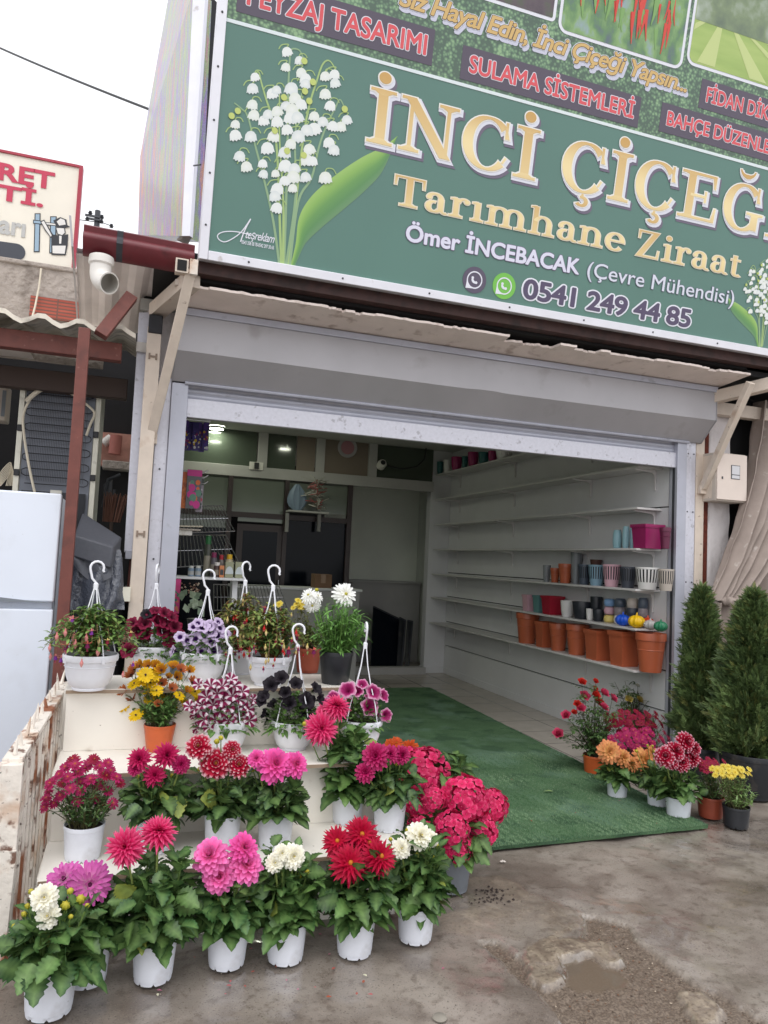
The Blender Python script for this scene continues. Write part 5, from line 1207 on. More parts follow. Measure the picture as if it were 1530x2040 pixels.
def good(style, box, z, col, label, cat, X=None, group=None):
    (xa, ya), (xb, yb) = z5(box[0], box[1]), z5(box[2], box[3]); X = X or 4.22
    base = at((xa+xb)/2, yb, 0, X); base.z = z; mpp = m_per_px(base)
    base.y = at((xa+xb)/2, yb, 0, X).y
    r = (xb-xa)/2*mpp; top = at((xa+xb)/2, ya, 0, X).z; h_ = max(.03, top-z)
    if style == 'pumpkin': h_ = r*2.0
    nm = {'slot': 'orchid_pot', 'round': 'plant_pot', 'square': 'square_pot', 'vase': 'small_vase', 'cup': 'cup_pot', 'pumpkin': 'pumpkin_ornament', 'saucer': 'pot_saucer', 'trough': 'square_planter', 'stack': 'mini_pot'}[style]
    r = min(r, RW-.012-base.x) if base.x+r > RW-.01 else r
    t = thing(nm, label, cat, (base.x, base.y, z+.001), group); m = colm(col); o = (base.x, base.y, z+.001)
    b = MB(); th = .006
    if style in ('round', 'slot'):
        R0, R1 = r*.70, r
        if style == 'round':
            b.lathe([(0, 0), (R0, 0), (R0+(R1-R0)*.78, h_*.80), (R1*.96, h_*.80), (R1, h_*.81), (R1, h_*.985), (R1*.99, h_), (R1-th, h_), (R1-th*1.3, h_*.82), (R0, h_*.2), (0, h_*.2)], 28, o=o); b.build('body', m, t)
            q = MB(); q.lathe([(R0+(R1-R0)*.52, h_*.55), (R0+(R1-R0)*.55+.004, h_*.56), (R0+(R1-R0)*.57, h_*.58)], 28, o=o); q.build('band', m, t)
        else:
            b.lathe([(0, 0), (R0, 0), (R0*1.1, h_*.28), (R1*.95, h_*.28+.0)], 28, o=o) if False else b.lathe([(0, 0), (R0, 0), (R0+(R1-R0)*.35, h_*.32), (R0+(R1-R0)*.35-th, h_*.32), (R0-th, th), (0, th)], 32, o=o)
            b.lathe([(R1*.97, h_*.92), (R1, h_*.93), (R1, h_), (R1-th, h_), (R1-th, h_*.92)], 32, o=o); q = b; nS = 20
            ra, rb_ = R0+(R1-R0)*.35, R1*.975
            for k in range(nS):
                a0, a1 = 2*pi*k/nS, 2*pi*(k+.55)/nS
                q.grid([[V(o[0]+rr*cos(a), o[1]+rr*sin(a), o[2]+zz) for rr, zz in ((ra, h_*.31), (lerp(ra, rb_, .5)+.003, h_*.6), (rb_, h_*.93))] for a in (a0, (a0+a1)/2, a1)])
            q.build('body', m, t)
            q = MB(); q.lathe([(0, h_*.9), (R1*.9, h_*.9), (R0*.97, .01)], 20, o=o); q.build('liner', M['black_pot'], t)
    elif style in ('square', 'trough'):
        R0, R1 = r*.66, r*.82
        b.lathe([(0, 0), (R0, 0), (R1*.95, h_*.86), (R1*1.03, h_*.86), (R1*1.05, h_), (R1*.98, h_), (R1*.9, h_*.86), (R0*.9, h_*.1), (0, h_*.1)], 32, o=o, sq=.92); b.build('body', m, t, smooth=30)
        q = MB(); q.lathe([(R1*1.04, h_*.90), (R1*1.06, h_*.93), (R1*1.05, h_*.96)], 32, o=o, sq=.92); q.build('rim', m, t, smooth=30)
    elif style in ('vase', 'stack'):
        b.lathe([(0, 0), (r*.72, 0), (r*.9, h_*.12), (r, h_*.45), (r*.93, h_*.8), (r*.74, h_), (r*.66, h_), (r*.8, h_*.8), (r*.8, h_*.2), (0, h_*.15)], 24, o=o); b.build('body', m, t, smooth=60)
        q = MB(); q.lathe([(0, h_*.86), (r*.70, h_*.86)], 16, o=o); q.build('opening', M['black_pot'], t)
    elif style == 'cup':
        b.lathe([(0, 0), (r*.70, 0), (r*.88, h_*.3), (r, h_*.96), (r*.98, h_), (r*.9, h_), (r*.8, h_*.3), (0, h_*.2)], 24, o=o); b.build('body', m, t, smooth=60)
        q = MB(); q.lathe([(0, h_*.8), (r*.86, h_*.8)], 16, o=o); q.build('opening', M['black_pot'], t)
    elif style == 'saucer':
        for k in range(4):
            q = MB(); zz = k*h_/4.4; q.lathe([(0, zz), (r*.85, zz), (r, zz+h_*.2), (r*.97, zz+h_*.2), (0, zz+.01)], 24, o=o); q.build('dish', m, t)
    elif style == 'pumpkin':
        rows = []
        for i in range(9):
            a = -pi/2+pi*i/8; rows.append([V(o[0]+r*cos(a)*(1+.10*cos(8*f))*cos(f), o[1]+r*cos(a)*(1+.10*cos(8*f))*sin(f), o[2]+h_*.42*(1+sin(a)*(1-.12*(i == 8)))) for f in [2*pi*k/48 for k in range(48)]])
        b.grid(rows, wrap=True); b.build('body', m, t, smooth=180); q = MB(); q.tube([(o[0], o[1], o[2]+h_*.78), (o[0]+.004, o[1], o[2]+h_)], [.010, .005], 7); q.build('stalk', m, t)
    return t
Z = SHZ
G_ = 'goods on the slatted wall shelves'
XP = dict(pumpkin=4.15)
for st_, bx, z, c, lb, ct in [
 ('vase', (863, 768, 902, 838), Z[3], 'lblue', 'pale blue vase standing alone left of the stacked vases', 'vase'),
 ('vase', (904, 752, 934, 838), Z[3], 'lblue', 'taller pale blue vase between the single vase and the magenta pot', 'vase'),
 ('square', (950, 745, 1072, 840), Z[3], 'magenta', 'big magenta square pot beside the pale blue vases', 'pot'),
 ('round', (1064, 757, 1112, 840), Z[3], 'dmag', 'dark plum pot at the right end beside the magenta square pot', 'pot'),
 ('cup', (562, 918, 596, 990), Z[2], 'clear', 'clear smoky cup left of the small terracotta pots', 'cup'),
 ('round', (594, 930, 636, 992), Z[2], 'terra', 'smallest terracotta pot on the orchid pot shelf', 'pot'),
 ('round', (628, 912, 690, 993), Z[2], 'terra', 'larger terracotta pot on the orchid pot shelf', 'pot'),
 ('cup', (688, 920, 722, 995), Z[2], 'clear', 'smoky grey cup right of the larger terracotta pot', 'cup'),
 ('slot', (712, 915, 768, 1000), Z[2], 'slate', 'slate grey slotted orchid pot left of the blue one', 'pot'),
 ('slot', (757, 917, 829, 1004), Z[2], 'blue', 'dusty blue slotted orchid pot', 'pot'),
 ('slot', (819, 915, 896, 1008), Z[2], 'pink', 'pale pink slotted orchid pot', 'pot'),
 ('slot', (892, 925, 964, 1011), Z[2], 'dark', 'charcoal slotted orchid pot between the pink and the white one', 'pot'),
 ('slot', (961, 928, 1061, 1015), Z[2], 'white', 'white slotted orchid pot, the widest on its shelf', 'pot'),
 ('slot', (1056, 935, 1125, 1018), Z[2], 'beige', 'pale slotted orchid pot half hidden by the shutter rail', 'pot'),
 ('square', (474, 1045, 532, 1128), Z[1], 'pink', 'pale pink square pot at the left end of its shelf', 'pot'),
 ('square', (520, 1048, 582, 1135), Z[1], 'teal', 'grey teal square pot beside the pink square pot', 'pot'),
 ('square', (558, 1050, 648, 1142), Z[1], 'red', 'dark red square pot beside the white cup', 'pot'),
 ('cup', (638, 1070, 697, 1150), Z[1], 'white', 'large white cup pot between the red and black pots', 'pot'),
 ('cup', (688, 1075, 772, 1158), Z[1], 'black', 'large black cup pot beside the large white one', 'pot'),
 ('cup', (748, 1105, 782, 1166), Z[1], 'white', 'small white cup pot in front of the black ones', 'pot'),
 ('cup', (776, 1108, 826, 1169), Z[1], 'black', 'small black cup pot left of the colourful stack', 'pot'),
 ('pumpkin', (986, 1120, 1040, 1166), Z[1], 'orange', 'orange red pumpkin ornament at the back of the group', 'ornament'),
 ('pumpkin', (876, 1150, 936, 1188), Z[1], 'glue', 'bright blue pumpkin ornament', 'ornament'),
 ('pumpkin', (932, 1152, 998, 1191), Z[1], 'gyel', 'bright yellow pumpkin ornament', 'ornament'),
 ('pumpkin', (998, 1155, 1050, 1192), Z[1], 'silver', 'silver grey pumpkin ornament', 'ornament'),
 ('pumpkin', (1042, 1150, 1096, 1196), Z[1], 'green', 'green pumpkin ornament at the right end', 'ornament'),
 ('round', (443, 1122, 546, 1258), Z[0], 'terra', 'wide rimmed terracotta pot at the left end of the lowest shelf', 'planter'),
 ('square', (530, 1160, 610, 1280), Z[0], 'terra', 'narrow square terracotta planter, second from the left on the lowest shelf', 'planter'),
 ('round', (588, 1168, 670, 1290), Z[0], 'terra', 'slim round terracotta pot between the narrow square planter and a wider pot', 'planter'),
 ('round', (660, 1172, 757, 1307), Z[0], 'terra', 'round terracotta pot left of the two square boxes', 'planter'),
 ('trough', (742, 1195, 864, 1335), Z[0], 'terra', 'square terracotta box, the left one of two', 'planter'),
 ('trough', (848, 1200, 975, 1356), Z[0], 'terra', 'square terracotta box, the right one of two', 'planter'),
 ('round', (960, 1208, 1088, 1378), Z[0], 'terra', 'largest round terracotta pot at the right end of the lowest shelf', 'planter')]:
    good(st_, bx, z, c, lb, ct, group=G_, X=4.285 if c == 'orange' else XP.get(st_))
good('cup', (665, 855, 745, 970), Z[2], 'clear', 'tall smoky clear container behind the terracotta pots', 'container', X=4.29, group=G_)
good('saucer', (742, 880, 840, 940), Z[2], 'brown', 'stack of dark brown saucers behind the orchid pots', 'saucers', X=4.29, group=G_)
good('cup', (752, 1053, 832, 1120), Z[1], 'black', 'black cup pot standing behind the small ones', 'pot', X=4.29, group=G_)
# the four columns of stacked mini pots
for cx0, cx1, names in ((824, 872, ('yellow', 'pink', 'sky')), (868, 919, ('white', 'grey', 'slate')), (921, 972, ('grey', 'dark', 'beige')), (970, 1014, ('dark', 'grey', 'slate'))):
    zz = Z[1]; yb = 1178
    for k, c in enumerate(names):
        tt = good('vase', (cx0, yb-46, cx1, yb), Z[1], c, {0: 'bottom', 1: 'middle', 2: 'top'}[k]+f' {dict(sky="sky blue", slate="slate grey", dark="charcoal").get(c, c)} mini pot in the '+{824: 'colourful', 868: 'white based', 921: 'beige topped', 970: 'dark rightmost'}[cx0]+' stack', 'pot', X=4.27 if cx0 < 960 else 4.30, group=G_)
        tt.location.z = Z[1]+.001+k*.075
tt = good('vase', (936, 752, 958, 838), Z[3], 'lblue', 'slim pale blue vase touching the magenta square pot', 'vase', X=4.27, group=G_)
for i, (x0, x1, yt, yb, c) in enumerate([(70, 108, 480, 530, 'white'), (107, 136, 475, 527, 'dteal'), (135, 170, 468, 522, 'white'), (168, 216, 455, 515, 'magenta'), (214, 242, 452, 505, 'dteal'), (239, 287, 435, 498, 'magenta'), (285, 331, 435, 487, 'dteal'), (327, 367, 430, 475, 'magenta'), (360, 432, 425, 470, 'white')]):
    good('cup', (x0, yt, x1, yb), Z[6], c, ['farthest small white cup on the topmost shelf', 'farthest small teal cup on the topmost shelf', 'second white cup from the back on the topmost shelf', 'farthest magenta cup on the topmost shelf', 'middle teal cup on the topmost shelf', 'middle magenta cup on the topmost shelf', 'nearest teal cup on the topmost shelf', 'nearest magenta cup on the topmost shelf', 'widest white cup, nearest on the topmost shelf'][i], 'cup', X=4.16, group=G_)

# ------------------------------------------------------------------ inside, left: racks and goods
t = thing('packet_rack', 'chrome hook rack hung with seed packets just inside the left rail', 'rack', (.35, 5.9, 1.3))
b = MB()
for z in (2.58, 2.18, 2.14, 2.09):
    for k in range(2): b.tube([(.20, 5.86+.1*k, z), (.50, 5.84+.1*k, z), (.53, 5.84+.1*k, z+.02)], .004, 6)
b.tube([(.21, 5.95, .0), (.21, 5.95, 2.8)], .012, 8); b.build('hooks', M['chrome'], t)
rng = random.Random(21)
def packet(p, w, h_, cols, lab, g):
    o = thing('seed_packet', lab, 'packet', tuple(p), g)
    q = MB(); q.box((p[0]-w/2, p[1], p[2]-h_), (p[0]+w/2, p[1]+.006, p[2]), cols[0]); q.build('sachet', M['vc'], o, smooth=0)
    q = MB()
    for k in range(5):
        for kk in range(3):
            cx_, cz_, rr_ = p[0]+rng.uniform(-.32, .32)*w, p[2]-h_*(.32+.13*k)-rng.uniform(0, .02), rng.uniform(.12, .26)*w; q.poly([V(cx_+rr_*cos(g*.7), p[1]-.001-.0002*(k*3+kk), cz_+rr_*1.2*sin(g*.7)) for g in range(9)], rng.choice(cols[1:]))
    q.build('printed_picture', M['vc'], o, smooth=0)
    q = MB(); q.box((p[0]-w/2, p[1]-.003, p[2]-.05), (p[0]+w/2, p[1]-.0008, p[2]-.002), cols[1]); q.build('header', M['vc'], o, smooth=0)
for i in range(7):
    packet((.335+.026*i, 5.84+.018*(i % 3), 2.57-.01*(i % 2)), .045, .22, [sr(70, 54, 130), [sr(90, 60, 150), sr(60, 50, 120)][i % 2], sr(230, 228, 236), sr(80, 60, 160), sr(226, 190, 40), sr(150, 40, 110)], 'purple and yellow seed packet hanging in the upper row', 'upper row of seed packets')
packet((.36, 5.83, 2.17), .05, .28, [sr(206, 106, 40), sr(196, 90, 40), sr(226, 120, 50), sr(180, 80, 30)], 'orange seed packet at the left of the lower row', None)
packet((.425, 5.81, 2.19), .11, .30, [sr(100, 100, 104), sr(206, 44, 140), sr(226, 110, 50), sr(70, 90, 160), sr(96, 140, 120), sr(190, 120, 120)], 'seed packet with a pink header and mixed flower picture', None)
packet((.475, 5.85, 2.13), .05, .26, [sr(150, 140, 150), sr(60, 70, 66), sr(190, 60, 90), sr(206, 200, 210)], 'grey and red seed packet at the right of the lower row', None)
packet((.345, 5.83, 1.35), .06, .26, [sr(196, 60, 120), sr(206, 60, 130), sr(206, 120, 90), sr(60, 120, 100)], 'pink packet hanging below the bottle shelf', None)
# wire baskets / grid panels
def wire_panel(label, pts, nv_, Y0, m='chrome'):
    o = thing('wire_basket', label, 'wire basket', tuple(pts[0])); q = MB(); q.tube(pts+[pts[0]], .005, 6); q.build('rim_wire', M[m], o)
    q = MB(); a, b_, c, d = pts[:4]
    for i in range(nv_+1): u = i/nv_; q.tube([a.lerp(b_, u), d.lerp(c, u)], .0036, 4, caps=False)
    for v in (.5,): q.tube([a.lerp(d, v), b_.lerp(c, v)], .0022, 4, caps=False)
    q.build('grid_wires', M[m], o)
wire_panel('upper chrome wire basket on the left inside rack', [at(352, 1008, 1, 6.2), at(443, 1008, 1, 6.2), at(467, 1058, 1, 5.95), at(352, 1062, 1, 5.95)], 16, 6.2)
wire_panel('lower chrome wire grid behind the spray bottles', [at(352, 1066, 1, 6.3), at(450, 1066, 1, 6.3), at(476, 1122, 1, 6.1), at(352, 1130, 1, 6.1)], 15, 6.3)
wire_panel('low dark wire basket in front of the partition door', [at(426, 1164, 1, 6.6), at(556, 1168, 1, 6.6), at(572, 1212, 1, 6.4), at(426, 1216, 1, 6.4)], 20, 6.6)
t = thing('counter_shelf', 'pale shelf board carrying sprays and boxes inside at the left', 'shelf', (.55, 5.9, 1.36)); zc = at(450, 1151, 1, 5.9).z
b = MB(); b.box((.17, 5.86, zc-.02), (.86, 6.15, zc)); b.build('board', M['slat'], t, bevel=.003)
for xx in (.20, .78):
    b = MB(); b.box((xx, 5.95, 0), (xx+.04, 6.1, zc-.021)); b.build('support', M['slat'], t, smooth=0)
b = MB(); b.tube([at(352, 1048, 1, 5.85), at(404, 1049, 1, 5.85)], .006, 6); b.build('front_rod', M['rubber'], t)
t2 = thing('small_shelf', 'narrow cream shelf edge below the seed packets', 'shelf', (.4, 5.9, 1.75)); b = MB(); p_ = at(352, 1052, 1, 5.9); b.box((.17, 5.88, p_.z-.012), (.50, 6.1, p_.z)); b.build('board', M['cream_wall'], t2, smooth=0); b = MB(); b.box((.17, 5.90, p_.z-.05), (.44, 6.08, p_.z-.013)); b.build('tray', M['pvc'], t2, smooth=0)
def bottle(px0, px1, pyt, cap, body, label, Y=5.95, kind='can'):
    p = at((px0+px1)/2, 1148, 1, Y); p.z = zc+.001; mpp = m_per_px(p); r = (px1-px0)/2*mpp; H = at((px0+px1)/2, pyt, 1, Y).z-p.z
    o = thing('spray_can' if kind == 'can' else 'glass_jar', label, 'bottle', tuple(p)); q = MB(); q.lathe([(0, 0), (r, 0), (r, H*.72), (r*.8, H*.78), (0, H*.78)], 18, o=p, c=body); q.build('body', M['vc'], o)
    q = MB(); q.lathe([(r*.78, H*.78), (r*.8, H*.8), (r*.8, H*.99), (0, H)], 18, o=p, c=cap); q.build('cap', M['vc'], o)
    q = MB(); q.lathe([(r*1.02, H*.15), (r*1.02, H*.5)], 18, o=p, c=mixc(body, sr(200, 190, 170), .5)); q.build('paper_label', M['vc'], o)
bottle(404, 418, 1066, sr(40, 110, 60), sr(70, 74, 64), 'tall bottle with green top at the back of the shelf', 6.08)
bottle(418, 430, 1100, sr(130, 40, 84), sr(90, 84, 92), 'spray can with plum cap', 6.05)
bottle(434, 444, 1105, sr(170, 34, 50), sr(120, 110, 104), 'spray can with red cap', 6.05)
bottle(448, 462, 1104, sr(220, 176, 40), sr(190, 180, 150), 'spray can with yellow cap behind the boxes', 6.05)
bottle(425, 438, 1120, sr(230, 226, 222), sr(80, 60, 60), 'brown bottle with white cap')
bottle(374, 386, 1127, sr(206, 206, 200), sr(120, 140, 160), 'left pale blue jar', kind='jar'); bottle(388, 400, 1127, sr(206, 206, 200), sr(126, 146, 166), 'right pale blue jar', kind='jar')
for i, (a_, c_, lb) in enumerate(((448, 466, 'left grey green carton on the bottle shelf'), (468, 486, 'right grey green carton on the bottle shelf'))):
    p, p2 = at(a_, 1148, 1, 5.92), at(c_, 1120, 1, 5.92); o = thing('carton', lb, 'box', (p.x, 5.92, zc)); q = MB(); q.box((p.x, 5.92, zc+.001), (p2.x, 5.97, p2.z), sr(150, 152, 124)); q.build('carton_body', M['vc'], o, smooth=0)
    q = MB(); cx_ = (p.x+p2.x)/2; q.poly([V(cx_+.032*cos(radians(g)), 5.918, zc+.03+.06*sin(radians(g))) for g in range(0, 181, 15)], sr(196, 204, 206)); q.build('printed_arch', M['vc'], o, smooth=0)
p, p2 = at(437, 1148, 1, 5.9), at(447, 1127, 1, 5.9); o = thing('carton', 'small orange carton between the bottle and the grey cartons', 'box', (p.x, 5.9, zc)); q = MB(); q.box((p.x, 5.9, zc+.001), (p2.x, 5.93, p2.z), sr(206, 130, 80)); q.build('carton_body', M['vc'], o, smooth=0); q = MB(); q.box((p.x+.004, 5.8985, zc+.02), (p2.x-.004, 5.8995, p2.z-.03), sr(60, 60, 64)); q.build('paper_label', M['vc'], o, smooth=0)
# artificial plant in the corner below the shelf
t = thing('dried_plant', 'pale dried artificial plant with broad grey green leaves inside the left rail', 'plant', (.5, 5.75, 1.0)); b = MB()
for i in range(16):
    a = rng.uniform(0, 6.28); p = at(rng.uniform(362, 398), rng.uniform(1185, 1215), 1, 5.72); L_ = rng.uniform(.05, .09)
    d = V(cos(a)*.7, -.3, sin(a)).normalized()*L_; s_ = V(-d.z, 0, d.x)*.35; b.grid([[p, p+V(0, 0, 0), p], [p+d*.5-s_, p+d*.5, p+d*.5+s_], [p+d, p+d*1.02, p+d]], c=rng.choice([sr(146, 160, 136), sr(120, 138, 116)]))
for i in range(50):
    p = at(rng.uniform(360, 396), rng.uniform(1160, 1190), 1, 5.74); b.lathe([(0, .008), (.009, 0), (0, -.008)], 6, o=p, c=rng.choice([sr(150, 120, 100), sr(196, 180, 160), sr(110, 80, 70)]))
b.build('foliage', M['leaf'], t)
b = MB(); b.lathe([(0, 0), (.05, 0), (.07, .12), (.06, .12), (0, .1)], 16, o=(.50, 5.75, .94)); b.build('pot', M['black_pot'], t)
t = thing('side_table', 'small pale side table under the dried plant', 'table', (.5, 5.8, 0)); b = MB(); b.box((.2, 5.62, .9), (.72, 5.85, .938)); b.build('top', M['slat'], t, smooth=0); b = MB(); b.box((.22, 5.66, 0), (.7, 5.84, .899)); b.build('cabinet', M['grey_pot'], t, smooth=0)
# white and blue decoration hanging on the dark glazing
t = thing('hanging_ornament', 'pale wire figure and veil hanging before the dark glazing', 'ornament', tuple(at(625, 990, 1, 9.5))); b = MB(); rows = []
for i in range(9):
    w = [4, 10, 15, 18, 20, 20, 17, 11, 4][i]; rows.append([at(lerp(592-w, 592+w, j/10), 965+i*7, 1, 9.6)+V(0, -.05*sin(pi*j/10)+.02*sin(j*2.), 0) for j in range(11)])
b.grid(rows, c=sr(112, 128, 146)); b.build('veil', M['vc'], t, smooth=180)
b = MB()
for i in range(120): 
    p = at(632, rng.uniform(955, 1015), 1, 9.55); q = p+V(rng.gauss(0, .09), rng.uniform(-.03, .03), rng.uniform(-.09, .09)); b.tube([p, q], .006, 3, c=rng.choice([sr(150, 148, 140), sr(110, 104, 96), sr(170, 168, 160), sr(140, 60, 60)]))
b.build('figure', M['vc'], t)
b = MB(); p = at(571, 1018, 1, 9.6); q_ = at(650, 1018, 1, 9.6); b.box((p.x, 9.45, p.z-.012), (q_.x, 9.65, p.z+.01)); b.build('shelf_board', M['beam_in'], t, smooth=0)
for px in (574, 638):
    b = MB(); p = at(px, 1020, 1, 9.6); b.box((p.x-.02, 9.62, p.z-.26), (p.x+.02, 9.66, p.z-.013)); b.build('bracket', M['beam_in'], t, smooth=0)
# cameras, junction box, leaning panels
for px, py, lb in ((760, 926, 'white round security camera on the partition beam'), (715, 957, 'small security camera in the back room corner')):
    p = at(px, py, 1, 9.7 if px > 740 else 10.9); o = thing('security_camera', lb, 'camera', tuple(p)); q = MB(); q.lathe([(.0, -.06), (.06, -.05), (.065, .03), (.05, .07), (0, .07)], 16, M=Matrix.Translation(p) @ Matrix.Rotation(radians(70), 4, 'X')); q.build('housing', M['pvc'], o); q = MB(); q.lathe([(0, .085), (.034, .08), (.036, .06)], 14, M=Matrix.Translation(p) @ Matrix.Rotation(radians(70), 4, 'X')); q.build('lens', M['black_wire'], o)
p = at(511, 928, 1, 9.72); o = thing('door_sensor', 'small white bracket on the partition beam over the door', 'bracket', tuple(p)); q = MB(); q.box((p.x-.09, 9.725, p.z-.05), (p.x+.09, 9.745, p.z+.05)); q.build('plate', M['pvc'], o, smooth=0); q = MB(); q.box((p.x-.029, 9.69, p.z-.04), (p.x+.029, 9.745, p.z+.04)); q.build('core', M['black_wire'], o, smooth=0)
b = MB(); b.tube([at(770, 928, 1, 9.7), at(800, 934, 1, 9.7), at(830, 930, 1, 9.7), at(846, 915, 1, 9.7), at(850, 885, 1, 9.7)], .01, 6); tag(b.build('camera_cable', M['black_wire']), 'black cable looping from the security camera up to the ceiling', 'cable')
for i, (x0, x1, yt0, yt1, yb0, yb1, m, lb) in enumerate(((738, 806, 1208, 1238, 1332, 1334, 'dark_glass', 'large dark glass pane leaning in the back room'), (790, 808, 1230, 1236, 1334, 1332, 'black_pot', 'dark framed panel leaning left of the last one'), (806, 822, 1236, 1238, 1332, 1326, 'black_pot', 'dark framed panel leaning nearest the white pilaster'))):
    o = thing('leaning_panel', lb, 'panel', tuple(at(x0, yb0, 1, 9.5))); q = MB(); Y0 = 9.95+.08*(2-i)
    q.prism([at(x0, yb0, 1, Y0), at(x1-8, yb1, 1, Y0), at(x1, yt1, 1, Y0+.35), at(x0+6, yt0, 1, Y0+.35)], (0, .02, 0)); q.build('sheet', M[m], o, smooth=0)
    q = MB(); q.tube([at(x0+6, yt0, 1, Y0+.34), at(x1, yt1, 1, Y0+.34)], .012, 6); q.tube([at(x1, yt1, 1, Y0+.34), at(x1-8, yb1, 1, Y0-.01)], .012, 6); q.build('frame', M['dark_steel'], o)
# dark sofa-like block and boxes low in the glazed room
zc2 = at(640, 1172, 1, 8.9).z
o = thing('back_counter', 'pale low counter standing before the dark glazing at the back of the shop', 'counter', (1.9, 9.1, 0)); q = MB(); q.box((1.2, 8.92, .004), (2.75, 9.35, zc2-.03)); q.build('cabinet', M['beam_in'], o, bevel=.005); q = MB(); q.box((1.17, 8.89, zc2-.029), (2.78, 9.38, zc2)); q.build('worktop', M['slat'], o, bevel=.004)
p2 = at(640, 1160, 1, 9.1); o = thing('cardboard_box', 'brown cardboard box on the pale counter before the dark glazing', 'box', (p2.x, 9.1, zc2)); q = MB(); q.box((p2.x-.11, 9.0, zc2+.001), (p2.x+.11, 9.2, zc2+.17)); q.build('box_body', mat('cardboard', sr(120, 92, 70), rough=.8), o, bevel=.003); q = MB(); q.box((p2.x-.03, 8.997, zc2+.06), (p2.x+.03, 8.9995, zc2+.169)); q.build('tape', mat('tape', sr(140, 112, 86), rough=.4), o, smooth=0)
# ------------------------------------------------------------------ plant kit
rng = random.Random(77)
UP = V(0, 0, 1)
PROF = dict(point=[.30, .78, 1, .78, .38, .04], round=[.30, .70, .96, 1, .82, .30], strap=[.55, .8, .95, 1, .9, .45], spoon=[.25, .5, .8, 1, .95, .4])
def petal(mb, Mx, L, W, e0, e1, cup, prof, cols, r0=0.0, z0=0.0, rev=None):
    pr = PROF[prof]; n = len(pr)-1; r, z = r0, z0; rows = []; cl = []
    for i in range(n+1):
        s = i/n; el = lerp(e0, e1, s)
        if i: r += L/n*cos(el); z += L/n*sin(el)
        w = W*pr[i]/2; c = mixc(cols[0], cols[1], min(1, s*2)) if s < .5 else mixc(cols[1], cols[2], ((s-.5)*2)**2)
        if len(cols) > 3 and i == n: c = mixc(c, cols[3], .85)
        ce = c
        nx_, nz_p = -sin(el), cos(el); lift = cup*w
        rows.append([Mx @ V(r+nx_*lift, -w, z+nz_p*lift), Mx @ V(r, 0, z), Mx @ V(r+nx_*lift, w, z+nz_p*lift)]); cl.append([ce, c, ce])
    mb.grid(rows, cl)
def rotz(a): return Matrix.Rotation(a, 4, 'Z')
def dahlia(rings, W, prof, cols, cup=.3, seed=0, R=1.0, centre=None):
    "unit-radius double flower head, +Z is its face"
    rg = random.Random(seed); mb = MB(); nr = len(rings)
    for k, (cnt, L, e0, e1) in enumerate(rings):
        t = k/max(1, nr-1); off = rg.random()*6
        for i in range(cnt):
            a = off+2*pi*i/cnt+rg.uniform(-.10, .10); j = rg.uniform(.9, 1.08); tint = rg.uniform(.86, 1.08)
            cc = [scl(c, tint*(1-.08*t)) for c in cols]
            petal(mb, rotz(a), L*j*R, W*lerp(1, .62, t)*R, radians(e0+rg.uniform(-7, 7)), radians(e1+rg.uniform(-9, 9)), cup, prof, cc, r0=.05*R*(1-t), z0=(-.10+.16*t)*R)
    if centre: mb.lathe([(.13*R, .10*R), (.12*R, .2*R), (.06*R, .25*R), (0, .26*R)], 10, c=centre)
    # green calyx below
    mb.lathe([(0, -.26*R), (.07*R, -.24*R), (.16*R, -.12*R), (.05*R, -.06*R)], 10, c=sr(86, 120, 62))
    return mb
RG_SPIKY = [(18, 1.0, -22, -34), (18, .99, -8, -18), (17, .95, 5, -5), (16, .88, 18, 8), (14, .79, 30, 22), (12, .66, 42, 38), (9, .52, 56, 54), (7, .40, 70, 76)]
RG_ROUND = [(13, 1.0, -14, -22), (13, .95, 2, -8), (12, .86, 16, 8), (11, .76, 30, 30), (9, .60, 46, 58), (8, .45, 60, 86), (6, .32, 72, 110)]
RG_OPEN = [(14, 1.0, -14, -18), (14, .97, 0, -6), (13, .88, 14, 10), (11, .72, 30, 30), (9, .54, 46, 52), (8, .40, 60, 72)]
def K(r, g, b): return sr(r, g, b, .80)
HEAD = {}
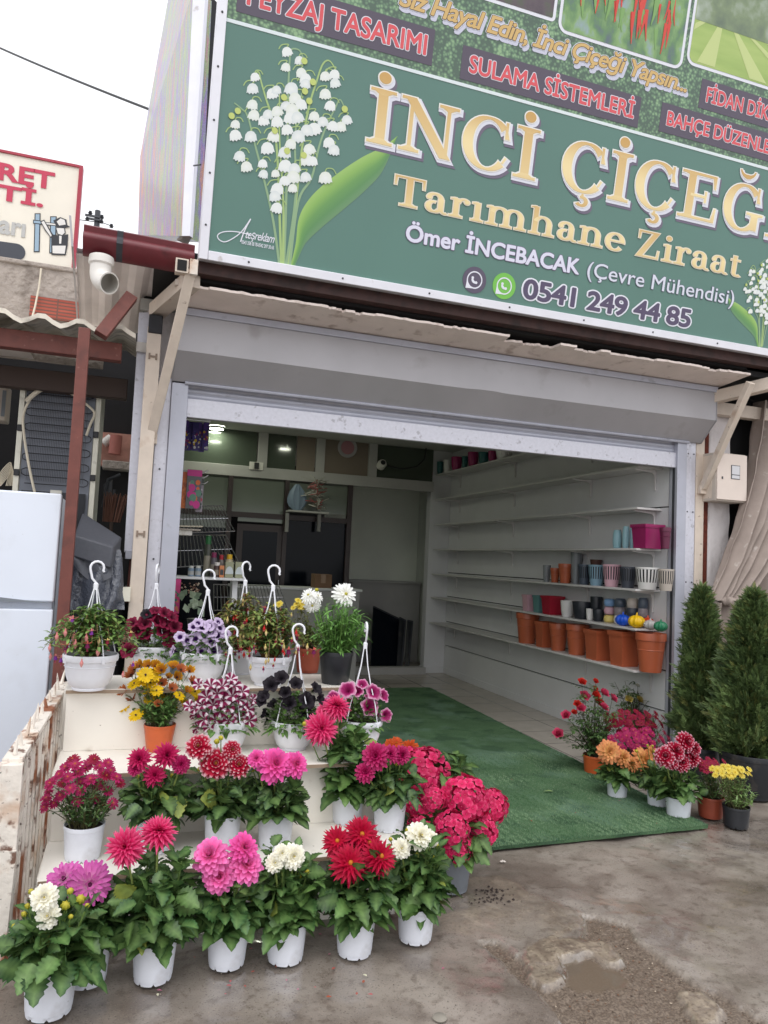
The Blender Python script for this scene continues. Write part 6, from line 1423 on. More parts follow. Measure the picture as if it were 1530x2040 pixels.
def head_mesh(kind):
    if kind in HEAD: return HEAD[kind][rng.randrange(len(HEAD[kind]))]
    out = []
    for sd_ in (1, 2, 3):
        if kind == 'coral': mb = dahlia(RG_SPIKY, .30, 'point', [K(206, 14, 76), K(240, 36, 112), K(255, 120, 166)], seed=sd_, centre=None)
        elif kind == 'pink': mb = dahlia(RG_ROUND, .46, 'round', [sr(250, 140, 170), sr(242, 104, 176), sr(246, 134, 200)], seed=sd_)
        elif kind == 'lilac': mb = dahlia(RG_ROUND, .38, 'round', [sr(248, 136, 172), sr(236, 84, 164), sr(240, 104, 184)], seed=sd_)
        elif kind == 'violet': mb = dahlia([(19, 1.0, -14, -20), (18, .97, 0, -8), (16, .88, 14, 8), (12, .66, 34, 40), (9, .45, 54, 66)], .23, 'strap', [sr(252, 244, 236), sr(222, 120, 190), sr(206, 84, 172)], seed=sd_, centre=sr(92, 22, 72))
        elif kind == 'white': mb = dahlia(RG_OPEN, .44, 'round', [sr(240, 228, 150), sr(250, 246, 226), sr(252, 250, 240)], seed=sd_, centre=K(236, 216, 120))
        elif kind == 'red': mb = dahlia(RG_SPIKY[:6], .30, 'point', [K(180, 0, 44), K(208, 4, 58), K(214, 14, 78)], seed=sd_, centre=K(226, 140, 50))
        elif kind == 'magenta': mb = dahlia(RG_ROUND, .36, 'point', [K(176, 14, 62), K(204, 22, 92), K(222, 50, 120)], seed=sd_)
        elif kind == 'redwhite': mb = dahlia(RG_OPEN+[(6, .26, 74, 86)], .36, 'round', [K(170, 2, 36), K(200, 8, 56), K(206, 24, 74), K(255, 226, 232)], seed=sd_, centre=K(230, 170, 50))
        elif kind == 'magred': mb = dahlia(RG_OPEN, .36, 'round', [K(150, 6, 64), K(190, 12, 92), K(214, 60, 130)], seed=sd_)
        elif kind == 'peach': mb = dahlia(RG_OPEN, .34, 'strap', [K(255, 206, 96), K(255, 196, 124), K(248, 150, 104)], seed=sd_)
        elif kind == 'crimson': mb = dahlia(RG_ROUND, .40, 'round', [K(156, 2, 36), K(190, 4, 54), K(196, 14, 66), K(250, 206, 222)], seed=sd_)
        elif kind == 'orangedaisy': mb = dahlia([(16, 1, 4, -4), (14, .92, 14, 8)], .32, 'strap', [K(226, 70, 20), K(240, 96, 36), K(240, 110, 50)], seed=sd_, centre=sr(190, 120, 30))
        elif kind in ('yosteo', 'yosteo2'): mb = dahlia([(17, 1, 12 if kind == 'yosteo' else 42, 2 if kind == 'yosteo' else 50)], .34, 'strap', [K(250, 214, 60), K(248, 206, 20), K(248, 204, 20)] if kind == 'yosteo' else [K(160, 82, 30), K(204, 130, 30), K(240, 190, 30)], seed=sd_, centre=sr(70, 40, 54))
        elif kind == 'bronze': mb = dahlia([(16, 1, 34, 40)], .32, 'strap', [K(130, 60, 40), K(186, 96, 50), K(214, 140, 80)], seed=sd_, centre=sr(60, 36, 30))
        elif kind == 'whitedaisy': mb = dahlia([(18, 1, 0, -24), (16, .9, 14, 0), (10, .6, 30, 20)], .24, 'strap', [sr(240, 236, 214), sr(252, 252, 248), sr(252, 252, 250)], seed=sd_, centre=K(206, 196, 80))
        elif kind == 'argy': mb = dahlia([(15, 1, 8, -6), (11, .72, 22, 14)], .30, 'strap', [K(224, 120, 120), K(196, 38, 104), K(188, 44, 116)], seed=sd_, centre=K(224, 130, 80))
        elif kind == 'argyred': mb = dahlia([(15, 1, 8, -10)], .32, 'strap', [K(150, 22, 50), K(166, 26, 66), K(150, 24, 70)], seed=sd_, centre=K(210, 110, 60))
        elif kind == 'ydaisy': mb = dahlia([(13, 1, 4, -8)], .36, 'strap', [K(240, 206, 60), K(244, 220, 90), K(246, 226, 120)], seed=sd_, centre=K(226, 180, 30))
        elif kind in ('rosepink', 'rosered', 'roseyellow', 'rosewhite'):
            c = dict(rosepink=[K(206, 40, 80), K(228, 64, 110), K(236, 100, 134)], rosered=[K(196, 26, 30), K(222, 46, 40), K(232, 76, 60)], roseyellow=[K(230, 196, 70), K(240, 214, 110), K(242, 226, 150)], rosewhite=[K(226, 220, 190), K(238, 234, 214), K(244, 240, 228)])[kind]
            mb = dahlia([(5, .95, 16, 40), (5, .85, 38, 66), (5, .72, 58, 88), (4, .58, 76, 100), (3, .42, 86, 112)], .95, 'round', c, cup=.55, seed=sd_)
        elif kind.startswith('pet_'): mb = petunia(kind, sd_)
        elif kind == 'hydrangea': mb = hydrangea(sd_)
        elif kind.startswith('fuch'): mb = fuchsia(kind, sd_)
        elif kind == 'bud': mb = bud(sd_)
        out.append(mb.data('flower_'+kind, M['petal'], smooth=70))
    HEAD[kind] = out; return out[0]
def petunia(kind, sd_):
    rg = random.Random(sd_); mb = MB(); nA, nR = 40, 6; rows = []; cl = []; ph = rg.random()*6
    for i in range(nR+1):
        q = i/nR; row = []; cr = []
        for k in range(nA):
            a = 2*pi*k/nA; lobe = 1+.09*cos(5*a)*q*q; rr = q*lobe; zz = -.85*(1-q)**2.2+.06+.10*q*q*sin(10*a+ph)+.07*q**3*sin(3*a+ph*2)-.18*q**4*(.6+.4*cos(5*a+1))
            row.append(V(rr*cos(a), rr*sin(a), zz))
            if kind == 'pet_star': w = (cos(5*a) > .55); c = K(246, 232, 240) if w and q > .12 else K(140, 20, 78)
            elif kind == 'pet_lilac':
                vein = .5+.5*cos(20*a); c = mixc(K(226, 206, 238), K(150, 110, 190), .45*vein*(1-q)) if q > .36 else K(66, 26, 96)
            elif kind == 'pet_burg': c = mixc(K(58, 6, 30), K(140, 14, 62), min(1, q*1.15))
            elif kind == 'pet_black': c = mixc(K(18, 14, 22), K(40, 32, 42), q)
            elif kind == 'pet_edge': c = mixc(K(120, 10, 66), K(196, 40, 126), q) if q < .72 else mixc(K(210, 80, 150), K(240, 190, 216), (q-.72)*3.5)
            cr.append(scl(c, rg.uniform(.94, 1.05)))
        rows.append(row); cl.append(cr)
    mb.grid(rows, cl, wrap=True)
    mb.lathe([(.04, -1.25), (.08, -1.1), (.16, -.82), (.20, -.70)], 8, c=scl(cl[2][0], .8))
    for k in range(5): petal(mb, rotz(k*1.257), .5, .16, radians(50), radians(20), .2, 'point', [sr(90, 120, 66)]*3, r0=.06, z0=-1.2)
    return mb
def hydrangea(sd_):
    rg = random.Random(sd_); mb = MB(); n = 84
    for i in range(n):
        z = 1-1.62*(i+.5)/n; r = sqrt(max(0, 1-z*z)); a = i*2.39996+rg.uniform(-.15, .15); d = V(r*cos(a), r*sin(a), z*.86); d2 = V(r*cos(a), r*sin(a), z).normalized()
        T = Matrix.Translation(d*rg.uniform(.80, 1.0)) @ facing((d2+V(rg.uniform(-.45, .45), rg.uniform(-.45, .45), rg.uniform(-.3, .4))).normalized(), rg.random()*6)
        t = rg.uniform(.85, 1.3); c = [scl(K(206, 22, 84), t), scl(K(232, 46, 108), t), scl(K(250, 104, 148), t)]
        for k in range(4): petal(mb, T @ rotz(k*pi/2+rg.uniform(-.1, .1)), .21*rg.uniform(.9, 1.1), .215, radians(16+rg.uniform(-9, 9)), radians(-12+rg.uniform(-12, 12)), .12, 'round', c, r0=.01)
        mb.lathe([(.02, 0), (.018, .03), (0, .035)], 5, c=K(236, 110, 140), M=T)
    return mb
def fuchsia(kind, sd_):
    rg = random.Random(sd_); mb = MB()   # hangs along -Z, unit length about 1
    tube, sep, cor = dict(fuchpink=(K(236, 140, 140), K(240, 160, 156), K(140, 60, 170)), fuchred=(K(210, 40, 40), K(214, 34, 40), K(206, 60, 60)), fuchcream=(K(226, 206, 120), K(236, 214, 150), K(150, 30, 60)), fuchopen=(K(226, 110, 100), K(232, 130, 110), K(130, 30, 90)))[kind]
    mb.tube([(0, 0, .5), (.03, 0, .3), (0, 0, 0)], .018, 5, c=sr(120, 140, 70))
    if kind in ('fuchpink', 'fuchred', 'fuchcream') and sd_ != 3:
        mb.lathe([(0, 0), (.07, -.03), (.08, -.18), (.11, -.28), (.20, -.45), (.21, -.60), (.14, -.80), (.03, -1.0), (0, -1.02)], 8, cols=[tube, tube, tube, tube, sep, sep, mixc(sep, K(240, 190, 180), .5), sep, sep])
    else:
        mb.lathe([(0, 0), (.07, -.03), (.08, -.2), (.12, -.3)], 8, c=tube)
        for k in range(4): petal(mb, rotz(k*pi/2+.3), .62, .26, radians(-20), radians(40), .3, 'point', [sep]*3, r0=.06, z0=-.28)
        mb.lathe([(.10, -.3), (.20, -.48), (.22, -.66), (.26, -.74)], 10, c=cor)
        for k in range(5): mb.tube([(.03*cos(k*1.26), .03*sin(k*1.26), -.5), (.06*cos(k*1.26), .06*sin(k*1.26), -1.1)], .012, 4, c=K(214, 70, 120))
    return mb
def bud(sd_):
    mb = MB(); rows = []; nA = 14
    for i in range(7):
        a = -pi/2+pi*i/6; rows.append([V((.78+.14*cos(7*f))*cos(a)*cos(f), (.78+.14*cos(7*f))*cos(a)*sin(f), .8*sin(a)) for f in [2*pi*k/nA for k in range(nA)]])
    mb.grid(rows, [[mixc(sr(150, 166, 50), K(232, 214, 84), i/6)]*nA for i in range(7)], wrap=True)
    for k in range(5): petal(mb, rotz(k*1.257), .9, .5, radians(-10), radians(60), .3, 'point', [sr(104, 140, 66)]*3, z0=-.75)
    return mb

def leaf(mb, p, d, L, W, col, droop=.35, fold=.22, serr=.0, n=6, up=UP):
    d = Vector(d).normalized(); s = d.cross(up)
    s = s.normalized() if s.length > 1e-3 else V(1, 0, 0); nn = s.cross(d).normalized(); rows = []; cl = []
    vein = mixc(col, sr(150, 184, 110), .38); tw = rng.uniform(-.25, .25); wav = rng.uniform(0, 6)
    for i in range(n+1):
        t = i/n; w = W*.5*(sin(pi*min(1, t**.70*.97+.03))**.72)
        if serr and 0 < i < n: w *= 1+serr*(1 if i % 2 else -1)
        c = p+d*(L*t)-UP*(droop*L*t*t); ss = (s*cos(tw*t)+nn*sin(tw*t))
        e = nn*(fold*w+.10*w*sin(wav+t*9)); e2 = nn*(fold*w+.10*w*sin(wav+2+t*8))
        rows.append([c-ss*w+e, c, c+ss*w+e2]); cl.append([col, vein, scl(col, .95)])
    mb.grid(rows[::-1], cl[::-1])
def gcol(base, v=.25): 
    k = 1+rng.uniform(-v, v); y = rng.random()
    return scl(mixc(base, sr(118, 150, 60), .22*y*y), k)
G_DAH, G_DARK, G_MID, G_LITE = sr(46, 80, 44), sr(38, 66, 42), sr(66, 100, 52), sr(96, 134, 64)
def dahlia_foliage(mb, o, rt, h, spread, n=7, LL=.115, base=G_DAH, heads=()):
    n += 2; LL *= .97
    for k in range(n):
        a = 2*pi*k/n+rng.uniform(-.3, .3); rr = spread*rng.uniform(.30, .62) if k else 0; hh = h*rng.uniform(.70, 1.0)
        tip = o+V(cos(a)*rr, sin(a)*rr, hh); st = o+V(cos(a)*rt*.35, sin(a)*rt*.35, 0); mid = st.lerp(tip, .5)+V(cos(a)*.01, sin(a)*.01, .01)
        pts = [st, st.lerp(mid, .6), mid, tip]; mb.tube(pts, [.0055, .005, .0045, .003], 5, c=sr(92, 116, 62))
        nn = max(4, int(hh/.032))
        for j in range(nn):
            s = (j+.6)/nn; P_ = st.lerp(tip, s); az = a+j*pi/2+rng.uniform(-.4, .4)
            for sgn_ in (0, pi):
                el = radians(lerp(2, 44, s)+rng.uniform(-22, 22)); L = LL*lerp(.98, .60, s)*rng.uniform(.72, 1.1); dd = V(cos(az+sgn_)*cos(el), sin(az+sgn_)*cos(el), sin(el))
                q = P_+dd*L*.25; mb.tube([P_, q], .002, 4, c=sr(96, 124, 66), caps=False); leaf(mb, q, dd, L, L*rng.uniform(.62, .80), gcol(base, .34), droop=rng.uniform(.12, .5)*(1.15-s*.5), serr=.10, n=10, fold=.30)
    for k in range(int(36+h*100)):
        zz = rng.uniform(.10, .82); a = k*2.39996+rng.uniform(-.4, .4); out = V(cos(a), sin(a), 0); rr = spread*(.50+.36*sin(pi*min(1, max(0, zz*.75+.25))))*rng.uniform(.55, 1.05)*(1 if zz > .15 else .85)
        p = o+out*rr+UP*(zz*h*.9+.01); L = LL*lerp(.95, .62, max(0, zz))*rng.uniform(.65, 1.12); el = radians(rng.uniform(-50, 22)+zz*40)
        d = V(cos(a+rng.uniform(-.7, .7))*cos(el), sin(a+rng.uniform(-.7, .7))*cos(el), sin(el)); nrm = (out*rng.uniform(.5, 1.1)+UP*rng.uniform(.4, 1.1)+V(rng.uniform(-.4, .4), rng.uniform(-.4, .4), 0)).normalized()
        p = p-d*L*.45; cc = gcol(base, .36); cc = mixc(cc, sr(168, 170, 70), .6) if rng.random() < .03 else cc
        leaf(mb, p, d, L, L*rng.uniform(.66, .86), cc, droop=rng.uniform(.05, .35), serr=.14, n=12, fold=rng.uniform(.12, .4), up=nrm)
    for k in range(9):
        a = 2*pi*k/9+rng.uniform(-.3, .3); el = radians(rng.uniform(5, 45)); L = LL*rng.uniform(.70, 1.0); st = o+V(cos(a)*rt*.7, sin(a)*rt*.7, .015)
        leaf(mb, st, V(cos(a)*cos(el), sin(a)*cos(el), sin(el)), L, L*.72, gcol(mixc(base, G_LITE, .30)), droop=rng.uniform(.35, .75), serr=.09, n=10, fold=.28)
def pot_part(o, root, kind, rt, rb, h, name='pot'):
    mb = MB(); n = 64; rows = []
    foot = kind in ('white_pot', 'black_pot')
    for r, z in [(rb*.55, .004), (rb*.97, .004), (rb, 0), (rb+(rt-rb)*.08, h*.09), (rb+(rt-rb)*.085+.0015, h*.10), (rt*.965, h*.86), (rt*.985, h*.87), (rt, h*.985), (rt*.99, h), (rt*.955, h), (rt*.93, h*.86), (rb, h*.72)]:
        rows.append([o+V(r*cos(2*pi*k/n), r*sin(2*pi*k/n), z+(.009 if (foot and z == 0 and k % 8 == 0) else 0)) for k in range(n)])
    mb.grid(rows, wrap=True); p = mb.build(name, M[kind], root)
    s = MB(); s.lathe([(rt*.94, h*.88), (rt*.5, h*.90), (0, h*.91)], 18, o=o); s.build('soil', M['soil'], root); return p
def bowl_part(o, root, rt, h):
    mb = MB(); n = 40
    mb.lathe([(0, .003), (rt*.55, .003), (rt*.60, 0), (rt*.615, h*.05), (rt*.60, h*.07), (rt*.74, h*.16), (rt*.86, h*.40), (rt*.94, h*.78), (rt*.95, h*.80), (rt, h*.82), (rt*1.02, h*.86), (rt*1.02, h*.98), (rt*1.005, h), (rt*.96, h), (rt*.9, h*.75)], n, o=o); mb.build('bowl', M['basket'], root)
    q = MB(); q.lathe([(rt*.925, h*.66), (rt*.945, h*.67), (rt*.935, h*.68)], n, o=o); q.build('bowl_band', M['basket'], root)
    s = MB(); s.lathe([(rt*.95, h*.88), (0, h*.92)], 18, o=o); s.build('soil', M['soil'], root)
def hanger(o, root, rt, h, hook_top, turn=0.0, nst=4, a0=.5, hk=.085):
    top = V(o.x, o.y, hook_top); col_z = hook_top-hk-.03; mb = MB(); R = hk*.36
    ct, st_ = cos(turn), sin(turn); loc = lambda x, z: V(o.x+x*ct, o.y+x*st_, z)
    pts = [loc(.0, col_z-.02), loc(0, col_z+.012), loc(-R*.62, col_z+hk*.40)]
    for i in range(9):
        a = radians(lerp(195, -25, i/8)); pts.append(loc(R*cos(a), hook_top-R+R*sin(a)))
    pts.append(loc(R*1.08, hook_top-R*1.6)); mb.tube(pts, [.0068]+[.0055]*(len(pts)-2)+[.0055], 8); mb.lathe([(.004, -.022), (.0105, -.02), (.0115, .008), (.006, .014)], 12, o=(o.x, o.y, col_z)); mb.build('hook', M['basket'], root)
    for k in range(nst):
        a = a0+2*pi*k/nst; e = o+V(rt*1.025*cos(a), rt*1.025*sin(a), h*.92); s = V(o.x+.008*cos(a), o.y+.008*sin(a), col_z-.01); q = MB()
        c1 = s+V(.014*cos(a), .014*sin(a), -.10*(col_z-e.z)*2); P_ = [s, s.lerp(e, .25)-V(cos(a), sin(a), 0)*.010, s.lerp(e, .5)-V(cos(a), sin(a), 0)*.008, s.lerp(e, .75)+V(cos(a), sin(a), 0)*.004, e, e-V(0, 0, .02)]
        q.tube(P_, .0028, 6); q.box((e.x-.006, e.y-.006, e.z-.022), (e.x+.006, e.y+.006, e.z+.004)); q.build('strap', M['basket'], root)
def plant_root(name, label, cat, px, py, z, r, group=None, X=None):
    b = at(px, py, 2, z); d = V(b.x, b.y, 0).normalized(); b = b+d*r*.92; b.z = z+.001
    return thing(name, label, cat, tuple(b), group), Vector(b)
HS = {k: 1.12 for k in ('coral', 'pink', 'lilac', 'violet', 'red', 'magenta', 'redwhite', 'magred', 'peach', 'crimson')}
HS.update(rosepink=1.35, rosered=1.35, roseyellow=1.3, rosewhite=1.3)
def add_head(root, kind, p, R, d, part='flower_head', label=None, roll=None):
    o = inst(part, head_mesh(kind), root, p, facing(d, rng.random()*6 if roll is None else roll) @ Matrix.Diagonal((R*HS.get(kind, 1), R*HS.get(kind, 1), R*HS.get(kind, 1), 1)))
    if label: o['label'] = label
    return o
def stem_to(root, a, b, r=.004, c=sr(104, 128, 66), name='stem'):
    m = (a+b)/2+V((b.x-a.x)*.18, (b.y-a.y)*.18, .01); q = MB(); q.tube([a, a.lerp(m, .6), m, m.lerp(b, .6), b], [r*1.2, r*1.1, r, r, r*.9], 6, c=c); q.build(name, M['stem'], root)
GD = 'potted dahlias on and below the steps'
def dahlia_plant(label, base, z, heads, kind, buds=(), h=None, spread=.17, n=7, LL=.115, pot=('white_pot', .080, .066, .14), base_c=G_DAH, dy=-.075, group=GD, name='potted_dahlia', budk='bud', face=None):
    root, o = plant_root(name, label, 'potted plant', base[0], base[1], z, pot[2], group)
    pot_part(o, root, *pot); top = o+V(0, 0, pot[3]*.9); pos = []
    for i, hd in enumerate(heads):
        px, py, R = hd[:3]; kk = hd[3] if len(hd) > 3 else kind; Y = o.y+(hd[4] if len(hd) > 4 else dy); p = at(px, py, 1, Y); pos.append(p)
        d = V((p.x-o.x)*2.2+rng.uniform(-.25, .25), -.95+rng.uniform(-.15, .2), .50+rng.uniform(-.2, .25))
        if len(hd) > 5: d = V(*hd[5])
        m = p-d.normalized()*R*m_per_px(p)*.2
        stem_to(root, top, m, c=sr(116, 130, 70)); add_head(root, kk, p, R*m_per_px(p), d)
    for px, py, R in buds:
        p = at(px, py, 1, o.y+rng.uniform(-.07, .01)); stem_to(root, top, p, .0025); add_head(root, budk, p, R*m_per_px(p), V(rng.uniform(-.3, .3), -.4, .8), 'bud')
    hh = (h or (max(.14, min(p.z for p in pos)-top.z)*.92 if pos else .25))*.9
    mb = MB(); dahlia_foliage(mb, top, pot[1], hh, spread, n, LL, base_c); mb.build('foliage', M['leaf'], root, smooth=60)
    return root

# ------------------------------------------------------------------ front row on the wet concrete
dahlia_plant('creamy white dahlia with many yellow buds, nearest pot at the front left', (95, 2036), 0, [(88, 1788, 27), (95, 1825, 24)], 'white', [(75, 1782, 11), (130, 1804, 11), (160, 1792, 12), (95, 1772, 8), (140, 1775, 8), (134, 1845, 8), (141, 1826, 6), (55, 1805, 7), (48, 1821, 7), (174, 1804, 6), (62, 1776, 7), (28, 1845, 6), (105, 1820, 7), (98, 1868, 6)], spread=.20, n=9, LL=.13, h=.23, pot=('white_pot', .086, .072, .15))
dahlia_plant('violet and white striped dahlia standing just behind the creamy white one at the left', (170, 1972), 0, [(128, 1752, 34, 'violet', -.02, (-.25, -.7, .75)), (178, 1762, 40, 'violet', -.05, (.15, -1, .35))], 'violet', [], spread=.14, n=6, h=.20)
dahlia_plant('coral pink spiky dahlia with two tall flower heads in the front row', (303, 1966), 0, [(249, 1687, 37, 'coral', -.05, (-.25, -.95, .45)), (316, 1655, 35, 'coral', -.02, (.05, -.6, .95))], 'coral', [], spread=.19, n=9, LL=.12, h=.33)
dahlia_plant('soft pink ball dahlia with four flower heads in the front row', (450, 1936), 0, [(418, 1703, 33), (437, 1745, 31), (492, 1722, 32), (487, 1688, 28, 'lilac')], 'pink', [], spread=.17, n=7, h=.24)
dahlia_plant('white dahlia with a low cluster of yellow buds in the middle of the front row', (567, 1926), 0, [(585, 1706, 25), (548, 1719, 19), (562, 1700, 18)], 'white', [(545, 1733, 6), (573, 1722, 7), (592, 1722, 7), (594, 1746, 8), (612, 1737, 6), (606, 1720, 5)], spread=.17, n=8, h=.31, base_c=mixc(G_DAH, G_MID, .4))
dahlia_plant('bright red cactus dahlia with five crowded heads in the front row', (705, 1913), 0, [(697, 1720, 37), (757, 1707, 35), (720, 1662, 34, 'red', .02), (672, 1676, 30, 'red', .02), (735, 1680, 30, 'red', .0)], 'red', [], spread=.18, n=8, h=.32)
dahlia_plant('ivory dahlia with yellow buds at the right end of the front row', (826, 1884), 0, [(838, 1665, 28), (800, 1690, 20), (860, 1670, 16)], 'white', [(812, 1654, 6), (832, 1703, 6), (862, 1705, 5), (872, 1685, 7), (876, 1712, 4), (800, 1728, 5), (778, 1672, 5), (814, 1673, 8), (860, 1680, 6), (835, 1716, 5)], spread=.18, n=8, h=.33)
# hydrangeas
def hydra(label, base, z, heads, pot, n=6):
    root, o = plant_root('potted_hydrangea', label, 'potted plant', base[0], base[1], z, pot[2], 'hot pink hydrangeas'); pot_part(o, root, *pot); top = o+V(0, 0, pot[3]*.9)
    mb = MB(); dahlia_foliage(mb, top, pot[1], .20, .20, n, .14, mixc(G_DARK, G_MID, .3)); mb.build('foliage', M['leaf'], root, smooth=60)
    for px, py, R, dy in heads:
        p = at(px, py, 1, o.y+dy); stem_to(root, top, p, .004, sr(90, 110, 60)); add_head(root, 'hydrangea', p, R*1.12*m_per_px(p), V((p.x-o.x)*1.5, -.55, .8))
hydra('hot pink hydrangea in the grey pot spreading low over the turf edge', (897, 1782), 0, [(928, 1592, 44, -.02), (980, 1604, 31, .04), (900, 1650, 34, -.08), (955, 1652, 33, -.03), (912, 1686, 30, -.10), (942, 1690, 20, -.07), (860, 1590, 26, 0)], ('grey_pot', .10, .08, .19))
hydra('hot pink hydrangea standing taller behind the steps, its pot hidden', (880, 1660), 0, [(842, 1545, 50, -.02), (815, 1520, 30, .05), (872, 1560, 34, -.03), (835, 1598, 33, -.10), (855, 1515, 26, .04), (838, 1640, 24, -.16)], ('grey_pot', .10, .08, .24))
dahlia_plant('orange daisy flowered plant rising behind the tall hydrangea', (835, 1600), 0, [(778, 1488, 17), (798, 1497, 15), (816, 1490, 17), (790, 1480, 13)], 'orangedaisy', [], spread=.10, n=5, LL=.08, h=.25, pot=('brown_pot', .07, .055, .12), name='potted_gerbera')

# ------------------------------------------------------------------ second level of the steps
def daisy_bush(label, base, z, pot, heads, kind, R, h, spread, nst, LLx=(.022, .034), lw=.16, col=G_DARK, group=None, cat='potted plant', name='potted_daisy', sway=.5):
    "heads: list of pixels, or (count, cx, cy, rx, ry) dome in pixels"
    root, o = plant_root(name, label, cat, base[0], base[1], z, pot[2], group); pot_part(o, root, *pot); top = o+V(0, 0, pot[3]*.9); mb = MB()
    P_ = []
    if isinstance(heads, tuple):
        cnt, cx, cy, rx, ry = heads
        for i in range(cnt):
            q = sqrt((i+.5)/cnt); a = i*2.39996; px, py = cx+rx*q*cos(a)+rng.uniform(-4, 4), cy+ry*q*sin(a)+rng.uniform(-4, 4)
            dep = -.09*sqrt(max(0, 1-q*q))+.05*(-sin(a))*q; P_.append((at(px, py, 1, o.y+dep), R, kind))
    else:
        for hd in heads: P_.append((at(hd[0], hd[1], 1, o.y+rng.uniform(-.06, .05)), hd[2] if len(hd) > 2 else R, hd[3] if len(hd) > 3 else kind))
    for i, (p, R_, kk) in enumerate(P_):
        st = top+V(rng.uniform(-.6, .6)*pot[1], rng.uniform(-.6, .6)*pot[1], 0); m = st.lerp(p, .5)+V((p.x-o.x)*.15, 0, .02)
        mb.tube([st, m, p-V(0, 0, .004)], [.0022, .0018, .0014], 4, c=sr(104, 104, 70))
        d = V((p.x-o.x)*4+rng.uniform(-.3, .3), -.7+rng.uniform(-.3, .3), .75); add_head(root, kk, p, R_*m_per_px(p)*(1.2 if 'osteo' in kind else 1), d, 'flower_head')
        for j in range(10):
            s = rng.uniform(.1, .85); q = st.lerp(p, s); a = rng.uniform(0, 6.28); el = rng.uniform(-.2, .9); L = rng.uniform(*LLx)
            leaf(mb, q, V(cos(a)*cos(el), sin(a)*cos(el), sin(el)), L, L*lw*2, gcol(col), droop=.1, n=3)
    for i in range(nst):
        a = rng.uniform(0, 6.28); rr = spread*sqrt(rng.random()); e = top+V(cos(a)*rr, sin(a)*rr, h*rng.uniform(.55, 1)*(1-.35*(rr/spread)**2)); st = top+V(cos(a)*rr*.35, sin(a)*rr*.35, 0)
        mb.tube([st, e], .0016, 3, c=sr(96, 92, 60), caps=False)
        for j in range(16):
            s = rng.uniform(.25, 1.0); q = st.lerp(e, s); az = rng.uniform(0, 6.28); el = rng.uniform(-.3, 1.0); L = rng.uniform(*LLx)
            leaf(mb, q, V(cos(az)*cos(el), sin(az)*cos(el), sin(el)), L, L*lw*2, gcol(col), droop=.15, n=3)
    mb.build('foliage', M['leaf'], root, smooth=60); return root
WP = ('white_pot', .080, .066, .135)
q1 = [(rng.gauss(160, 38), rng.gauss(1550, 26)) for _ in range(8)]
daisy_bush('magenta marguerite daisies in a white pot on the lowest step at the left', (163, 1720), L1, WP, [(100, 1560, 14), (92, 1590, 13), (88, 1608, 12), (118, 1542, 12), (135, 1548, 13), (155, 1538, 14), (180, 1552, 14), (196, 1564, 14), (120, 1585, 13), (155, 1595, 13), (190, 1590, 12), (160, 1575, 11), (205, 1540, 12), (220, 1535, 13), (232, 1548, 13), (215, 1575, 13), (225, 1600, 12), (130, 1528, 14), (150, 1522, 14), (178, 1520, 14), (198, 1526, 13), (215, 1520, 12), (160, 1558, 12), (140, 1570, 12), (108, 1600, 12), (97, 1575, 12), (205, 1605, 10), (170, 1530, 12, 'argyred'), (240, 1560, 10, 'argyred'), (125, 1560, 12, 'argyred'), (145, 1512, 13, 'argyred'), (188, 1512, 12, 'argyred'), (212, 1545, 12, 'argyred'), (168, 1560, 12, 'argyred')], 'argy', 13, .20, .13, 46)
dahlia_plant('deep magenta dahlia with four heads, second on the lowest step', (305, 1705), L1, [(277, 1512, 23), (268, 1530, 14, 'magred'), (333, 1504, 25), (308, 1544, 22), (361, 1523, 17, 'magred')], 'magenta', [(342, 1545, 5), (275, 1547, 5)], spread=.18, n=8, h=.22, base_c=G_DARK)
dahlia_plant('crimson dahlia edged in white in the middle of the lowest step', (440, 1697), L1, [(395, 1486, 24), (430, 1521, 29), (476, 1523, 22), (463, 1493, 17)], 'redwhite', [(432, 1477, 7), (398, 1532, 6), (484, 1542, 6), (440, 1470, 6)], spread=.18, n=8, h=.21, base_c=G_DARK)
dahlia_plant('lilac pink ball dahlia in a mud splashed white pot on the lowest step', (546, 1695), L1, [(549, 1522, 32), (590, 1522, 24), (511, 1511, 17)], 'lilac', [(503, 1532, 7), (547, 1547, 6)], spread=.16, n=8, h=.20, base_c=G_DARK)
dahlia_plant('tall coral dahlia towering over the lowest step', (690, 1645), L1, [(641, 1451, 33, 'coral', -.06, (-.1, -.95, .35)), (672, 1405, 27, 'coral', -.02, (.1, -.55, .9)), (650, 1420, 22, 'coral', .02)], 'coral', [(607, 1442, 6)], spread=.17, n=9, h=.36, LL=.12)
dahlia_plant('magenta purple dahlia at the right end of the lowest step', (774, 1660), L1, [(748, 1506, 25), (728, 1537, 19), (778, 1502, 17), (802, 1504, 17)], 'magred', [(760, 1528, 5), (790, 1522, 5)], spread=.16, n=8, h=.22, base_c=G_DARK)

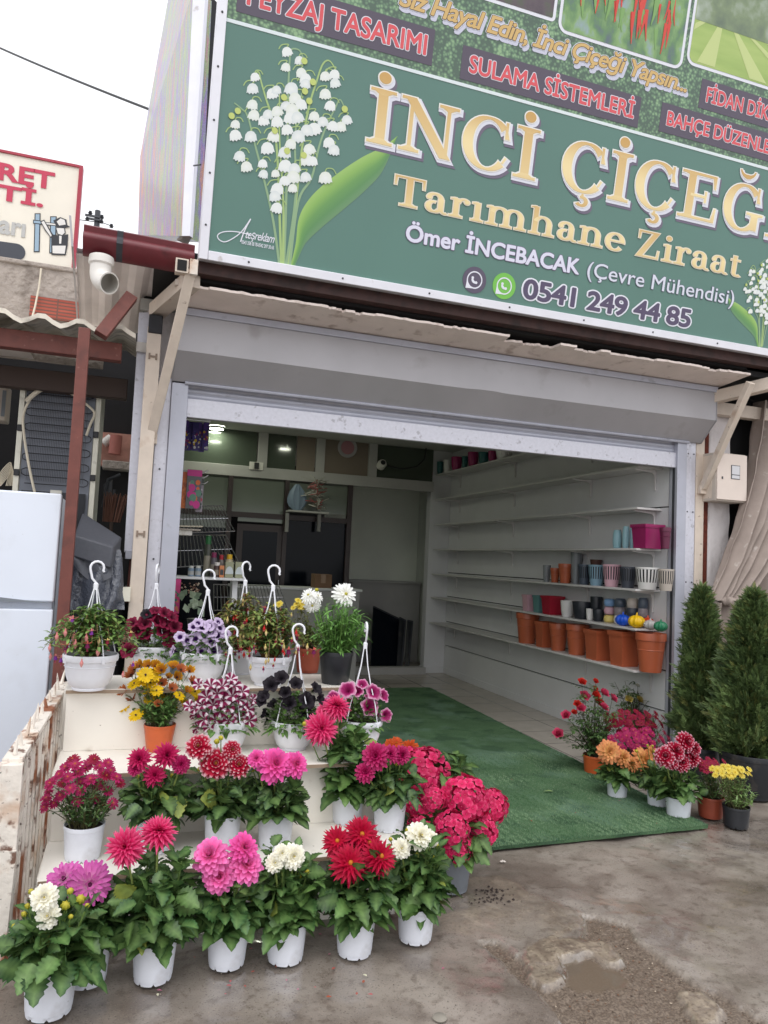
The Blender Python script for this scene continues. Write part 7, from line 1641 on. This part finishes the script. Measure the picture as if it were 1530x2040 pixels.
# ------------------------------------------------------------------ third level
daisy_bush('yellow and bronze cape daisies in an orange pot on the middle step', (315, 1500), L2, ('terra_pot', .075, .055, .125), [(288, 1411, 15), (246, 1408, 11), (290, 1345, 14), (283, 1357, 12), (262, 1346, 13, 'bronze'), (280, 1328, 13, 'yosteo2'), (295, 1328, 13, 'yosteo2'), (322, 1336, 14, 'yosteo2'), (345, 1330, 13, 'yosteo2'), (360, 1335, 12, 'bronze'), (377, 1338, 12, 'yosteo2'), (290, 1373, 10), (322, 1362, 12, 'bronze'), (342, 1372, 11, 'bronze'), (247, 1378, 12, 'bronze'), (357, 1386, 10), (383, 1360, 12, 'bronze'), (397, 1395, 12), (315, 1403, 9, 'bronze'), (372, 1378, 11, 'yosteo2'), (335, 1350, 9, 'yosteo2'), (305, 1345, 13), (271, 1425, 12), (300, 1360, 13), (268, 1362, 12), (312, 1376, 11), (352, 1350, 12, 'yosteo2'), (330, 1385, 12), (388, 1378, 11), (300, 1390, 12), (262, 1392, 11, 'bronze'), (340, 1410, 12), (368, 1400, 11), (310, 1328, 12, 'yosteo2'), (268, 1334, 12, 'bronze')], 'yosteo', 12, .19, .12, 34, LLx=(.03, .055), lw=.17, col=G_MID, name='potted_cape_daisy')
def petunia_basket(label, base, z, kind, pot, hook_py, n_fl, R, dome, heads=None, turn=.2, nleaf=330, leafc=G_MID, nst=4, hook_px=None, kind2=None, a0=.5):
    rt, h = pot; root, o = plant_root('hanging_basket', label, 'hanging basket', base[0], base[1], z, rt*.6, 'white hanging baskets with hooks'); bowl_part(o, root, rt, h); c = o+V(0, 0, h*.88); rx, rz = dome; mb = MB()
    for i in range(nleaf):
        zz = rng.uniform(-.25, 1); a = rng.uniform(0, 6.28); r = sqrt(max(0, 1-zz*zz)); k = rng.uniform(.5, 1.0); d = V(r*cos(a), r*sin(a), zz); p = c+V(d.x*rx*k, d.y*rx*k, max(-.03, d.z*rz*k)); L = rng.uniform(.030, .052)
        dd = (d+V(rng.uniform(-.7, .7), rng.uniform(-.7, .7), rng.uniform(-.2, .7))).normalized(); leaf(mb, p, dd, L, L*.52, gcol(leafc), droop=.35, n=4)
    for i in range(26):
        a = rng.uniform(0, 6.28); p = c+V(cos(a)*rx*.7, sin(a)*rx*.7, rz*rng.uniform(.1, .6)); mb.tube([c, p], .002, 4, c=sr(100, 124, 66), caps=False)
    mb.build('foliage', M['leaf'], root, smooth=60)
    if heads:
        for hd in heads:
            p = at(hd[0], hd[1], 1, o.y-rx*.55); d = V((p.x-o.x)*5, -1.0, .35+(p.z-c.z)*3)+V(rng.uniform(-.4, .4), 0, rng.uniform(-.3, .3)); add_head(root, hd[3] if len(hd) > 3 else kind, p, hd[2]*m_per_px(p), d, 'flower')
    for i in range(n_fl):
        zz = 1-1.12*(i+.5)/n_fl; a = i*2.39996+rng.uniform(-.3, .3); r = sqrt(max(0, 1-zz*zz)); d = V(r*cos(a), r*sin(a), zz)
        if heads and d.y < -.15: continue
        p = c+V(d.x*rx, d.y*rx, d.z*rz)*rng.uniform(.95, 1.12); add_head(root, (kind2 if kind2 and rng.random() < .4 else kind), p, R*rng.uniform(.8, 1.1), (d+V(rng.uniform(-.3, .3), -.35, .15)).normalized(), 'flower')
    hp = at(hook_px or base[0], hook_py, 1, o.y); hanger(V(o.x, o.y, o.z), root, rt, h, hp.z, turn, nst, a0); return root
petunia_basket('purple and white striped petunias in a hanging basket on the middle step', (447, 1500), L2, 'pet_star', (.112, .145), 1248, 26, .030, (.15, .16), [(408, 1385, 15), (432, 1378, 15), (445, 1392, 16), (462, 1382, 15), (480, 1390, 15), (425, 1400, 15), (455, 1405, 16), (400, 1402, 13), (393, 1362, 12), (418, 1362, 14), (445, 1362, 15), (470, 1362, 14), (485, 1375, 13), (440, 1415, 15), (487, 1405, 13), (402, 1432, 15), (430, 1432, 13), (455, 1432, 15), (498, 1412, 14), (478, 1430, 13), (415, 1447, 13), (500, 1436, 14), (385, 1410, 12), (462, 1350, 13), (375, 1405, 12), (507, 1392, 11)], hook_px=467, turn=.15)
petunia_basket('black petunias in a hanging basket on the middle step', (582, 1497), L2, 'pet_black', (.110, .14), 1243, 16, .032, (.145, .135), [(540, 1362, 17), (524, 1385, 14), (560, 1348, 15), (575, 1400, 16), (612, 1395, 18), (610, 1418, 17), (590, 1360, 14), (632, 1370, 14), (520, 1395, 13), (640, 1392, 12), (568, 1378, 13)], leafc=mixc(G_MID, G_LITE, .3), nleaf=420, turn=-.1, hook_px=585)
petunia_basket('pink purple petunias with pale edges in the rightmost basket of the middle step', (718, 1493), L2, 'pet_edge', (.108, .14), 1240, 12, .034, (.125, .125), [(692, 1373, 18), (663, 1388, 14), (712, 1376, 13), (745, 1378, 17), (737, 1408, 19), (766, 1385, 14), (770, 1425, 14), (722, 1362, 12), (650, 1400, 12)], nleaf=240, turn=1.45, nst=4, hook_px=721)

# ------------------------------------------------------------------ top level
def fuchsia_basket(label, base, z, pot, hook_py, kinds, nbud, spread, h, R, col, hook_px=None, turn=.2, seed=0, heads=(), bronze=0.0, front=True):
    rt, hh = pot; root, o = plant_root('hanging_basket', label, 'hanging basket', base[0], base[1], z, rt*.6, 'white hanging baskets with hooks'); bowl_part(o, root, rt, hh); c = o+V(0, 0, hh*.9); mb = MB(); tips = []
    for i in range(84):
        a = i*2.39996+rng.uniform(-.3, .3); q = sqrt((i+.5)/84); rr = spread*q*rng.uniform(.85, 1.1); top_h = h*(1-.55*q*q)*rng.uniform(.75, 1.1)
        p0 = c+V(cos(a)*rt*.3*q, sin(a)*rt*.3*q, 0); p1 = c+V(cos(a)*rr*.55, sin(a)*rr*.55, top_h*.85); p2 = c+V(cos(a)*rr*.85, sin(a)*rr*.85, top_h); p3 = c+V(cos(a)*rr*1.05, sin(a)*rr*1.05, top_h-.05*q-.02*(q > .8))
        pts = [p0, p0.lerp(p1, .55), p1, p2, p3]; mb.tube(pts, [.003, .0026, .0022, .0018, .0012], 4, c=mixc(sr(116, 96, 60), sr(140, 80, 60), bronze), caps=False)
        tips.append((p3 if q > .5 else p2, a, q))
        for j in range(22):
            s = rng.uniform(.12, 1)*3.999; k = int(s); q_ = pts[k].lerp(pts[k+1], s-k); az = rng.uniform(0, 6.28); el = rng.uniform(-.4, .7); L = rng.uniform(.026, .046)
            cc = gcol(col); cc = mixc(cc, sr(150, 86, 50), bronze*rng.random()) if s > 2.4 else cc
            cc = mixc(cc, sr(150, 170, 80), .55*rng.random()) if s > 3 else cc
            leaf(mb, q_, V(cos(az)*cos(el), sin(az)*cos(el), sin(el)), L, L*.46, cc, droop=.3, n=4)
    mb.build('foliage', M['leaf'], root, smooth=60)
    for px, py, L, kk in heads:
        p = at(px, py, 1, o.y-spread*.8); p.z += L*m_per_px(p)*.6; inst('flower', head_mesh(kk), root, p, Matrix.Rotation(rng.uniform(0, 6), 4, 'Z') @ Matrix.Diagonal((L*m_per_px(p), L*m_per_px(p), L*m_per_px(p), 1)))
    for i in range(nbud):
        p, a, q = tips[rng.randrange(len(tips))]; p = p+V(rng.uniform(-.03, .03), rng.uniform(-.03, .03), rng.uniform(-.05, .01)); kk = rng.choice(kinds); s = R*rng.uniform(.8, 1.15)
        inst('flower', head_mesh(kk), root, p, Matrix.Rotation(rng.uniform(-.4, .4), 4, 'X') @ Matrix.Rotation(rng.uniform(0, 6), 4, 'Z') @ Matrix.Diagonal((s, s, s, 1)))
    hp = at(hook_px or base[0], hook_py, 1, o.y); hanger(o, root, rt, hh, hp.z, turn); return root
fuchsia_basket('pink fuchsia with purple skirts in the leftmost hanging basket of the top step', (176, 1378), L3, (.122, .165), 1118, ['fuchpink'], 16, .22, .24, .045, mixc(G_MID, G_LITE, .45), hook_px=186, turn=.1, heads=[(113, 1270, 18, 'fuchpink'), (130, 1262, 17, 'fuchpink'), (150, 1285, 20, 'fuchpink'), (132, 1292, 22, 'fuchopen'), (174, 1288, 20, 'fuchopen'), (195, 1300, 20, 'fuchpink'), (182, 1262, 17, 'fuchpink'), (99, 1292, 16, 'fuchpink'), (197, 1278, 16, 'fuchcream'), (260, 1265, 15, 'fuchcream'), (214, 1280, 15, 'fuchcream'), (265, 1325, 14, 'fuchpink'), (245, 1345, 14, 'fuchpink'), (172, 1272, 18, 'fuchpink')])
petunia_basket('burgundy petunias in a hanging basket behind the pink fuchsia', (300, 1345), L3, 'pet_burg', (.112, .15), 1124, 26, .036, (.16, .16), [(287, 1240, 16), (272, 1255, 17), (316, 1236, 16), (330, 1242, 14), (338, 1275, 17), (255, 1295, 17), (290, 1262, 14), (350, 1248, 14), (325, 1256, 15), (300, 1225, 13), (345, 1228, 13), (262, 1240, 13), (310, 1215, 12), (330, 1220, 13), (292, 1222, 12, 'pet_black'), (362, 1262, 10)], hook_px=305, turn=1.3, leafc=mixc(G_DARK, G_MID, .5))
petunia_basket('lilac petunias with dark throats in a hanging basket on the top step', (403, 1360), L3, 'pet_lilac', (.122, .15), 1135, 22, .032, (.155, .15), [(404, 1248, 15), (420, 1258, 14), (408, 1266, 13), (433, 1265, 14), (422, 1277, 14), (428, 1294, 17), (403, 1297, 13), (388, 1272, 14), (372, 1275, 12), (418, 1245, 13), (440, 1250, 12), (358, 1268, 12), (385, 1248, 11), (450, 1262, 11), (395, 1240, 11), (436, 1238, 10), (380, 1285, 11)], hook_px=413, turn=.1, leafc=G_MID)
fuchsia_basket('yellow and red bud fuchsia in a hanging basket in the middle of the top step', (533, 1368), L3, (.115, .15), 1126, ['fuchcream', 'fuchcream', 'fuchred', 'fuchopen'], 80, .21, .27, .030, mixc(G_DARK, G_MID, .8), hook_px=540, turn=-.15, bronze=.4, heads=[(565, 1290, 16, 'fuchcream'), (575, 1300, 20, 'fuchopen'), (590, 1262, 14, 'fuchred'), (612, 1290, 14, 'fuchcream'), (625, 1300, 18, 'fuchopen'), (550, 1280, 14, 'fuchcream')])
fuchsia_basket('red fuchsia with bronze leaves in a hanging basket at the back of the top step', (478, 1345), L3, (.105, .14), 1120, ['fuchred', 'fuchred', 'fuchcream'], 60, .21, .30, .034, mixc(G_DARK, G_MID, .6), hook_px=509, turn=.6, bronze=.8)
# black pot with white double daisies and grassy leaves
root, o = plant_root('potted_shasta_daisy', 'shaggy white daisies over narrow leaves in a black pot on the top step', 'potted plant', 667, 1365, L3, .07); pot_part(o, root, 'black_pot', .092, .070, .17); top = o+V(0, 0, .155); mb = MB()
for i in range(90):
    a = rng.uniform(0, 6.28); rr = .16*sqrt(rng.random()); e = top+V(cos(a)*rr, sin(a)*rr, rng.uniform(.14, .32)*(1-.3*(rr/.15)**2)); st = top+V(cos(a)*rr*.4, sin(a)*rr*.4, 0); mb.tube([st, e], .002, 4, c=sr(110, 150, 76), caps=False)
    for j in range(11):
        s = rng.uniform(.1, 1); q = st.lerp(e, s); az = rng.uniform(0, 6.28); el = rng.uniform(.0, 1.1); L = rng.uniform(.05, .09); leaf(mb, q, V(cos(az)*cos(el), sin(az)*cos(el), sin(el)), L, L*.18, gcol(sr(92, 142, 70), .2), droop=.45, n=4)
mb.build('foliage', M['leaf'], root, smooth=60)
for px, py, R, d in ((688, 1184, 25, (.1, -.8, .3)), (615, 1186, 18, (-.5, -.6, .5)), (632, 1188, 15, (.3, -.6, .5)), (622, 1206, 17, (-.2, -1, -.2))):
    p = at(px, py, 1, o.y-.03); stem_to(root, top, p-V(*d).normalized()*.012, .0025, sr(116, 150, 80)); add_head(root, 'whitedaisy', p, R*m_per_px(p), V(*d))
add_head(root, 'bud', at(631, 1175, 1, o.y-.03), .012, V(0, -.3, 1), 'bud')
daisy_bush('small orange yellow flowers in a rust brown pot behind the white daisies', (612, 1342), L3, ('brown_pot', .075, .06, .14), [(594, 1195, 7), (601, 1202, 8), (610, 1196, 7), (605, 1210, 8), (597, 1208, 7), (590, 1203, 6), (556, 1203, 8), (548, 1205, 6), (612, 1206, 6), (584, 1210, 6)], 'ydaisy', 7, .18, .10, 26, LLx=(.025, .045), lw=.2, col=mixc(G_DARK, sr(130, 90, 50), .4), name='potted_calibrachoa')

# ------------------------------------------------------------------ cluster at the right of the turf
def rose_bush(label, base, z, pot, heads, h, spread, n, X=None, col=G_DARK, name='potted_rose'):
    root, o = plant_root(name, label, 'potted plant', base[0], base[1], z, pot[2]); pot_part(o, root, *pot); top = o+V(0, 0, pot[3]*.9); mb = MB()
    ends = [at(hd[0], hd[1], 1, o.y+rng.uniform(-.08, .08)) for hd in heads]
    for hd, p in zip(heads, ends):
        add_head(root, hd[3], p, hd[2]*m_per_px(p), V((p.x-o.x)*2+rng.uniform(-.2, .2), -.6, .7))
    for i in range(n):
        a = rng.uniform(0, 6.28); rr = spread*sqrt(rng.random()); ends.append(top+V(cos(a)*rr, sin(a)*rr, h*rng.uniform(.35, 1)))
    for e in ends:
        st = top+V(rng.uniform(-.03, .03), rng.uniform(-.03, .03), 0); mb.tube([st, st.lerp(e, .5)+V(rng.uniform(-.02, .02), rng.uniform(-.02, .02), .02), e], [.004, .003, .0015], 5, c=sr(86, 76, 54), caps=False)
        for j in range(9):
            s = rng.uniform(.15, .97); q = st.lerp(e, s); az = rng.uniform(0, 6.28); el = rng.uniform(-.5, .5); d = V(cos(az)*cos(el), sin(az)*cos(el), sin(el)); s_ = d.cross(UP).normalized()
            for k in range(5):
                t = (k+1)//2*.5; sd_ = 0 if k == 0 else (1 if k % 2 else -1); L = rng.uniform(.026, .040); pp = q+d*(.07-.028*((k+1)//2)); leaf(mb, pp, (d*(1 if k == 0 else .5)+s_*sd_).normalized(), L, L*.55, gcol(col), droop=.3, n=4, serr=.06)
    mb.build('foliage', M['leaf'], root, smooth=60); return root
rose_bush('pink and scarlet rose bush in a terracotta pot at the edge of the turf', (1185, 1548), 0, ('terra_pot', .095, .075, .15), [(1159, 1360, 8, 'rosered'), (1186, 1358, 6, 'rosered'), (1185, 1373, 6, 'rosered'), (1164, 1388, 10, 'rosepink'), (1186, 1386, 9, 'rosered'), (1202, 1382, 10, 'rosepink'), (1220, 1392, 9, 'rosepink'), (1192, 1400, 9, 'rosered'), (1157, 1412, 9, 'rosepink'), (1202, 1410, 9, 'rosepink'), (1128, 1426, 9, 'rosepink'), (1112, 1463, 10, 'rosepink'), (1150, 1403, 7, 'rosered'), (1144, 1420, 6, 'rosered')], .42, .20, 22)
rose_bush('dark stemmed rose bush with a few pale and yellow roses, tall by the wall', (1262, 1500), 0, ('black_pot', .10, .08, .18), [(1252, 1394, 8, 'roseyellow'), (1275, 1396, 9, 'roseyellow'), (1286, 1398, 6, 'roseyellow'), (1252, 1414, 6, 'roseyellow'), (1305, 1404, 8, 'rosewhite'), (1258, 1386, 6, 'rosewhite'), (1270, 1366, 4, 'rosewhite')], .52, .20, 16, col=scl(G_DARK, .8))
def mum(label, base, z, pot, dome, kind, Rp, n, h, sp_, col=G_DARK, **kw):
    return daisy_bush(label, base, z, pot, (n,)+dome, kind, Rp, h, sp_, 30, col=col, **kw)
mum('dark red marguerites on tall grassy stems in front of the wall shelf', (1280, 1530), 0, ('grey_pot', .085, .07, .14), (1264, 1438, 60, 24), 'argyred', 7, 48, .34, .15, LLx=(.04, .07), lw=.07, col=G_MID)
mum('magenta daisies massed behind the peach dahlia', (1275, 1562), 0, ('black_pot', .08, .07, .12), (1275, 1474, 62, 22), 'argy', 7.5, 46, .26, .16, LLx=(.025, .045))
PT = 'dahlias on the right of the turf'
dahlia_plant('peach orange dahlia in the white pot standing furthest left on the turf', (1229, 1595), 0, [(1214, 1497, 21), (1242, 1508, 18), (1258, 1520, 16), (1285, 1513, 24), (1300, 1500, 13)], 'peach', [], spread=.16, n=6, h=.16, pot=('white_pot', .072, .060, .13), base_c=mixc(G_DARK, G_MID, .3), group=PT)
dahlia_plant('leafy budding dahlia in a white pot half hidden between the peach and crimson ones', (1310, 1614), 0, [(1352, 1513, 8, 'peach')], 'peach', [(1290, 1485, 3), (1300, 1486, 3), (1268, 1496, 4), (1303, 1497, 3)], spread=.14, n=6, h=.17, pot=('white_pot', .072, .060, .13), base_c=G_DARK, group=PT)
dahlia_plant('crimson dahlia tipped with white in the white pot nearest the turf corner', (1351, 1637), 0, [(1325, 1506, 19), (1347, 1495, 19), (1368, 1478, 19), (1380, 1508, 18), (1360, 1520, 16), (1385, 1490, 14), (1340, 1518, 14)], 'crimson', [], spread=.17, n=8, h=.21, pot=('white_pot', .082, .066, .14), base_c=mixc(G_DARK, G_MID, .3), group=PT)
mum('small purple flowered plant in a rust brown pot right of the crimson dahlia', (1415, 1632), 0, ('brown_pot', .085, .07, .13), (1415, 1524, 28, 14), 'argyred', 7, 16, .17, .13, col=scl(G_DARK, .75))
mum('pale yellow daisies in a black pot at the right end of the cluster', (1466, 1652), 0, ('black_pot', .082, .070, .125), (1456, 1535, 40, 12), 'ydaisy', 6.5, 30, .18, .13, col=sr(112, 138, 84), LLx=(.025, .04))
p = None
# plant peeping at the far left behind the fence
daisy_bush('small leafy plant behind the rusty fence at the left edge', (10, 1800), 0.03, ('white_pot', .07, .06, .10), [(8, 1745, 5), (-6, 1750, 5)], 'bud', 5, .16, .12, 18, LLx=(.03, .05), lw=.12, col=G_MID)

# ------------------------------------------------------------------ thuja trees in pots
def thuja(label, tip, base_px, Yc, rmax, potr, poth, seed, bw_):
    rg = random.Random(seed); tp = at(tip[0], tip[1], 1, Yc); b0 = V(at(base_px[0], base_px[1], 1, Yc).x, Yc, 0)
    t = thing('thuja_tree', label, 'tree', tuple(b0), 'thujas in black pots'); pot_part(b0, t, 'black_pot', potr, potr*.82, poth)
    q = MB(); H = tp.z; q.tube([b0+V(0, 0, poth*.85), V((b0.x+tp.x)/2, Yc, H*.5), V(tp.x, Yc, H*.96)], [.022, .014, .003], 7, c=sr(84, 62, 48)); q.build('trunk', M['stem'], t)
    spray = MB()
    for k in range(11):
        a = (k-5)*.22; L = .042*(1-.09*abs(k-5)); r0 = .010*(5-abs(k-5)); d = V(sin(a), .12*sin(k*1.7), cos(a)); s_ = V(cos(a), 0, -sin(a))*.0036; p0 = V(0, 0, r0)
        spray.poly([p0, p0+d*L*.5+s_+V(0, .004*sin(k*2.), 0), p0+d*L, p0+d*L*.5-s_])
    mb = MB(); z0 = poth*.95
    prof = lambda s: rmax*(min(1, s*6+.55))*(1-s)**.66*(1-.12*(s < .1))
    cl = [(rg.uniform(0, 6.28), rg.uniform(0, 1), rg.uniform(.75, 1.2)) for _ in range(70)]
    for i in range(6800):
        s = rg.random()**1.25; a = rg.uniform(0, 6.28); lump = .96+.75*mnoise.noise((cos(a)*2.2+seed, sin(a)*2.2, s*9))+.30*mnoise.noise((cos(a)*5, sin(a)*5+seed, s*22))
        rr = prof(s)*lump*(rg.random()**.35); rr = rr if rg.random() > .06 else rr*1.15
        ax = b0.lerp(V(tp.x, Yc, 0), s); p = V(ax.x+cos(a)*rr, ax.y+sin(a)*rr, lerp(z0, H-.03, s)+rg.uniform(-.02, .02)); out = rr/(prof(s)+1e-5)
        el = rg.uniform(.15, 1.3); d = V(cos(a)*cos(el), sin(a)*cos(el), sin(el)); Mx = Matrix.Translation(p) @ facing(d, rg.uniform(0, 6.28)) @ Matrix.Scale(rg.uniform(.7, 1.5)*(1.0 if s < .9 else .8), 4)
        cl_ = .5+.5*mnoise.noise((cos(a)*1.6+seed, sin(a)*1.6, s*11+3)); base = mixc(sr(52, 72, 46), sr(126, 150, 92), min(1, (rg.random()*.6+cl_*.6)**1.5)); base = mixc(base, sr(150, 140, 76), .5*rg.random()*(rg.random() < .18)); mb.add(spray, Mx, base)
    mb.build('crown', M['leaf'], t, smooth=0)
thuja('slim conical thuja in a black pot beside the shutter rail', (1399, 1172), (1396, 1480), 4.72, .158, .15, .24, 3, 0)
thuja('broader thuja in a large black tub at the right edge of the photo', (1503, 1178), (1494, 1500), 4.30, .255, .215, .30, 8, 0)

# small litter on the ground and turf
q = MB(); p = at(1092, 1578, 2, .032); leaf(q, p+V(.04, 0, .004), V(-1, .15, .05), .075, .035, sr(150, 176, 120), droop=.05, n=6); tag(q.build('fallen_leaf', M['leaf'], smooth=60), 'single pale fallen leaf lying on the green turf', 'leaf')
q = MB(); p = at(876, 2027, 2, -.008); q.lathe([(0, .006), (.022, .005), (.026, 0), (.024, -.004)], 16, o=p, c=sr(140, 134, 124)); tag(q.build('flat_pebble', M['vc_matt'], smooth=60), 'pale flat round pebble on the concrete at the bottom', 'pebble')
q = MB(); p = at(998, 1718, 2, -.006)
for dx, dy in ((0, 0), (.012, .006), (.018, -.004)): pebble(q, p+V(dx, dy, .004), .009, sr(214, 206, 198))
tag(q.build('white_crumbs', M['vc_matt'], smooth=0), kind='stuff', label='white crumbs on the wet ground by the turf edge', cat='litter')
q = MB()
for i in range(60):
    p = at(rng.gauss(985, 22), rng.gauss(1782, 9), 2, -.004); pebble(q, p, rng.uniform(.003, .010), sr(52, 42, 38))
tag(q.build('mud_crumbs', M['vc_matt'], smooth=0), kind='stuff', label='dark wet mud crumbs on the broken concrete beside the hydrangea', cat='mud')

q = MB()
for i in range(46):
    c = rng.choice([K(206, 20, 80), K(230, 100, 170), K(196, 8, 50), sr(240, 232, 210), K(226, 50, 110)])
    if i < 30: px, py, z = rng.uniform(260, 900), rng.uniform(1850, 1990), -.006
    elif i < 38: px, py, z = rng.uniform(120, 640), rng.uniform(1700, 1740), L1+.002
    else: px, py, z = rng.uniform(950, 1350), rng.uniform(1500, 1660), .034
    p = at(px, py, 2, z); a = rng.uniform(0, 6.28); L = rng.uniform(.010, .022); leaf(q, p+V(0, 0, .004), V(cos(a), sin(a), .1), L, L*.5, c, droop=.1, n=3)
tag(q.build('fallen_petals', M['petal'], smooth=60), kind='stuff', label='few fallen petals scattered on the steps, turf and concrete', cat='petals')
